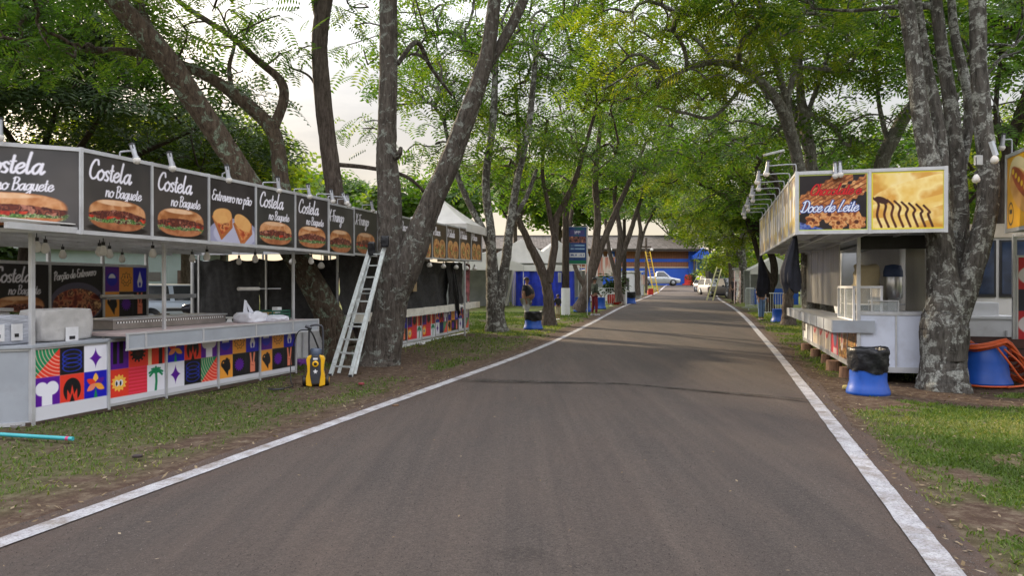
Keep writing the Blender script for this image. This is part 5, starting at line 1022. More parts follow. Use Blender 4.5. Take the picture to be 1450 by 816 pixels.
# glass case, machines
t = thing('display_case', 'small framed glass display case at the corner of the waffle stall counter', 'display case', WR(1.15, -1.02, 1.02), AR); b = MB(); cw, cd, ch = 1.5, .42, .56
for x in (0, cw / 2, cw):
    for y in (0, -cd): b.bb((x - .018, y - .018, 0), (x + .018, y + .018, ch), WHITE)
for z in (0, ch):
    for y in (0, -cd): b.bb((-.018, y - .019, z - .02), (cw + .018, y + .019, z + .02), WHITE)
    for x in (0, cw): b.bb((x - .019, -cd, z - .019), (x + .019, 0, z + .019), WHITE)
b.build('frame', t)
gl = bpy.data.materials.new('clear_glass'); gl.use_nodes = True; gb_ = gl.node_tree.nodes['Principled BSDF']; gb_.inputs['Roughness'].default_value = .03; gb_.inputs['Alpha'].default_value = .22; gb_.inputs['Base Color'].default_value = (.6, .65, .66, 1)
boxpart(t, 'pane', [((.02, -.004, .02), (cw / 2 - .02, .002, ch - .02)), ((cw / 2 + .02, -.004, .02), (cw - .02, .002, ch - .02)), ((-.003, -cd + .02, .02), (.003, -.02, ch - .02))], gl); boxpart(t, 'shelf', [((.02, -cd + .02, .26), (cw - .02, -.02, .27))], WHITE)
boxpart(t, 'back_board', [((.02, -cd - .003, .02), (cw - .02, -cd + .003, ch - .02))], mat('case_back', (.22, .20, .17), .6, 0, .6, 4))
t = thing('juice_machine', 'tall steel drum with a dark blue cover standing inside the waffle stall', 'machine', WR(2.1, -1.82, 1.16), AR); b = MB(); b.lathe([(.13, .22), (.15, .24), (.15, .62), (.14, .64)], mat('bright_steel', (.62, .62, .63), .3, .8, .1, 6), n=20); b.build('drum', t)
b = MB(); b.lathe([(.162, .60), (.158, .70), (.13, .80), (.03, .82)], mat('blue_cover', (.03, .05, .12), .6, 0, .3, 9, bump=.6, bscale=12), n=16); b.build('cover', t)
b = MB(); b.bb((-.16, -.2, -.15), (.16, .2, 0), ALU); b.bb((-.05, -.09, 0), (.05, .09, .22), ALU); b.bb((-.03, -.34, .10), (.03, .2, .13), ALU); b.bar((0, -.1, .1), (-.1, -.5, .2), .05, .02, ALU); b.build('stand', t)
boxpart(t, 'table', [((-.3, -.45, -.90), (.3, .45, -.152))], ALU)
t = thing('covered_machine', 'machine under a beige cloth beside the steel drum', 'machine', WR(2.3, -1.42, .28), AR); o = soft_block(.5, .36, .72, mat('beige_cloth', (.42, .36, .24), .85, 0, .1, 4, bump=.5, bscale=5), 12, 8, .03).build('cloth', t); o.location = (0, 0, .98); boxpart(t, 'stand', [((-.22, -.15, 0), (.22, .15, 1.0))], BLACK)
t = thing('glass_box', 'small low framed glass box on the front panel of the waffle stall', 'glass box', WR(1.2, -1.48, 1.176), AR); b = MB()
for x in (-.12, .12):
    for y in (-.2, .2): b.bb((x - .01, y - .01, 0), (x + .01, y + .01, .17), ALU)
b.bb((-.13, -.21, .17), (.13, .21, .185), ALU); b.build('frame', t); boxpart(t, 'pane', [((-.112, -.19, .005), (-.108, .19, .165))], gl)
for i, (x, y) in enumerate(((1.1, -1.05), (1.75, -1.0), (2.9, -.98), (4.2, -1.02), (5.6, -1.0), (7.2, -1.0), (1.05, -2.5))):
    w = WR(x, y, 0); g0 = float(gz(w[1])); r = .10 + .02 * (i % 3); b = MB(); b.lathe([(r * 1.1, -.03), (r, .04), (r * .97, .12), (r * .95, zb - .075 - g0 * .6)], WOOD, n=12, sx=1 + .12 * math.sin(i), sy=1 - .1 * math.sin(i * 2))
    o = b.build('stump'); place(o, (w[0], w[1], g0 * .6), i * .7); tag(o, ['wooden stump under the near corner of the waffle stall', 'second wooden stump from the near corner of the waffle stall', 'rounded stump third along under the waffle stall', 'stump fourth along under the printed panels', 'stump fifth along under the printed panels', 'farthest stump under the waffle stall', 'stump half hidden behind the right bin'][i], 'stump', 'wooden stumps propping the right stall')
# ---- second stall on the right, hot dogs
OQ = np.array([7.85, 11.77, 0]); s4 = thing('food_stall', 'hot dog stall cut by the right edge, with a yellow sign and red panel', 'stall', OQ, AR, 'food stalls on the right verge')
panel(s4, (0, 0, 0), (-1, 0, 0), (0, 1, 0), 1.15, 2.47, 3.65, p_hotdog(), 'sign_panel', .05); panel(s4, (-1.15, 0, 0), (-1, 0, 0), (0, 1, 0), 1.15, 2.47, 3.65, p_hotdog(60), 'sign_panel', .05); panel(s4, (0, -2.6, 0), (0, 1, 0), (1, 0, 0), 2.6, 2.47, 3.65, None, 'sign_panel')
boxpart(s4, 'ceiling', [((-3, -2.8, 2.55), (-.03, -.04, 2.57)), ((-.03, -2.8, 2.551), (.9, -.45, 2.571))], GREYB)
post(s4, .9, -.42, .12, 2.48, .06); panel(s4, (.87, -.45, 0), (0, -1, 0), (-1, 0, 0), 1.0, .45, 2.1, p_red(), 'printed_panel', .03); panel(s4, (.87, -.45, 0), (0, -1, 0), (-1, 0, 0), 1.0, .1, .43, None, 'front_panel', .03, WHITE)
spotlight(s4, (-.2, 0, 3.67), (0, 1, 0), .12, .22, .2); beam(s4, (.9, -.42, 2.46), (-3, -.42, 2.46))
# white kitchen trailer behind the two right stalls
t = thing('food_trailer', 'white kitchen trailer seen in the gap beside the yellow sign', 'trailer', GX(1400, 14.6), AR); b = MB(); ex = (0, -1, 0)
b.bb((0, -2.2, .45), (4, 1.6, 2.6), mat('trailer_white', (.62, .60, .57), .45, 0, .06, 2, dirt=.3)); b.build('body', t, .04)
boxpart(t, 'roof_edge', [((-.05, -2.3, 2.55), (4.1, 1.7, 2.82))], mat('beige_trim', (.40, .34, .26), .6))
for y0, y1 in ((.35, -.1), (-.2, -.62)):
    o = boxpart(t, 'window', [((-.03, y1 - .02, 1.38), (-.005, y0 + .02, 2.5))], BLACK); boxpart(o, 'pane', [((-.04, y1 + .02, 1.44), (-.031, y0 - .02, 2.46))], mat('navy_glass', (.02, .035, .07), .12, 0, .6, 3))
for y in (.6, -1.4):
    b = MB(); b.lathe([(.0, -.1), (.3, -.1), (.32, -.06), (.32, .06), (.3, .1), (0, .1)], RUBBER, (.9, y, .32), 18, axis='Y'); b.build('wheel', t)
t = thing('chest', 'white cupboard standing before the kitchen trailer', 'cupboard', GX(1392, 13.6), AR); boxpart(t, 'body', [((-.25, -.42, 0), (.25, .42, 1.0))], WHITE, .01); boxpart(t, 'top', [((-.28, -.47, 1.0), (.28, .47, 1.06))], WHITE, .008); o = boxpart(t, 'door', [((-.262, -.4, .08), (-.252, .4, .95))], WHITE); boxpart(o, 'handle', [((-.28, -.3, .6), (-.263, -.27, .8))], ALU)
o = boxpart(None, 'carton', [((-.2, -.24, 0), (.2, .24, .24))], WHITE, .006); place(o, np.array(GX(1388, 13.6)) + [0, 0, 1.06], AR); tag(o, 'white carton on top of the cupboard beside the trailer', 'carton')
t = thing('wooden_crate', 'dark reddish wooden crate behind the blue tub', 'crate', GX(1412, 12.7), AR); b = MB()
for z in (.02, .2, .38, .56): b.bb((-.3, -.5, z), (-.27, .5, z + .15), mat('red_brown_wood', (.07, .035, .028), .7)); b.bb((.27, -.5, z), (.3, .5, z + .15), mat('red_brown_wood', (.07, .035, .028)))
b.bb((-.27, -.5, .02), (.27, -.47, .7), mat('red_brown_wood', (.07, .035, .028))); b.bb((-.27, .47, .02), (.27, .5, .7), mat('red_brown_wood', (.07, .035, .028))); b.bb((-.27, -.47, .1), (.27, .47, .6), BLACK); b.build('slats', t)
# white covered lorry behind the waffle stall counter
t = thing('box_truck', 'white box truck body seen through the waffle stall', 'truck', GX(1250, 19.5), AR); b = MB(); b.bb((0, -1.5, .6), (4.5, 1.0, 3.0), mat('truck_white', (.66, .68, .72), .45, 0, .05, 2)); b.build('box', t, .04); boxpart(t, 'chassis', [((.1, -1.3, .4), (4.4, .8, .6))], BLACK)
for x in (.9, 3.6):
    for y in (-1.3, .8): b = MB(); b.lathe([(.0, -.12), (.36, -.12), (.4, -.08), (.4, .08), (.36, .12), (0, .12)], RUBBER, (x, y, .4), 18, axis='Y'); b.build('wheel', t)
# ------------------------------------------------------------------ ladders, tubs, tools
LALU = mat('ladder_aluminium', (.50, .54, .53), .42, .35, .16, 14, dirt=.5); YEL = mat('yellow_paint', (.66, .42, .03), .45, 0, .12, 8, dirt=.2); PALEY = mat('pale_yellow_rail', (.55, .52, .25), .5, 0, .1, 8)
def ladder(name, label, foot, top, width, rungs, m, side=None, rail=.05, group=None, feet=True, taper=1.0, rung_m=None, cat='ladder'):
    foot = np.array(foot, float); t = thing(name, label, cat, foot, 0, group); v = np.array(top, float) - foot
    s = np.array(side if side is not None else (1, 0, 0), float); s /= np.linalg.norm(s)
    for sg in (-1, 1):
        b = MB(); b.bar(tuple(s * sg * width / 2), tuple(v + s * sg * width / 2 * taper), rail, .025, m, up=tuple(np.cross(v, s))); r = b.build('rail', t)
        if feet:
            b = MB(); b.box(tuple(s * sg * width / 2 + [0, 0, .02]), (.06, .07, .04), BLACK); b.build('foot', r)
    for k in range(rungs):
        f = (k + .7) / (rungs + .2); w = width * (1 + (taper - 1) * f); b = MB(); b.bar(tuple(v * f - s * (w / 2 - .012)), tuple(v * f + s * (w / 2 - .012)), .035, .028, rung_m or m); b.build('rung', t)
    return t, v, s
# big double ladder leaning on the forked tree
fa, fb_ = G(471, 531), G(493, 536)
side = (fb_ - fa); mid = (fa + fb_) / 2; top = P(534, 352, 14.75)
t, v, s = ladder('step_ladder', 'paint spotted aluminium double ladder leaning against the big forked tree', mid, top, .42, 10, LALU, side=(.93, -.36, 0), rail=.085, taper=.78)
for sg in (-1, 1):
    b = MB(); ft = np.array([.02, .42, 0]) + s * sg * .17; b.bar(tuple(ft), tuple(v * .985 + s * sg * .13 + np.array([0, .05, 0])), .06, .025, LALU, up=(0, 1, 0)); r = b.build('rear_rail', t)
for k in range(3):
    f = .15 + .24 * k; c = np.array([.02, .42, 0]) * (1 - f) + (v * .985 + np.array([0, .05, 0])) * f; b = MB(); b.bar(tuple(c - s * .16), tuple(c + s * .16), .03, .02, LALU); b.build('brace', t)
o = soft_block(.14, .10, .26, BAGBLK, 21, 6, .02).build('black_cloth'); place(o, P(527, 362, 14.7)); tag(o, 'black rag hung over the left ladder top', 'rag', 'black rags on the ladder top'); o = soft_block(.15, .10, .22, BAGBLK, 22, 6, .01).build('black_cloth'); place(o, P(545, 350, 14.62)); tag(o, 'squarish black bag hung over the right ladder top', 'rag', 'black rags on the ladder top')
# pressure washer
p = G(447, 547); t = thing('pressure_washer', 'yellow and black pressure washer standing in the grass by the counter end', 'pressure washer', p, R(12)); YB = mat('yellow_plastic', (.72, .40, .012), .35, 0, .06, 8, dirt=.15); DG = mat('charcoal_plastic', (.035, .037, .045), .45, 0, .2, 10)
b = MB()
for sg in (-1, 1):
    prof = [(.055, 0), (.145, .02), (.15, .13), (.125, .24), (.13, .33), (.145, .43), (.12, .48), (.06, .50), (.075, .40), (.06, .22)]
    b.prism([(sg * x, y) for x, y in (prof if sg > 0 else prof)], -.13, .10, YB, Matrix.Rotation(R(90), 4, 'X'))
b.build('shell', t, .012); b = MB(); b.prism([(-.06, .05), (.06, .05), (.085, .2), (.08, .44), (.05, .49), (-.05, .49), (-.08, .44), (-.085, .2)], -.10, .115, DG, Matrix.Rotation(R(90), 4, 'X')); b.build('front_cover', t, .01)
b = MB(); b.lathe([(.026, -.012), (.048, -.012), (.05, .0), (.046, .012), (.026, .012)], YB, (0, -.122, .365), 18, axis='Y', caps=False); b.build('dial', t); b = MB(); b.lathe([(.0, -.01), (.026, -.01), (.026, .01), (0, .01)], BLACK, (0, -.12, .365), 14, axis='Y'); b.build('knob', t)
b = MB(); b.bb((-.035, -.1165, .43), (.035, -.1152, .46), WHITE); b.add(np.array([(-.04, -.117, .25), (-.012, -.117, .26), (0, -.117, .285), (.012, -.117, .26), (.04, -.117, .25), (.015, -.117, .235), (.02, -.117, .21), (0, -.117, .222), (-.02, -.117, .21), (-.015, -.117, .235)]), [tuple(range(10))], WHITE); b.build('badge', t)
for sg in (-1, 1):
    b = MB(); b.lathe([(.02, -.03), (.075, -.03), (.085, -.015), (.085, .015), (.075, .03), (.02, .03)], BLACK, (sg * .175, .04, .085), 18, axis='X'); w_ = b.build('wheel', t); b = MB(); b.lathe([(.0, -.032), (.05, -.032), (.05, .032), (0, .032)], YB, (sg * .176, .04, .085), 14, axis='X'); b.build('hub', w_)
b = MB(); b.tube(catmull([(-.10, .09, .42), (-.11, .12, .70), (-.10, .13, .92), (-.05, .13, .965), (.05, .13, .965), (.10, .13, .92), (.11, .12, .70), (.10, .09, .42)], 5), .016, DG, 8); b.build('handle', t)
b = MB(); b.tube(catmull([(-.12, .0, .93), (-.05, -.02, .84), (.0, 0, .72), (.06, .02, .55), (.1, .02, .45)], 5), .014, BLACK, 7); b.tube([(-.16, -.02, .96), (-.06, -.02, .92)], .024, DG, 8); b.build('spray_gun', t); b = MB(); b.lathe([(.085, .48), (.09, .50), (.09, .58), (.07, .60)], mat('bluegrey_plastic', (.06, .08, .12), .4), (0, .05, 0), 16); b.build('tank', t)
b = MB(); b.tube(catmull([p + q for q in ((-.1, .0, .9), (-.3, .05, .85), (-.42, .1, .45), (-.4, .0, .1), (-.3, -.25, .03), (-.45, -.5, .025), (-.62, -.42, .025), (-.5, -.6, .025), (-.35, -.52, .025), (-.55, -.62, .03))], 8), .009, BLACK, 6); o = b.build('cable'); tag(o, 'black cable trailing from the pressure washer over the grass', 'cable')
o = soft_block(.34, .2, .12, mat('purple_cloth', (.12, .03, .22), .8), 31, 6, .03).build('purple_cloth'); place(o, G(428, 518), 1.0); tag(o, 'small purple cloth lying by the counter end', 'cloth')
# teal pipe
a, c = G(-30, 622), G(103, 629); b = MB(); TEAL = mat('teal_pipe', (.04, .30, .33), .4, 0, .08, 6); v = c - a; b.tube([a + [0, 0, .06], c + [0, 0, .05]], .021, TEAL, 10); o = b.build('pipe'); tag(o, 'teal plastic pipe lying on the grass before the nearest stall', 'pipe')
b = MB(); b.tube([a + v * .93 + [0, 0, .0507], a + v * .96 + [0, 0, .0503]], .0225, mat('pink_tape', (.42, .05, .16), .5), 10); b.build('tape_band', o); 
# tubs
def tub(name, label, cat, loc, r=.27, h=.36, upturned=False, group=None, bag=True, rz=0., m=BLUEP):
    t = thing(name, label, cat, loc, rz, group); b = MB()
    if upturned: b.lathe([(r * 1.10, .03), (r * 1.13, 0), (r * 1.12, .05), (r * 1.0, .14), (r * .93, h * .6), (r * .86, h), (r * .80, h + .02), (0.001, h + .02)], m, n=28, sx=1.0)
    else: b.lathe([(.001, .02), (r * 1.05, .0), (r * 1.12, .015), (r * 1.11, .05), (r * 1.03, .12), (r * .95, .19), (r * .93, h), (r * .97, h + .015), (r * .91, h + .02), (r * .88, .1), (.001, .08)], m, n=28)
    b.build('drum', t)
    if bag:
        b = MB(); n = 90; a = np.linspace(0, 2 * np.pi, n, endpoint=False); q = rng(int(abs(loc[0]) * 100) % 97); rows = []
        for k, (rr, z) in enumerate(((.97, h * .56), (1.0, h * .60), (.985, h * .66), (1.02, h * .72), (.99, h * .79), (1.02, h * .86), (1.0, h * .93), (1.04, h * 1.0), (1.03, h * 1.07), (.98, h * 1.11), (.90, h * 1.04), (.86, h * .8), (.05, h * .7))):
            w = 1.02 + .022 * np.sin(a * 7 + k * .8 + q.random() * 2) + .11 * (fbm(np.cos(a) * 4 + k * .9, np.sin(a) * 4 + k * .35, 5, 4) - .5); z = z + (.022 * np.sin(a * 2 + 1) + .012 * np.sin(a * 5) + .012 * (q.random(n) - .5)) * (1.0 if k in (0, 3, 4, 5) else .5)
            rows.append(np.stack([r * rr * w * np.cos(a), r * rr * w * np.sin(a), z], -1))
        rows = np.array(rows); rows = np.concatenate([rows, rows[:, :1]], 1); b.grid(rows, BAGBLK); b.build('bin_liner', t)
    return t
tub('bin', 'blue bin with a black liner on the bare earth beside the waffle stall', 'bin', G(1234, 560) + [0, .1, 0], .27, .62, group='blue plastic tubs')
tt = tub('tub', 'upturned blue tub draped with coils of orange hose', 'tub', G(1402, 546) + [0, .15, 0], .36, .62, True, None, False)
ORG = mat('orange_hose', (.50, .085, .02), .42, 0, .12, 20); c = G(1402, 546) + np.array([0, .15, 0]); b = MB(); q = rng(3)
for k in range(14):
    a = np.linspace(0, 2 * np.pi, 40); ph = q.random() * 6; rx, ry_ = .36 + .012 * k + q.normal(0, .012), .34 + q.normal(0, .02); drop = .14 + .032 * k
    z = .66 + .011 * (k % 4) - np.clip(np.cos(a - .25), -.1, 1) * drop * 1.4 - np.clip(-np.cos(a - .25), 0, 1) * .12
    b.tube(np.stack([c[0] + .05 + rx * 1.06 * np.cos(a) + .05 * np.clip(np.cos(a), 0, 1) * k * .22, c[1] + ry_ * np.sin(a), c[2] + z + .012 * np.sin(3 * a + ph)], -1), .0165, ORG, 7, caps=False)
for pts in ([(-.02, -.36, .62), (.12, -.42, .40), (.28, -.42, .18), (.44, -.34, .06), (.3, -.40, .02), (.0, -.46, .015), (-.3, -.44, .02), (-.5, -.2, .02)], [(.08, -.37, .60), (.28, -.42, .40), (.44, -.38, .2), (.5, -.3, .05), (.3, -.46, .03), (.05, -.5, .016)], [(.2, -.34, .6), (.45, -.32, .42), (.56, -.2, .28), (.50, -.1, .36), (.42, .0, .55)]):
    b.tube(catmull([c + np.array(k) for k in pts], 7), .0165, ORG, 7)
o = b.build('hose'); tag(o, 'coiled orange hose hung over the upturned blue tub', 'hose')
# cloths hanging from the waffle stall sign
def hung_cloth(label, p, ln, r, seed, grp):
    t = thing('folded_parasol', label, 'parasol', p, 0, grp); b = MB(); n = 26; a = np.linspace(0, 2 * np.pi, n + 1); q = rng(seed); rows = []
    for k in range(15):
        f = k / 14; rr = (.02 + r * min(1, f * 1.5) ** .8) * (1 if k < 13 else .85); w = 1 + .28 * np.sin(a * 4 + seed + f * 1.6) * f + .14 * np.sin(a * 7 + f * 3); off = .04 * math.sin(f * 4 + seed)
        rows.append(np.stack([rr * w * np.cos(a) + off, rr * .7 * w * np.sin(a), -ln * f + .05 * np.sin(a * 3 + seed) * (k > 12)], -1))
    b.grid(np.array(rows), mat('navy_black_cloth', (.010, .011, .018), .85, 0, .4, 5, bump=.5, bscale=9)); b.build('cloth', t); b = MB(); b.tube([(0, 0, -ln * .9), (0, 0, .03)], .015, BLACK, 6); b.build('pole', t)
hung_cloth('folded black cloth hanging from the near corner of the chocolate sign', P(1123, 333, 12.0), .90, .115, 2, 'folded black cloths by the right stall'); hung_cloth('narrow folded black cloth hanging further back by the waffle stall', P(1079, 362, 19.4), 1.05, .14, 5, 'folded black cloths by the right stall')
# lamps slung in the right tree
t = thing('hanging_bulb', 'bare bulb hanging low in front of the forked right trunk', 'light bulb', P(1382, 242, 10.7), 0, 'bulbs in the big right tree'); b = MB(); b.tube([(0, 0, .2), (0, 0, 0)], .006, BLACK, 5); b.tube([(0, 0, 0), (0, 0, -.05)], .02, BLACK, 8); b.build('socket', t); b = MB(); b.lathe([(.02, -.05), (.045, -.09), (.055, -.13), (.04, -.165), (.003, -.18)], BULB, n=12); b.build('bulb', t)
t = thing('hanging_bulb', 'bulb on a pale bracket high on the right limb beside the yellow sign', 'light bulb', P(1408, 222, 10.6), 0, 'bulbs in the big right tree'); b = MB(); b.bar((-.05, 0, .22), (.02, 0, .02), .07, .04, mat('pale_bracket', (.5, .55, .62), .4)); b.build('bracket', t); b = MB(); b.lathe([(.02, .02), (.05, -.02), (.055, -.06), (.04, -.09), (.003, -.105)], BULB, n=12); b.build('bulb', t)
b = MB(); b.bb((-.05, -.03, -.07), (.05, .03, .07), mat('pale_grey_box', (.42, .43, .43), .5)); o = b.build('junction_box', None, .005); place(o, P(1385, 227, 10.75)); tag(o, 'small grey junction box fixed to the forked right trunk', 'junction box')
t = thing('tube_light', 'white tube light clamped to the pale trunk above the chocolate sign', 'lamp', P(1096, 217, 16.5), R(10)); b = MB(); b.bar((-.24, 0, -.05), (.22, 0, .07), .12, .05, WHITE); b.build('lamp_body', t, .01); b = MB(); b.tube([(.2, 0, .06), (.45, .6, .0)], .02, GREYM, 6); b.build('arm', t)
# ------------------------------------------------------------------ people
def skin_obj(name, verts, edges, rad, m, parent, root=0, sub=2):
    bm = bmesh.new(); lay = bm.verts.layers.skin.verify(); vs = []
    for p_, r in zip(verts, rad):
        v = bm.verts.new(p_); v[lay].radius = (r, r) if np.isscalar(r) else r; vs.append(v)
    vs[root][lay].use_root = True
    for i, j in edges: bm.edges.new((vs[i], vs[j]))
    me = bpy.data.meshes.new('tmp'); bm.to_mesh(me); bm.free(); o = bpy.data.objects.new('tmp', me); COL.objects.link(o)
    k = o.modifiers.new('s', 'SKIN'); k.use_smooth_shade = True; o.modifiers.new('u', 'SUBSURF').levels = sub
    dg = bpy.context.evaluated_depsgraph_get(); nm = bpy.data.meshes.new_from_object(o.evaluated_get(dg)); bpy.data.objects.remove(o); bpy.data.meshes.remove(me)
    nm.materials.clear(); nm.materials.append(m)
    for p_ in nm.polygons: p_.use_smooth = True
    ob = bpy.data.objects.new(name, nm); COL.objects.link(ob); ob.parent = parent; return ob
def person(label, loc, rz, h, top, legs, belly=1.0, arms=None, sleeve=.6, hair=HAIR, legl=1.0, shoe=BLACK, step=.05, group='people on the verges', hairr=1.0):
    """faces -Y before turning"""
    t = thing('person', label, 'person', loc, rz, group); k = h / 1.72; V = []; E = []; Rr = []
    def a(p_, r, par=None):
        V.append((p_[0] * k, p_[1] * k, p_[2] * k)); Rr.append(r * k)
        if par is not None: E.append((par, len(V) - 1))
        return len(V) - 1
    b_ = math.sqrt(belly)
    pel = a((0, 0, .93), .125 * b_); sp = a((0, -.02 * (belly - 1) * 4, 1.08), .125 * belly, pel); ch = a((0, 0, 1.28), .135 * b_, sp); nb = a((0, .01, 1.43), .06, ch); nk = a((0, -.005, 1.50), .052, nb); hd = a((0, -.02, 1.57), .075, nk); hc = a((0, -.01, 1.635), .088, hd); a((0, 0, 1.685), .058, hc)
    ja = []
    arms = arms or [((.06, -.02, -.28), (.05, -.10, -.52)), ((.06, -.02, -.28), (.05, -.10, -.52))]
    for sg, (el, wr) in zip((-1, 1), arms):
        s_ = a((sg * .175 * b_, 0, 1.40), .058, ch); e = a((sg * (.175 * b_ + el[0]), el[1], 1.40 + el[2]), .042, s_); w = a((sg * (.175 * b_ + wr[0]), wr[1], 1.40 + wr[2]), .028, e); d = np.array([sg * (wr[0] - el[0]), wr[1] - el[1], wr[2] - el[2]]); d = d / np.linalg.norm(d); W_ = np.array([sg * (.175 * b_ + wr[0]), wr[1], 1.40 + wr[2]])
        pm = a(W_ + d * .06, (.036), w); nrm = np.cross(d, (1, 0, 0)); nrm = nrm / (np.linalg.norm(nrm) + 1e-6)
        for f in range(4):
            st = W_ + d * .09 + nrm * (f - 1.5) * .021; f1 = a(st + d * .02, .0095, pm); a(st + d * (.065 - .008 * abs(f - 1.3)) + np.array([-sg * .012, 0, 0]), .008, f1)
        th = a(W_ + d * .05 + nrm * .045, .011, pm); a(W_ + d * .085 + nrm * .06, .009, th); ja.append((s_, e, w))
    jl = []
    for sg in (-1, 1):
        hp = a((sg * .085, 0, .86), .088 * b_, pel); kn = a((sg * .095, -.01 + sg * step * .5, .49), .057, hp); an = a((sg * .10, .02 + sg * step, .085), .036, kn); a((sg * .10, .03 + sg * step, .03), .033, an); a((sg * .11, -.13 + sg * step, .025), .032, len(V) - 1); jl.append((hp, kn, an))
    body = skin_obj('body', V, E, Rr, SKIN, t)
    # face: nose, eyes, mouth and ears, kept small
    f = MB(); f.lathe([(.001, .022), (.012, .0), (.014, -.012), (.001, -.018)], SKIN, (0, -.108 * k, 1.60 * k), 8); f.build('nose', body)
    for sg in (-1, 1):
        f = MB(); f.lathe([(.001, .008), (.010, .004), (.010, -.004), (.001, -.008)], BLACK, (sg * .030 * k, -.097 * k, 1.625 * k), 8); f.build('eye', body)
        f = MB(); f.lathe([(.001, .03), (.012, .015), (.012, -.01), (.001, -.03)], SKIN, (sg * .088 * k, 0, 1.61 * k), 8, sx=.6, sy=1.6); f.build('ear', body)
    f = MB(); f.box((0, -.094 * k, 1.563 * k), (.042, .008, .009), mat('lip', (.16, .06, .05), .5)); f.build('mouth', body)
    # hair
    hb = MB(); n = 16; u = np.linspace(0, 1, 8); prof = [((.001 + .096 * math.sin(x * 1.9)) * k * hairr, (1.735 - .06 * (1 - math.cos(x * 1.9)) * 1.5) * k) for x in u]; hb.lathe(prof, hair, (0, .014 * k, .005), n, sy=1.08); ho = hb.build('hair', t)
    # clothes follow the body
    sl = sleeve; vs = [V[pel] + np.array([0, 0, -.03 * k]), V[sp], V[ch], np.array(V[nb]) + [0, 0, -.03 * k]]; rr = [Rr[pel] + .022 * k, Rr[sp] + .022 * k, Rr[ch] + .022 * k, Rr[nb] + .022 * k]; ee = [(0, 1), (1, 2), (2, 3)]
    for s_, e, w in ja:
        i = len(vs); vs += [np.array(V[s_])]; rr += [Rr[s_] + .018 * k]; ee += [(2, i)]
        if sl <= 1: vs += [np.array(V[s_]) + (np.array(V[e]) - np.array(V[s_])) * sl]; rr += [Rr[e] + .028 * k]; ee += [(i, i + 1)]
        else: vs += [np.array(V[e]), np.array(V[e]) + (np.array(V[w]) - np.array(V[e])) * .9]; rr += [Rr[e] + .018 * k, Rr[w] + .016 * k]; ee += [(i, i + 1), (i + 1, i + 2)]
    skin_obj('shirt', [tuple(x) for x in vs], ee, rr, top, t)
    vs = [np.array(V[pel]) + [0, 0, .02 * k]]; rr = [Rr[pel] + .010 * k]; ee = []
    for hp, kn, an in jl:
        i = len(vs); e_ = np.array(V[kn]) + (np.array(V[an]) - np.array(V[kn])) * (.9 if legl >= 1 else legl); vs += [np.array(V[hp]), np.array(V[kn]), e_]; rr += [Rr[hp] + .014 * k, Rr[kn] + .022 * k, (Rr[an] + .022 * k) if legl >= 1 else Rr[kn] + .012 * k]; ee += [(0, i), (i, i + 1), (i + 1, i + 2)]
    skin_obj('trousers', [tuple(x) for x in vs], ee, rr, legs, t)
    for hp, kn, an in jl:
        x, y, z = V[an]; sh = MB(); 
        sh.prism([(x - .045 * k, y + .06 * k), (x - .05 * k, y - .10 * k), (x - .03 * k, y - .19 * k), (x + .03 * k, y - .19 * k), (x + .05 * k, y - .10 * k), (x + .045 * k, y + .06 * k)], 0.0, .07 * k, shoe); sh.build('shoe', t, .012)
    return t
CL = lambda n, c: mat(n, c, .85, 0, .15, 9, bump=.3, bscale=8)
pm_ = GX(746, 28.5); person('stout man in a loose black shirt and pale trousers standing behind the small blue bin', pm_, R(70), 1.76, CL('black_shirt', (.018, .019, .022)), CL('pale_trousers', (.34, .34, .36)), 2.2, [((.07, .0, -.28), (.03, -.06, -.54)), ((.07, .0, -.28), (.03, -.06, -.54))], .75)
person('small child in a black top and cream shorts at the foot of the utility pole', GX(790, 30.5), R(200), 1.05, CL('child_top', (.015, .015, .018)), CL('cream_shorts', (.42, .37, .27)), 1.05, [((.05, -.04, -.26), (.02, -.2, -.36)), ((.05, -.08, -.24), (.03, -.26, -.28))], 1.5, legl=.35, shoe=WHITE)
person('slim person in dark red trousers and a patterned dark top looking towards the stalls', G(842, 447), R(115), 1.72, mat('camo_top', (.045, .055, .04), .85, 0, .9, 9), CL('red_trousers', (.14, .012, .022)), .9, [((.05, .02, -.28), (.05, -.14, -.46)), ((.05, .02, -.28), (.05, -.2, -.38))], 1.5, shoe=CL('pale_shoe', (.4, .38, .4)), hairr=1.12)
person('person in a dark top and jeans half hidden by the far black cloth', GX(1078, 30.0), R(20), 1.70, CL('dark_top', (.02, .02, .025)), CL('jeans', (.10, .16, .26)), 1.05)
person('person in black beside the short ladder and striped trunk', GX(1039, 49), R(-60), 1.72, CL('black_top', (.013, .012, .014)), CL('black_trousers', (.018, .016, .018)), 1.0)
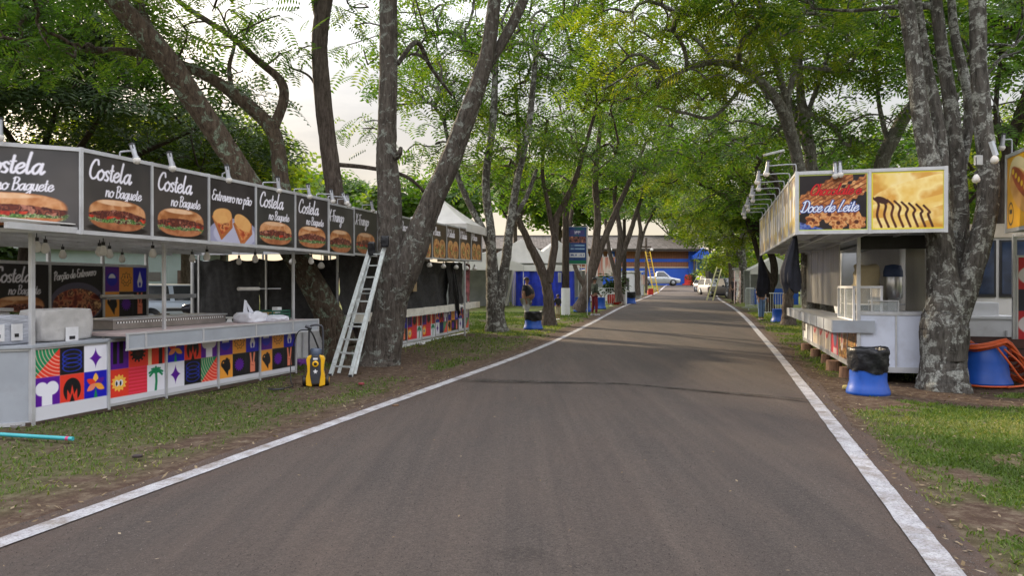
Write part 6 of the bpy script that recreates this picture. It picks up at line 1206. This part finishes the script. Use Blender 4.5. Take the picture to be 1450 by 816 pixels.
# bins and planters up the left verge
tub('bin', 'small blue bin with a black liner before the stout man', 'bin', GX(755, 25.5), .30, .56, group='blue plastic tubs')
tub('tub', 'blue tub on the grass left of the person in red trousers', 'tub', GX(825, 37.0) , .42, .70, group='blue plastic tubs', bag=False); tub('tub', 'blue tub just behind the person in red trousers', 'tub', GX(848, 40), .36, .60, group='blue plastic tubs', bag=False)
tub('bin', 'blue bin with a dark liner past the white based pole', 'bin', GX(892, 47.5), .36, .7, group='blue plastic tubs'); tub('tub', 'blue tub behind the stem with a bowed trunk on the right', 'tub', GX(1106, 29), .35, .5, group='blue plastic tubs', bag=False)
REDP = mat('red_plastic', (.45, .03, .02), .5, 0, .12, 6)
def planter(label, p, r, h, leafy, seed):
    t = thing('planter', label, 'planter', p, 0, 'red planters'); b = MB(); b.lathe([(.001, 0), (r * .85, 0), (r, h * .5), (r * .97, h), (r * .9, h + .01), (r * .85, h - .05), (.001, h - .08)], REDP, n=22); b.build('pot', t)
    if leafy:
        q = rng(seed); n = 70; pos = np.stack([q.normal(0, r * .55, n), q.normal(0, r * .55, n), h + np.abs(q.normal(.45, .35, n))], -1); make_crown('foliage', pos, q.uniform(.4, .8, n), q, 0, LF_DARK, t, droop=(-.2, 1.2))
planter('large red planter holding a leafy dark shrub', GX(869, 46.5), .42, .62, True, 3); planter('plain red planter behind the leafy one', GX(879, 49), .36, .62, False, 4)
# ------------------------------------------------------------------ pole, banner, blue tarpaulin booth, white tents
pp = GX(801, 33.5); t = thing('utility_pole', 'dark wooden pole with a white base between the child and the banner', 'pole', pp, 0); b = MB(); b.tube([(0, 0, -.1), (0, 0, 1.25)], .20, WHITE, 16); b.build('painted_base', t); b = MB(); b.tube([(0, 0, 1.25), (0, 0, 5.6)], [.17, .13], bark_mat('pole_wood', (.03, .024, .02), (.09, .07, .055), (.1, .09, .08), -.2), 14); b.build('shaft', t); boxpart(t, 'meter_box', [((-.34, -.12, 1.5), (-.20, .05, 1.95))], GREYB)
t = thing('utility_pole', 'slim dark pole with a white painted foot beside the red planters', 'pole', GX(884, 47), 0); b = MB(); b.tube([(0, 0, 0), (0, 0, 1.1)], .17, WHITE, 12); b.build('painted_base', t); b = MB(); b.tube([(0, 0, 1.1), (0, 0, 5.4)], [.15, .10], bark_mat('pole_wood', (.03, .024, .02), (.09, .07, .055), (.1, .09, .08), -.2), 12); b.build('shaft', t)
t = thing('banner', 'tall blue and green banner on two slim posts above the verge', 'banner', GX(818, 33.8), R(8)); zt, zbb = 1.6 + 84 / F * 33.8, 1.6 + 31 / F * 33.8; zt -= float(gz(33.8)); zbb -= float(gz(33.8)); panel(t, (-.46, 0, 0), EX, NF, .88, zbb, zt, p_banner(), 'printed_panel', .02)
for x in (-.5, .46): post(t, x, .03, 0, zt + .05, .04, ALU)
BT = mat('blue_tarpaulin', (.012, .03, .34), .45, 0, .3, 2.5, bump=.6, bscale=3)
t = thing('tarpaulin_booth', 'market booth closed with bright blue tarpaulin under a white canopy', 'booth', GX(772, 44), R(4)); b = MB(); u = np.linspace(-1.75, 1.75, 60); v = np.linspace(0, 1, 8); pts = np.stack([u[None] + 0 * v[:, None], .10 * np.sin(u[None] * 7) * (1 - .4 * v[:, None]) + .05 * np.sin(u[None] * 17 + v[:, None] * 3), 2.05 * v[:, None] + 0 * u[None]], -1); b.grid(pts, BT); b.build('tarpaulin', t)
b = MB(); pts = np.stack([np.full((8, 20), -1.76) + 0 * v[:, None], np.linspace(.1, 3, 20)[None] + 0 * v[:, None], 2.05 * v[:, None] + 0 * np.linspace(0, 1, 20)[None]], -1); b.grid(pts, BT); b.build('tarpaulin', t)
boxpart(t, 'canopy_edge', [((-1.95, -.06, 2.08), (2.05, .02, 2.42))], TARPW); boxpart(t, 'canopy', [((-1.95, .02, 2.40), (2.05, 3.2, 2.43))], TARPW); b = MB(); b.bar((-1.9, -.05, 2.1), (-2.35, -.25, .02), .28, .02, TARPW); b.build('loose_flap', t)
for x in (-1.9, 0, 2.0): post(t, x, 0.06, 0, 2.1)
def gable_tent(label, p, rz, w, d, e, r, open_front=True):
    t = thing('tent', label, 'tent', p, rz, 'white market tents'); b = MB(); V = np.array([(-w / 2, 0, e), (w / 2, 0, e), (0, 0, r), (-w / 2, d, e), (w / 2, d, e), (0, d, r)]); b.add(V, [(0, 2, 5, 3), (1, 4, 5, 2), (0, 1, 2)], TARPW); b.add(V - [0, 0, .03], [(0, 3, 5, 2), (1, 2, 5, 4)], TARPW); b.build('roof', t)
    boxpart(t, 'valance', [((-w / 2, -.012, e - .3), (w / 2, -.003, e))], TARPW); boxpart(t, 'back_wall', [((-w / 2, d - .05, 0), (w / 2, d - .03, e - .05))], mat('grey_tarp', (.25, .26, .27), .7, 0, .2, 2))
    for x in (-w / 2, w / 2):
        for y in (.03, d - .08): post(t, x, y, 0, e)
    return t
gable_tent('white gabled tent left of the blue booth', GX(738, 47), R(5), 4.2, 4, 2.9, 4.15); gable_tent('white gabled tent peeking over the right of the blue booth', GX(790, 50), R(5), 3.2, 4, 3.0, 4.2); gable_tent('white tent with grey walls beyond the lichen grey stems', GX(722, 58), 0, 7, 5, 2.6, 3.6)
t = gable_tent('white tent in deep shade left of the tarpaulin booth', GX(690, 40), R(12), 4, 4, 2.4, 3.1)
# striped shop and white stalls further up
for i, (px, Y, w, lab) in enumerate(((850, 52, 2.2, 'stall with a pink striped sign and a row of arm lamps'), (902, 66, 1.5, 'far stall with reddish food panels beside the brick hall'))):
    t = thing('food_stall', lab, 'stall', GX(px, Y), R(14), 'food stalls on the left verge')
    for k in range(2): panel(t, (-w / 2 + k * w / 2, 0, 0), EX, NF, w / 2, 1.75 if i == 0 else 1.0, 3.15 if i == 0 else 1.9, p_stripe(), 'sign_panel', .03)
    if i == 0:
        for k in range(6): spotlight(t, (-w / 2 + .2 + k * .36, 0, 3.15), (0, -1, 0), .3, .12, .4, -.1)
    panel(t, (-w / 2, .3, 0), EX, NF, w, .05, 1.0, None, 'front_panel', .03); boxpart(t, 'roof', [((-w / 2, .03, 2.2), (w / 2, 2.5, 2.25))], TARPW); boxpart(t, 'back_wall', [((-w / 2, 2.4, 0), (w / 2, 2.45, 2.2))], GREYB)
    for x in (-w / 2 + .05, w / 2 - .05): post(t, x, .1, 0, 2.2)
t = thing('white_cabin', 'small white cabin with a dark opening between pole and brick hall', 'cabin', GX(893, 60), R(8)); boxpart(t, 'wall', [((-.9, 0, 0), (.9, 1.8, 2.1))], WHITE, .02); o = boxpart(t, 'window', [((-.7, -.02, .6), (-.1, -.005, 1.7))], ALU); boxpart(o, 'pane', [((-.64, -.03, .66), (-.16, -.021, 1.64))], GLASS); boxpart(t, 'roof', [((-1.0, -.1, 2.1), (1.0, 1.9, 2.18))], WHITE)
def barrier(label, p, rz, w, h, bars, grp):
    t = thing('barrier', label, 'barrier', p, rz, grp); b = MB(); b.tube(np.array([(-w / 2, 0, .12), (-w / 2, 0, h), (w / 2, 0, h), (w / 2, 0, .12), (-w / 2, 0, .12)]), .02, LALU, 6); b.build('frame', t); b = MB()
    for k in range(bars): x = -w / 2 + w * (k + 1) / (bars + 1); b.tube([(x, 0, .12), (x, 0, h)], .008, LALU, 5, caps=False)
    b.build('bars', t)
    for x in (-w / 2 + .15, w / 2 - .15): bb = MB(); bb.bar((x, -.28, .02), (x, .28, .02), .04, .03, LALU); bb.bar((x, 0, .02), (x, 0, .13), .03, .03, LALU); bb.build('foot', t)
barrier('white slatted barrier behind the person in red trousers', GX(856, 44), R(10), 1.1, 1.05, 8, 'crowd barriers'); barrier('nearest steel barrier on the right verge', GX(1070, 38.5), R(-14), 1.0, 1.1, 10, 'crowd barriers'); barrier('steel barrier standing edge on beside the dark forked tree', GX(1062, 42), R(60), 2.0, 1.1, 12, 'crowd barriers'); barrier('steel barrier right of the dark forked tree', GX(1100, 34), R(-5), 1.2, 1.0, 10, 'crowd barriers')
# far ladders
ladder('extension_ladder', 'long yellow extension ladder leaning on a pole before the brick hall', GX(929, 74), P(917, 356, 74.6), .45, 14, YEL, rail=.10, feet=False, group='ladders up the road'); 
t = thing('utility_pole', 'short pole carrying the top of the yellow ladder', 'pole', GX(915, 75), 0); b = MB(); b.tube([(0, 0, 0), (0, 0, 5.6)], [.16, .11], BARK, 10); b.build('shaft', t); boxpart(t, 'crossarm', [((-.5, -.05, 4.6), (.5, .05, 4.75))], DARKW)
ladder('step_ladder', 'pale yellow ladder set up in the road before the dark pickup', GX(1005, 54), P(1019, 377, 55.2), .45, 9, PALEY, rail=.09, feet=False, group='ladders up the road', taper=.8); ladder('step_ladder', 'short pink and white ladder against the striped trunk', GX(1044, 47.5), P(1044, 384, 48.6), .36, 7, mat('pink_rail', (.55, .38, .34), .5), rail=.06, feet=False, group='ladders up the road')
b = MB(); b.box((0, 0, .22), (.5, .4, .40), REDP); b.prism([(-.25, -.2), (.25, -.2), (.18, .2), (-.18, .2)], .42, .6, REDP); o = b.build('red_box', None, .02); place(o, GX(921, 69)); tag(o, 'red box on the grass at the foot of the yellow ladder', 'box')
# ------------------------------------------------------------------ vehicles
def car(name, label, cat, loc, rz, m, kind, L_=4.2, Wd=1.68, Ht=1.48, group=None, hatch_open=False, cloth=None):
    """nose towards -Y before turning; kind: hatch or pickup"""
    t = thing(name, label, cat, loc, rz, group); hw = Wd / 2; zb = .92 if kind == 'pickup' else .90; h2 = L_ / 2
    st = [(-h2, .38, .62, .80), (-h2 + .12, .26, .72, .93), (-h2 + .55, .22, .80, .99), (-h2 + 1.15, .20, zb, 1.0), (0, .20, zb + .02, 1.0), (h2 - 1.0, .20, zb + .03, 1.0), (h2 - .3, .24, zb + .03, .97), (h2 - .02, .34, zb - .02, .88)]
    b = MB(); rows = []
    for y, z0, z1, k in st:
        w = hw * k; zm = z0 + (z1 - z0) * .55; rows.append([(-w * .90, y, z0), (-w * .99, y, z0 + .10), (-w, y, zm), (-w * .955, y, z1 - .03), (-w * .86, y, z1), (0, y, z1 + .025), (w * .86, y, z1), (w * .955, y, z1 - .03), (w, y, zm), (w * .99, y, z0 + .10), (w * .90, y, z0), (0, y, z0)])
    rows = np.array(rows); rr = np.concatenate([rows, rows[:, :1]], 1); b.grid(rr, m); b.add(rows[0], [tuple(range(12))], m); b.add(rows[-1], [tuple(range(12))[::-1]], m); b.build('body', t, .015)
    y0, y1, y2, y3 = (-h2 + 1.05, -h2 + 1.75, h2 - (1.9 if kind == 'pickup' else .55), h2 - (1.65 if kind == 'pickup' else .08))
    wb, wr, zt = hw * .93, hw * .73, Ht
    b = MB(); V = np.array([(-wb, y0, zb), (wb, y0, zb), (wb, y3, zb), (-wb, y3, zb), (-wr, y1, zt), (wr, y1, zt), (wr, y2, zt), (-wr, y2, zt), (0, y1, zt + .03), (0, y2, zt + .03)])
    b.add(V, [(0, 1, 5, 8, 4), (1, 2, 6, 5), (2, 3, 7, 9, 6), (3, 0, 4, 7), (4, 8, 9, 7), (8, 5, 6, 9)], m); cab = b.build('cabin', t, .03)
    def gl_(q, name): 
        c = np.array(q, float); n = np.cross(c[1] - c[0], c[2] - c[0]); n /= np.linalg.norm(n); ce = c.mean(0); c = ce + (c - ce) * .86
        if np.dot(n, ce - np.array([0, (y0 + y3) / 2, zb])) < 0: n = -n
        bb = MB(); bb.add(np.vstack([c + n * .012, c - n * .004]), [(0, 1, 2, 3), (7, 6, 5, 4), (0, 4, 5, 1), (1, 5, 6, 2), (2, 6, 7, 3), (3, 7, 4, 0)], GLASS); return bb.build(name, t)
    ymid = (y1 + y2) / 2 if kind != 'pickup' else None
    gl_(V[[0, 1, 5, 4]], 'windscreen'); gl_(V[[2, 3, 7, 6]], 'rear_window')
    for s_ in (-1, 1):
        a = V[[1, 2, 6, 5]] * np.array([s_, 1, 1])
        if ymid is None: gl_(a, 'side_window')
        else:
            f = .50; mb_, mt = a[0] + (a[1] - a[0]) * f, a[3] + (a[2] - a[3]) * f; gl_([a[0], mb_, mt, a[3]], 'side_window'); gl_([mb_, a[1], a[2], mt], 'side_window')
        bb = MB(); bb.box((s_ * (hw + .06), y0 + .28, zb + .07), (.16, .09, .12), m); bb.build('mirror', t, .02)
        bb = MB(); bb.box((s_ * hw * .66, -h2 + .06, .66), (.30, .10, .13), mat('lamp_lens', (.6, .62, .64), .1, .2)); bb.build('headlight', t, .03); bb = MB(); bb.box((s_ * hw * .80, h2 - .08, .82 if kind != 'pickup' else .74), (.16, .14, .30), mat('red_lens', (.30, .02, .02), .15)); bb.build('tail_light', t, .03)
        for y in (-h2 + .78, h2 - .75):
            bb = MB(); bb.lathe([(.0, -.09), (.24, -.09), (.30, -.075), (.31, .0), (.30, .075), (.24, .09), (0, .09)], RUBBER, (s_ * (hw - .085), y, .31), 22, axis='X'); w = bb.build('wheel', t); bb = MB(); bb.lathe([(0, -.098), (.05, -.105), (.19, -.094), (.2, 0), (.19, .094), (.05, .105), (0, .098)], GREYM, (s_ * (hw - .083), y, .31), 16, axis='X'); bb.build('rim', w)
            bb = MB(); bb.lathe([(0, -.006), (.37, -.006), (.37, .006), (0, .006)], BLACK, (s_ * (hw - .002), y, .33), 20, axis='X'); bb.build('wheel_arch', t)
        bb = MB(); bb.bb((min(s_ * (hw + .002), s_ * (hw + .016)), -.5, .70), (max(s_ * (hw + .002), s_ * (hw + .016)), -.36, .73), BLACK); bb.build('handle', t)
    bb = MB(); bb.box((0, -h2 - .005, .42), (Wd * .72, .07, .16), BLACK); bb.box((0, -h2 + .03, .64), (Wd * .42, .06, .09), BLACK); bb.build('grille', t, .01); bb = MB(); bb.box((0, -h2 - .045, .50), (.42, .012, .14), WHITE); bb.build('number_plate', t)
    if kind == 'pickup': boxpart(t, 'bed', [((-hw * .80, y3 + .08, zb + .0), (hw * .80, h2 - .1, zb + .03))], BLACK)
    if hatch_open:
        bb = MB(); bb.add(np.array([(-wr, y2 + .02, zt + .02), (wr, y2 + .02, zt + .02), (wr * 1.05, y2 + .95, zt + .17), (-wr * 1.05, y2 + .95, zt + .17), (-wr, y2 + .02, zt - .02), (wr, y2 + .02, zt - .02), (wr * 1.05, y2 + 1.0, zt + .03), (-wr * 1.05, y2 + 1.0, zt + .03)]), [(0, 1, 2, 3), (7, 6, 5, 4), (0, 4, 5, 1), (1, 5, 6, 2), (2, 6, 7, 3), (3, 7, 4, 0)], m); bb.build('tailgate', t, .02)
    return t
SILV = mat('silver_paint', (.46, .48, .50), .28, .45, .05, 3); WCAR = mat('white_car_paint', (.42, .42, .43), .3, 0, .04, 3); DCAR = mat('dark_car_paint', (.018, .022, .032), .35, 0, .1, 3, spec=.3); BLUEC = mat('pale_blue_paint', (.40, .46, .54), .28, .4, .05, 3)
car('pickup', 'silver pickup parked side on before the blue hall wall', 'pickup', G(934, 404.2) if False else np.array([P(934, 404.5, 82)[0], 82, P(934, 404.5, 82)[2]]), R(82), SILV, 'pickup', 4.4, 1.66, 1.55, 'parked vehicles')
car('pickup', 'dark pickup parked nose on behind the pale ladder', 'pickup', GX(1031, 62), R(12), DCAR, 'pickup', 4.4, 1.72, 1.62, 'parked vehicles'); car('parked_car', 'white car tucked beside the dark pickup', 'car', GX(1012, 68), R(14), WCAR, 'hatch', 4.0, 1.7, 1.55, 'parked vehicles'); car('parked_car', 'white car farthest back, just past the other white one', 'car', GX(1004, 77), R(15), WCAR, 'hatch', 4.0, 1.7, 1.7, 'parked vehicles')
b = MB(); b.box((0, 0, .35), (1.2, .7, .7), BLACK); b.box((.3, .02, .75), (.5, .5, .3), BLACK); o = b.build('loudspeaker', None, .04); place(o, np.array(GX(1010, 66)) + [0, 0, 1.55], .2); tag(o, 'black box strapped on the roof of the white car', 'box')
car('parked_car', 'pale silver hatchback with its tailgate open, seen under the nearest stall roof', 'car', GX(272, 27.0), R(102), BLUEC, 'hatch', 3.9, 1.65, 1.50, 'parked vehicles', True)
# motorcycle
t = thing('motorcycle', 'motorcycle parked in front of the open hatchback', 'motorcycle', GX(262, 23.5), R(15)); 
for x in (-.62, .62):
    b = MB(); b.lathe([(.22, -.04), (.28, -.045), (.30, 0), (.28, .045), (.22, .04)], RUBBER, (x, 0, .30), 22, axis='Y', caps=False); w = b.build('wheel', t); b = MB()
    for k in range(6): a = k * 1.047; b.bar((x, 0, .30), (x + .23 * math.cos(a), 0, .30 + .23 * math.sin(a)), .02, .02, GREYM)
    b.build('rim', w)
b = MB(); b.box((0, 0, .42), (.46, .22, .30), GREYM); b.tube([(-.62, .1, .3), (-.1, .12, .34), (.1, .1, .5)], .035, ALU, 8); b.build('engine', t, .02); b = MB(); b.tube(catmull([(.62, -.08, .3), (.48, -.06, .7), (.40, -.05, 1.0)], 4), .03, ALU, 8); b.tube(catmull([(.62, .08, .3), (.48, .06, .7), (.40, .05, 1.0)], 4), .03, ALU, 8); b.build('fork', t)
b = MB(); b.lathe([(.01, -.3), (.13, -.2), (.16, 0), (.13, .2), (.01, .3)], mat('dark_tank', (.02, .02, .03), .2), (.15, 0, .80), 12, axis='X'); b.build('tank', t); b = MB(); b.box((-.35, 0, .78), (.62, .24, .10), BLACK); b.build('seat', t, .03); b = MB(); b.tube([(.36, -.36, 1.05), (.42, 0, 1.02), (.36, .36, 1.05)], .018, BLACK, 6); b.build('handlebar', t); b = MB(); b.lathe([(.0, .08), (.09, .05), (.10, 0), (.02, -.08)], ALU, (.52, 0, .90), 12, axis='X'); b.build('headlight', t)
b = MB(); b.box((.60, 0, .62), (.34, .12, .04), WHITE); b.box((-.62, 0, .64), (.34, .14, .04), BLACK); b.build('mudguard', t, .01)
t = thing('trestle', 'white folded board with a diagonal brace on the lawn behind the stall', 'board', GX(285, 21), R(10)); boxpart(t, 'board', [((-.4, 0, .1), (.4, .03, .72))], WHITE); b = MB(); b.bar((-.45, -.04, .1), (.4, -.04, .8), .05, .02, BLACK); b.build('brace', t)
o = soft_block(.9, .5, .18, BLACK, 41, 6, .03).build('black_sack'); place(o, GX(262, 20.5)); tag(o, 'flat black sack on the lawn near the motorcycle', 'sack')
b = MB(); b.box((0, 0, .3), (.7, .5, .6), BLACK); o = b.build('speaker_box', None, .02); place(o, GX(212, 17)); tag(o, 'black box standing at the end of the back tile panel', 'box'); 
# green grey hall and white container behind the nearest stall
t = thing('hall', 'low grey green hall behind the nearest stall', 'building', GX(225, 42), R(8)); HW = mat('grey_green_wall', (.17, .21, .20), .7, 0, .1, 1.2); boxpart(t, 'wall', [((-7, 0, 0), (2.4, 6, 3.3))], HW); boxpart(t, 'roof', [((-7.4, -.4, 3.3), (2.8, 6.4, 3.5))], mat('pale_roof', (.42, .44, .46), .6)); o = boxpart(t, 'window', [((-.6, -.03, 1.5), (.1, -.01, 2.0))], GLASS); boxpart(t, 'door', [((1.0, -.03, .05), (1.9, -.01, 2.1))], DARKW)
t = thing('container', 'white container at the end of the grey green hall', 'container', GX(281, 40), R(6)); b = MB(); b.bb((-.9, 0, .1), (.9, 2.2, 2.6), WHITE); b.build('body', t, .02); boxpart(t, 'door', [((-.8, -.03, .2), (-.05, -.01, 2.5)), ((.05, -.03, .2), (.8, -.01, 2.5))], WPAINT)
t = thing('table', 'yellow table with boxes by the grey green hall', 'table', GX(228, 36), 0); boxpart(t, 'tabletop', [((-.7, -.4, .72), (.7, .4, .76))], YEL)
for x in (-.6, .6):
    for y in (-.3, .3): boxpart(t, 'leg', [((x - .03, y - .03, 0), (x + .03, y + .03, .72))], GREYM)
o = boxpart(None, 'yellow_box', [((-.3, -.25, 0), (.3, .25, .55))], YEL, .01); place(o, np.array(GX(229, 36)) + [0, 0, .76]); tag(o, 'yellow box on the table by the grey green hall', 'box')
# ------------------------------------------------------------------ brick hall closing the road
Yh = 101.; zg = float(gz(Yh)) - .1; xl, xr = P(665, 0, Yh)[0], P(984, 0, Yh)[0]; t = thing('brick_hall', 'long brick and blue hall with a tiled roof closing the end of the road', 'building', (xl, Yh, zg), 0); wd = xr - xl
def zz(py): return H - (py - HZ) / F * Yh - zg
def brick_mat():
    m = bpy.data.materials.new('brick_lattice'); m.use_nodes = True; n = m.node_tree.nodes; l = m.node_tree.links; b = n['Principled BSDF']; b.inputs['Roughness'].default_value = .85; t_ = n.new('ShaderNodeTexCoord'); k = n.new('ShaderNodeTexBrick'); mp_ = n.new('ShaderNodeMapping'); mp_.inputs['Rotation'].default_value = (R(90), 0, 0); l.new(t_.outputs['Object'], mp_.inputs[0]); l.new(mp_.outputs[0], k.inputs['Vector'])
    k.inputs['Scale'].default_value = 2.2; k.inputs['Color1'].default_value = (.30, .12, .06, 1); k.inputs['Color2'].default_value = (.24, .09, .05, 1); k.inputs['Mortar'].default_value = (.09, .045, .03, 1); k.inputs['Mortar Size'].default_value = .05; k.offset = 0; l.new(k.outputs['Color'], b.inputs['Base Color']); return m
BRK = brick_mat(); HB = mat('hall_blue', (.012, .075, .42), .55, 0, .10, 1.2, dirt=.1)
boxpart(t, 'brick_wall', [((0, 0, zz(379)), (wd, 14, zz(352)))], BRK); boxpart(t, 'wall', [((0, -.02, 0), (wd, 14.02, zz(379) + .0))], HB); boxpart(t, 'band', [((-.01, -.06, zz(371)), (wd + .01, -.005, zz(366.5)))], HB); boxpart(t, 'ledge', [((0, -.10, zz(379.5)), (wd, -.025, zz(378)))], mat('ledge_cream', (.45, .36, .26), .7))
boxpart(t, 'pillar', [((wd - .9, -.16, 0), (wd + .1, -.062, zz(353)))], HB); boxpart(t, 'pillar', [((wd + .101, -.1, 0), (wd + .3, .5, zz(353)))], WHITE); boxpart(t, 'pillar', [((wd * .62, -.14, 0), (wd * .62 + .7, -.062, zz(353)))], HB)
b = MB(); n = int((wd + 2) / .42); TILE = mat('grey_roof_tile', (.105, .095, .085), .95, 0, .35, 1.5, spec=.05)
for k in range(n): x = -1 + k * .42; b.bar((x, -1.3, zz(353.5) - .002 * (k % 2)), (x, 7, zz(331)), .40, .16, TILE, up=(0, 0, 1))
b.bar((-1.2, 7, zz(331) + .1), (wd + 1.2, 7, zz(331) + .1), .5, .3, TILE); b.bb((-1, -1.2, zz(353.5) - .28), (wd + 1, -1.05, zz(353.5) - .08), mat('dark_eave', (.05, .035, .03), .8)); b.build('roof', t)
for x in (wd * .38, wd * .62, wd * .80): b = MB(); b.lathe([(.0, .22), (.18, .15), (.22, 0), (.15, -.15), (0, -.2)], BULB, (x, -1.35, zz(354.5)), 12); b.build('eave_lamp', t)
b = MB(); b.box((0, 0, .65), (1.0, .6, 1.3), REDP); b.box((0, -.05, .15), (1.5, .9, .3), REDP); b.prism([(-.5, -.3), (.5, -.3), (.3, .3), (-.3, .3)], 1.3, 1.5, REDP); o = b.build('red_kiosk', None, .03); place(o, np.array([P(975, 0, 99)[0], 99, zg])); tag(o, 'red cabinet at the right corner of the brick hall', 'cabinet')
t = thing('entrance_booth', 'blue roofed entrance booth with a sky blue sign wall right of the brick hall', 'booth', (P(999, 0, 100)[0], 100, zg), 0); b = MB(); b.bb((-1.9, -.9, 3.6), (.9, 2, 3.95), HB); b.prism([(-1.9, 3.95), (.9, 3.95), (-.5, 5.1)], -2, .9, HB, Matrix.Rotation(R(90), 4, 'X')); b.build('roof', t)
for x in (-1.7, .7): post(t, x, -.7, 0, 3.6, .2, DARKW)
boxpart(t, 'sign_wall', [((-.6, 2.2, 0), (3.4, 2.4, 4.6))], mat('sky_blue_panel', (.06, .20, .42), .5, 0, .5, .9)); boxpart(t, 'wall', [((-1.8, 1.6, 0), (-.7, 1.9, 3.6))], mat('red_brown_wall', (.18, .05, .04), .7))
q = rng(6); t = thing('shrub', 'dark green shrub between the brick hall and the parked cars', 'shrub', (P(987, 0, 95)[0], 95, float(gz(95))), 0); n = 120; pos = np.stack([q.normal(0, .5, n), q.normal(0, .5, n), np.abs(q.normal(.9, .6, n))], -1); make_crown('foliage', pos, q.uniform(.4, .8, n), q, 0, LF_DARK, t, droop=(-.2, 1.2)); b = MB(); b.tube([(0, 0, -.1), (0, 0, 1.0)], .06, BARK, 6); b.build('stem', t)
# right side far cabins
t = thing('white_cabin', 'white cabin behind the steel barriers on the right', 'cabin', GX(1072, 52), R(-8)); boxpart(t, 'wall', [((-1.2, 0, 0), (1.6, 2.5, 2.3))], WHITE, .02); boxpart(t, 'roof', [((-1.3, -.2, 2.3), (1.7, 2.6, 2.4))], GREYB); boxpart(t, 'window', [((-.2, -.03, 1.0), (.7, -.01, 1.7))], GLASS)
t = gable_tent('white and blue tent seen between the two black cloths', GX(1098, 46), R(-10), 3, 3, 2.2, 3.0); boxpart(t, 'counter', [((-1.4, .2, 0), (1.4, .6, 1.0))], BLUEP)
# overhead cable
b = MB(); a, c = P(800, 282, 33.5), P(885, 300, 47); u = np.linspace(0, 1, 20); b.tube(a + (c - a) * u[:, None] - np.array([0, 0, 1]) * (.4 * u * (1 - u))[:, None] * 4 * .5, .018, BLACK, 4); o = b.build('cable'); tag(o, 'overhead cable strung between the two white based poles', 'cable')
# small litter
for px, py, lab, c, sz in ((598, 489, 'white scrap of paper near the far burger counter', (.6, .6, .6), .10), (512, 546, 'small red and black scrap in the grass by the ladder', (.25, .04, .05), .06), (1198, 552, 'crushed yellowish wrapper beside the right bin', (.45, .36, .12), .10), (560, 577, 'brown leaf scrap on the left white line', (.12, .07, .04), .05), (195, 650, 'dark clod in the left grass', (.03, .02, .02), .05)):
    o = soft_block(sz * 1.6, sz, sz * .5, mat('litter_' + lab.split()[0], c, .7), 50 + int(px), 4, .01).build('litter'); place(o, G(px, py) + [0, 0, .012], px); tag(o, lab, 'litter')
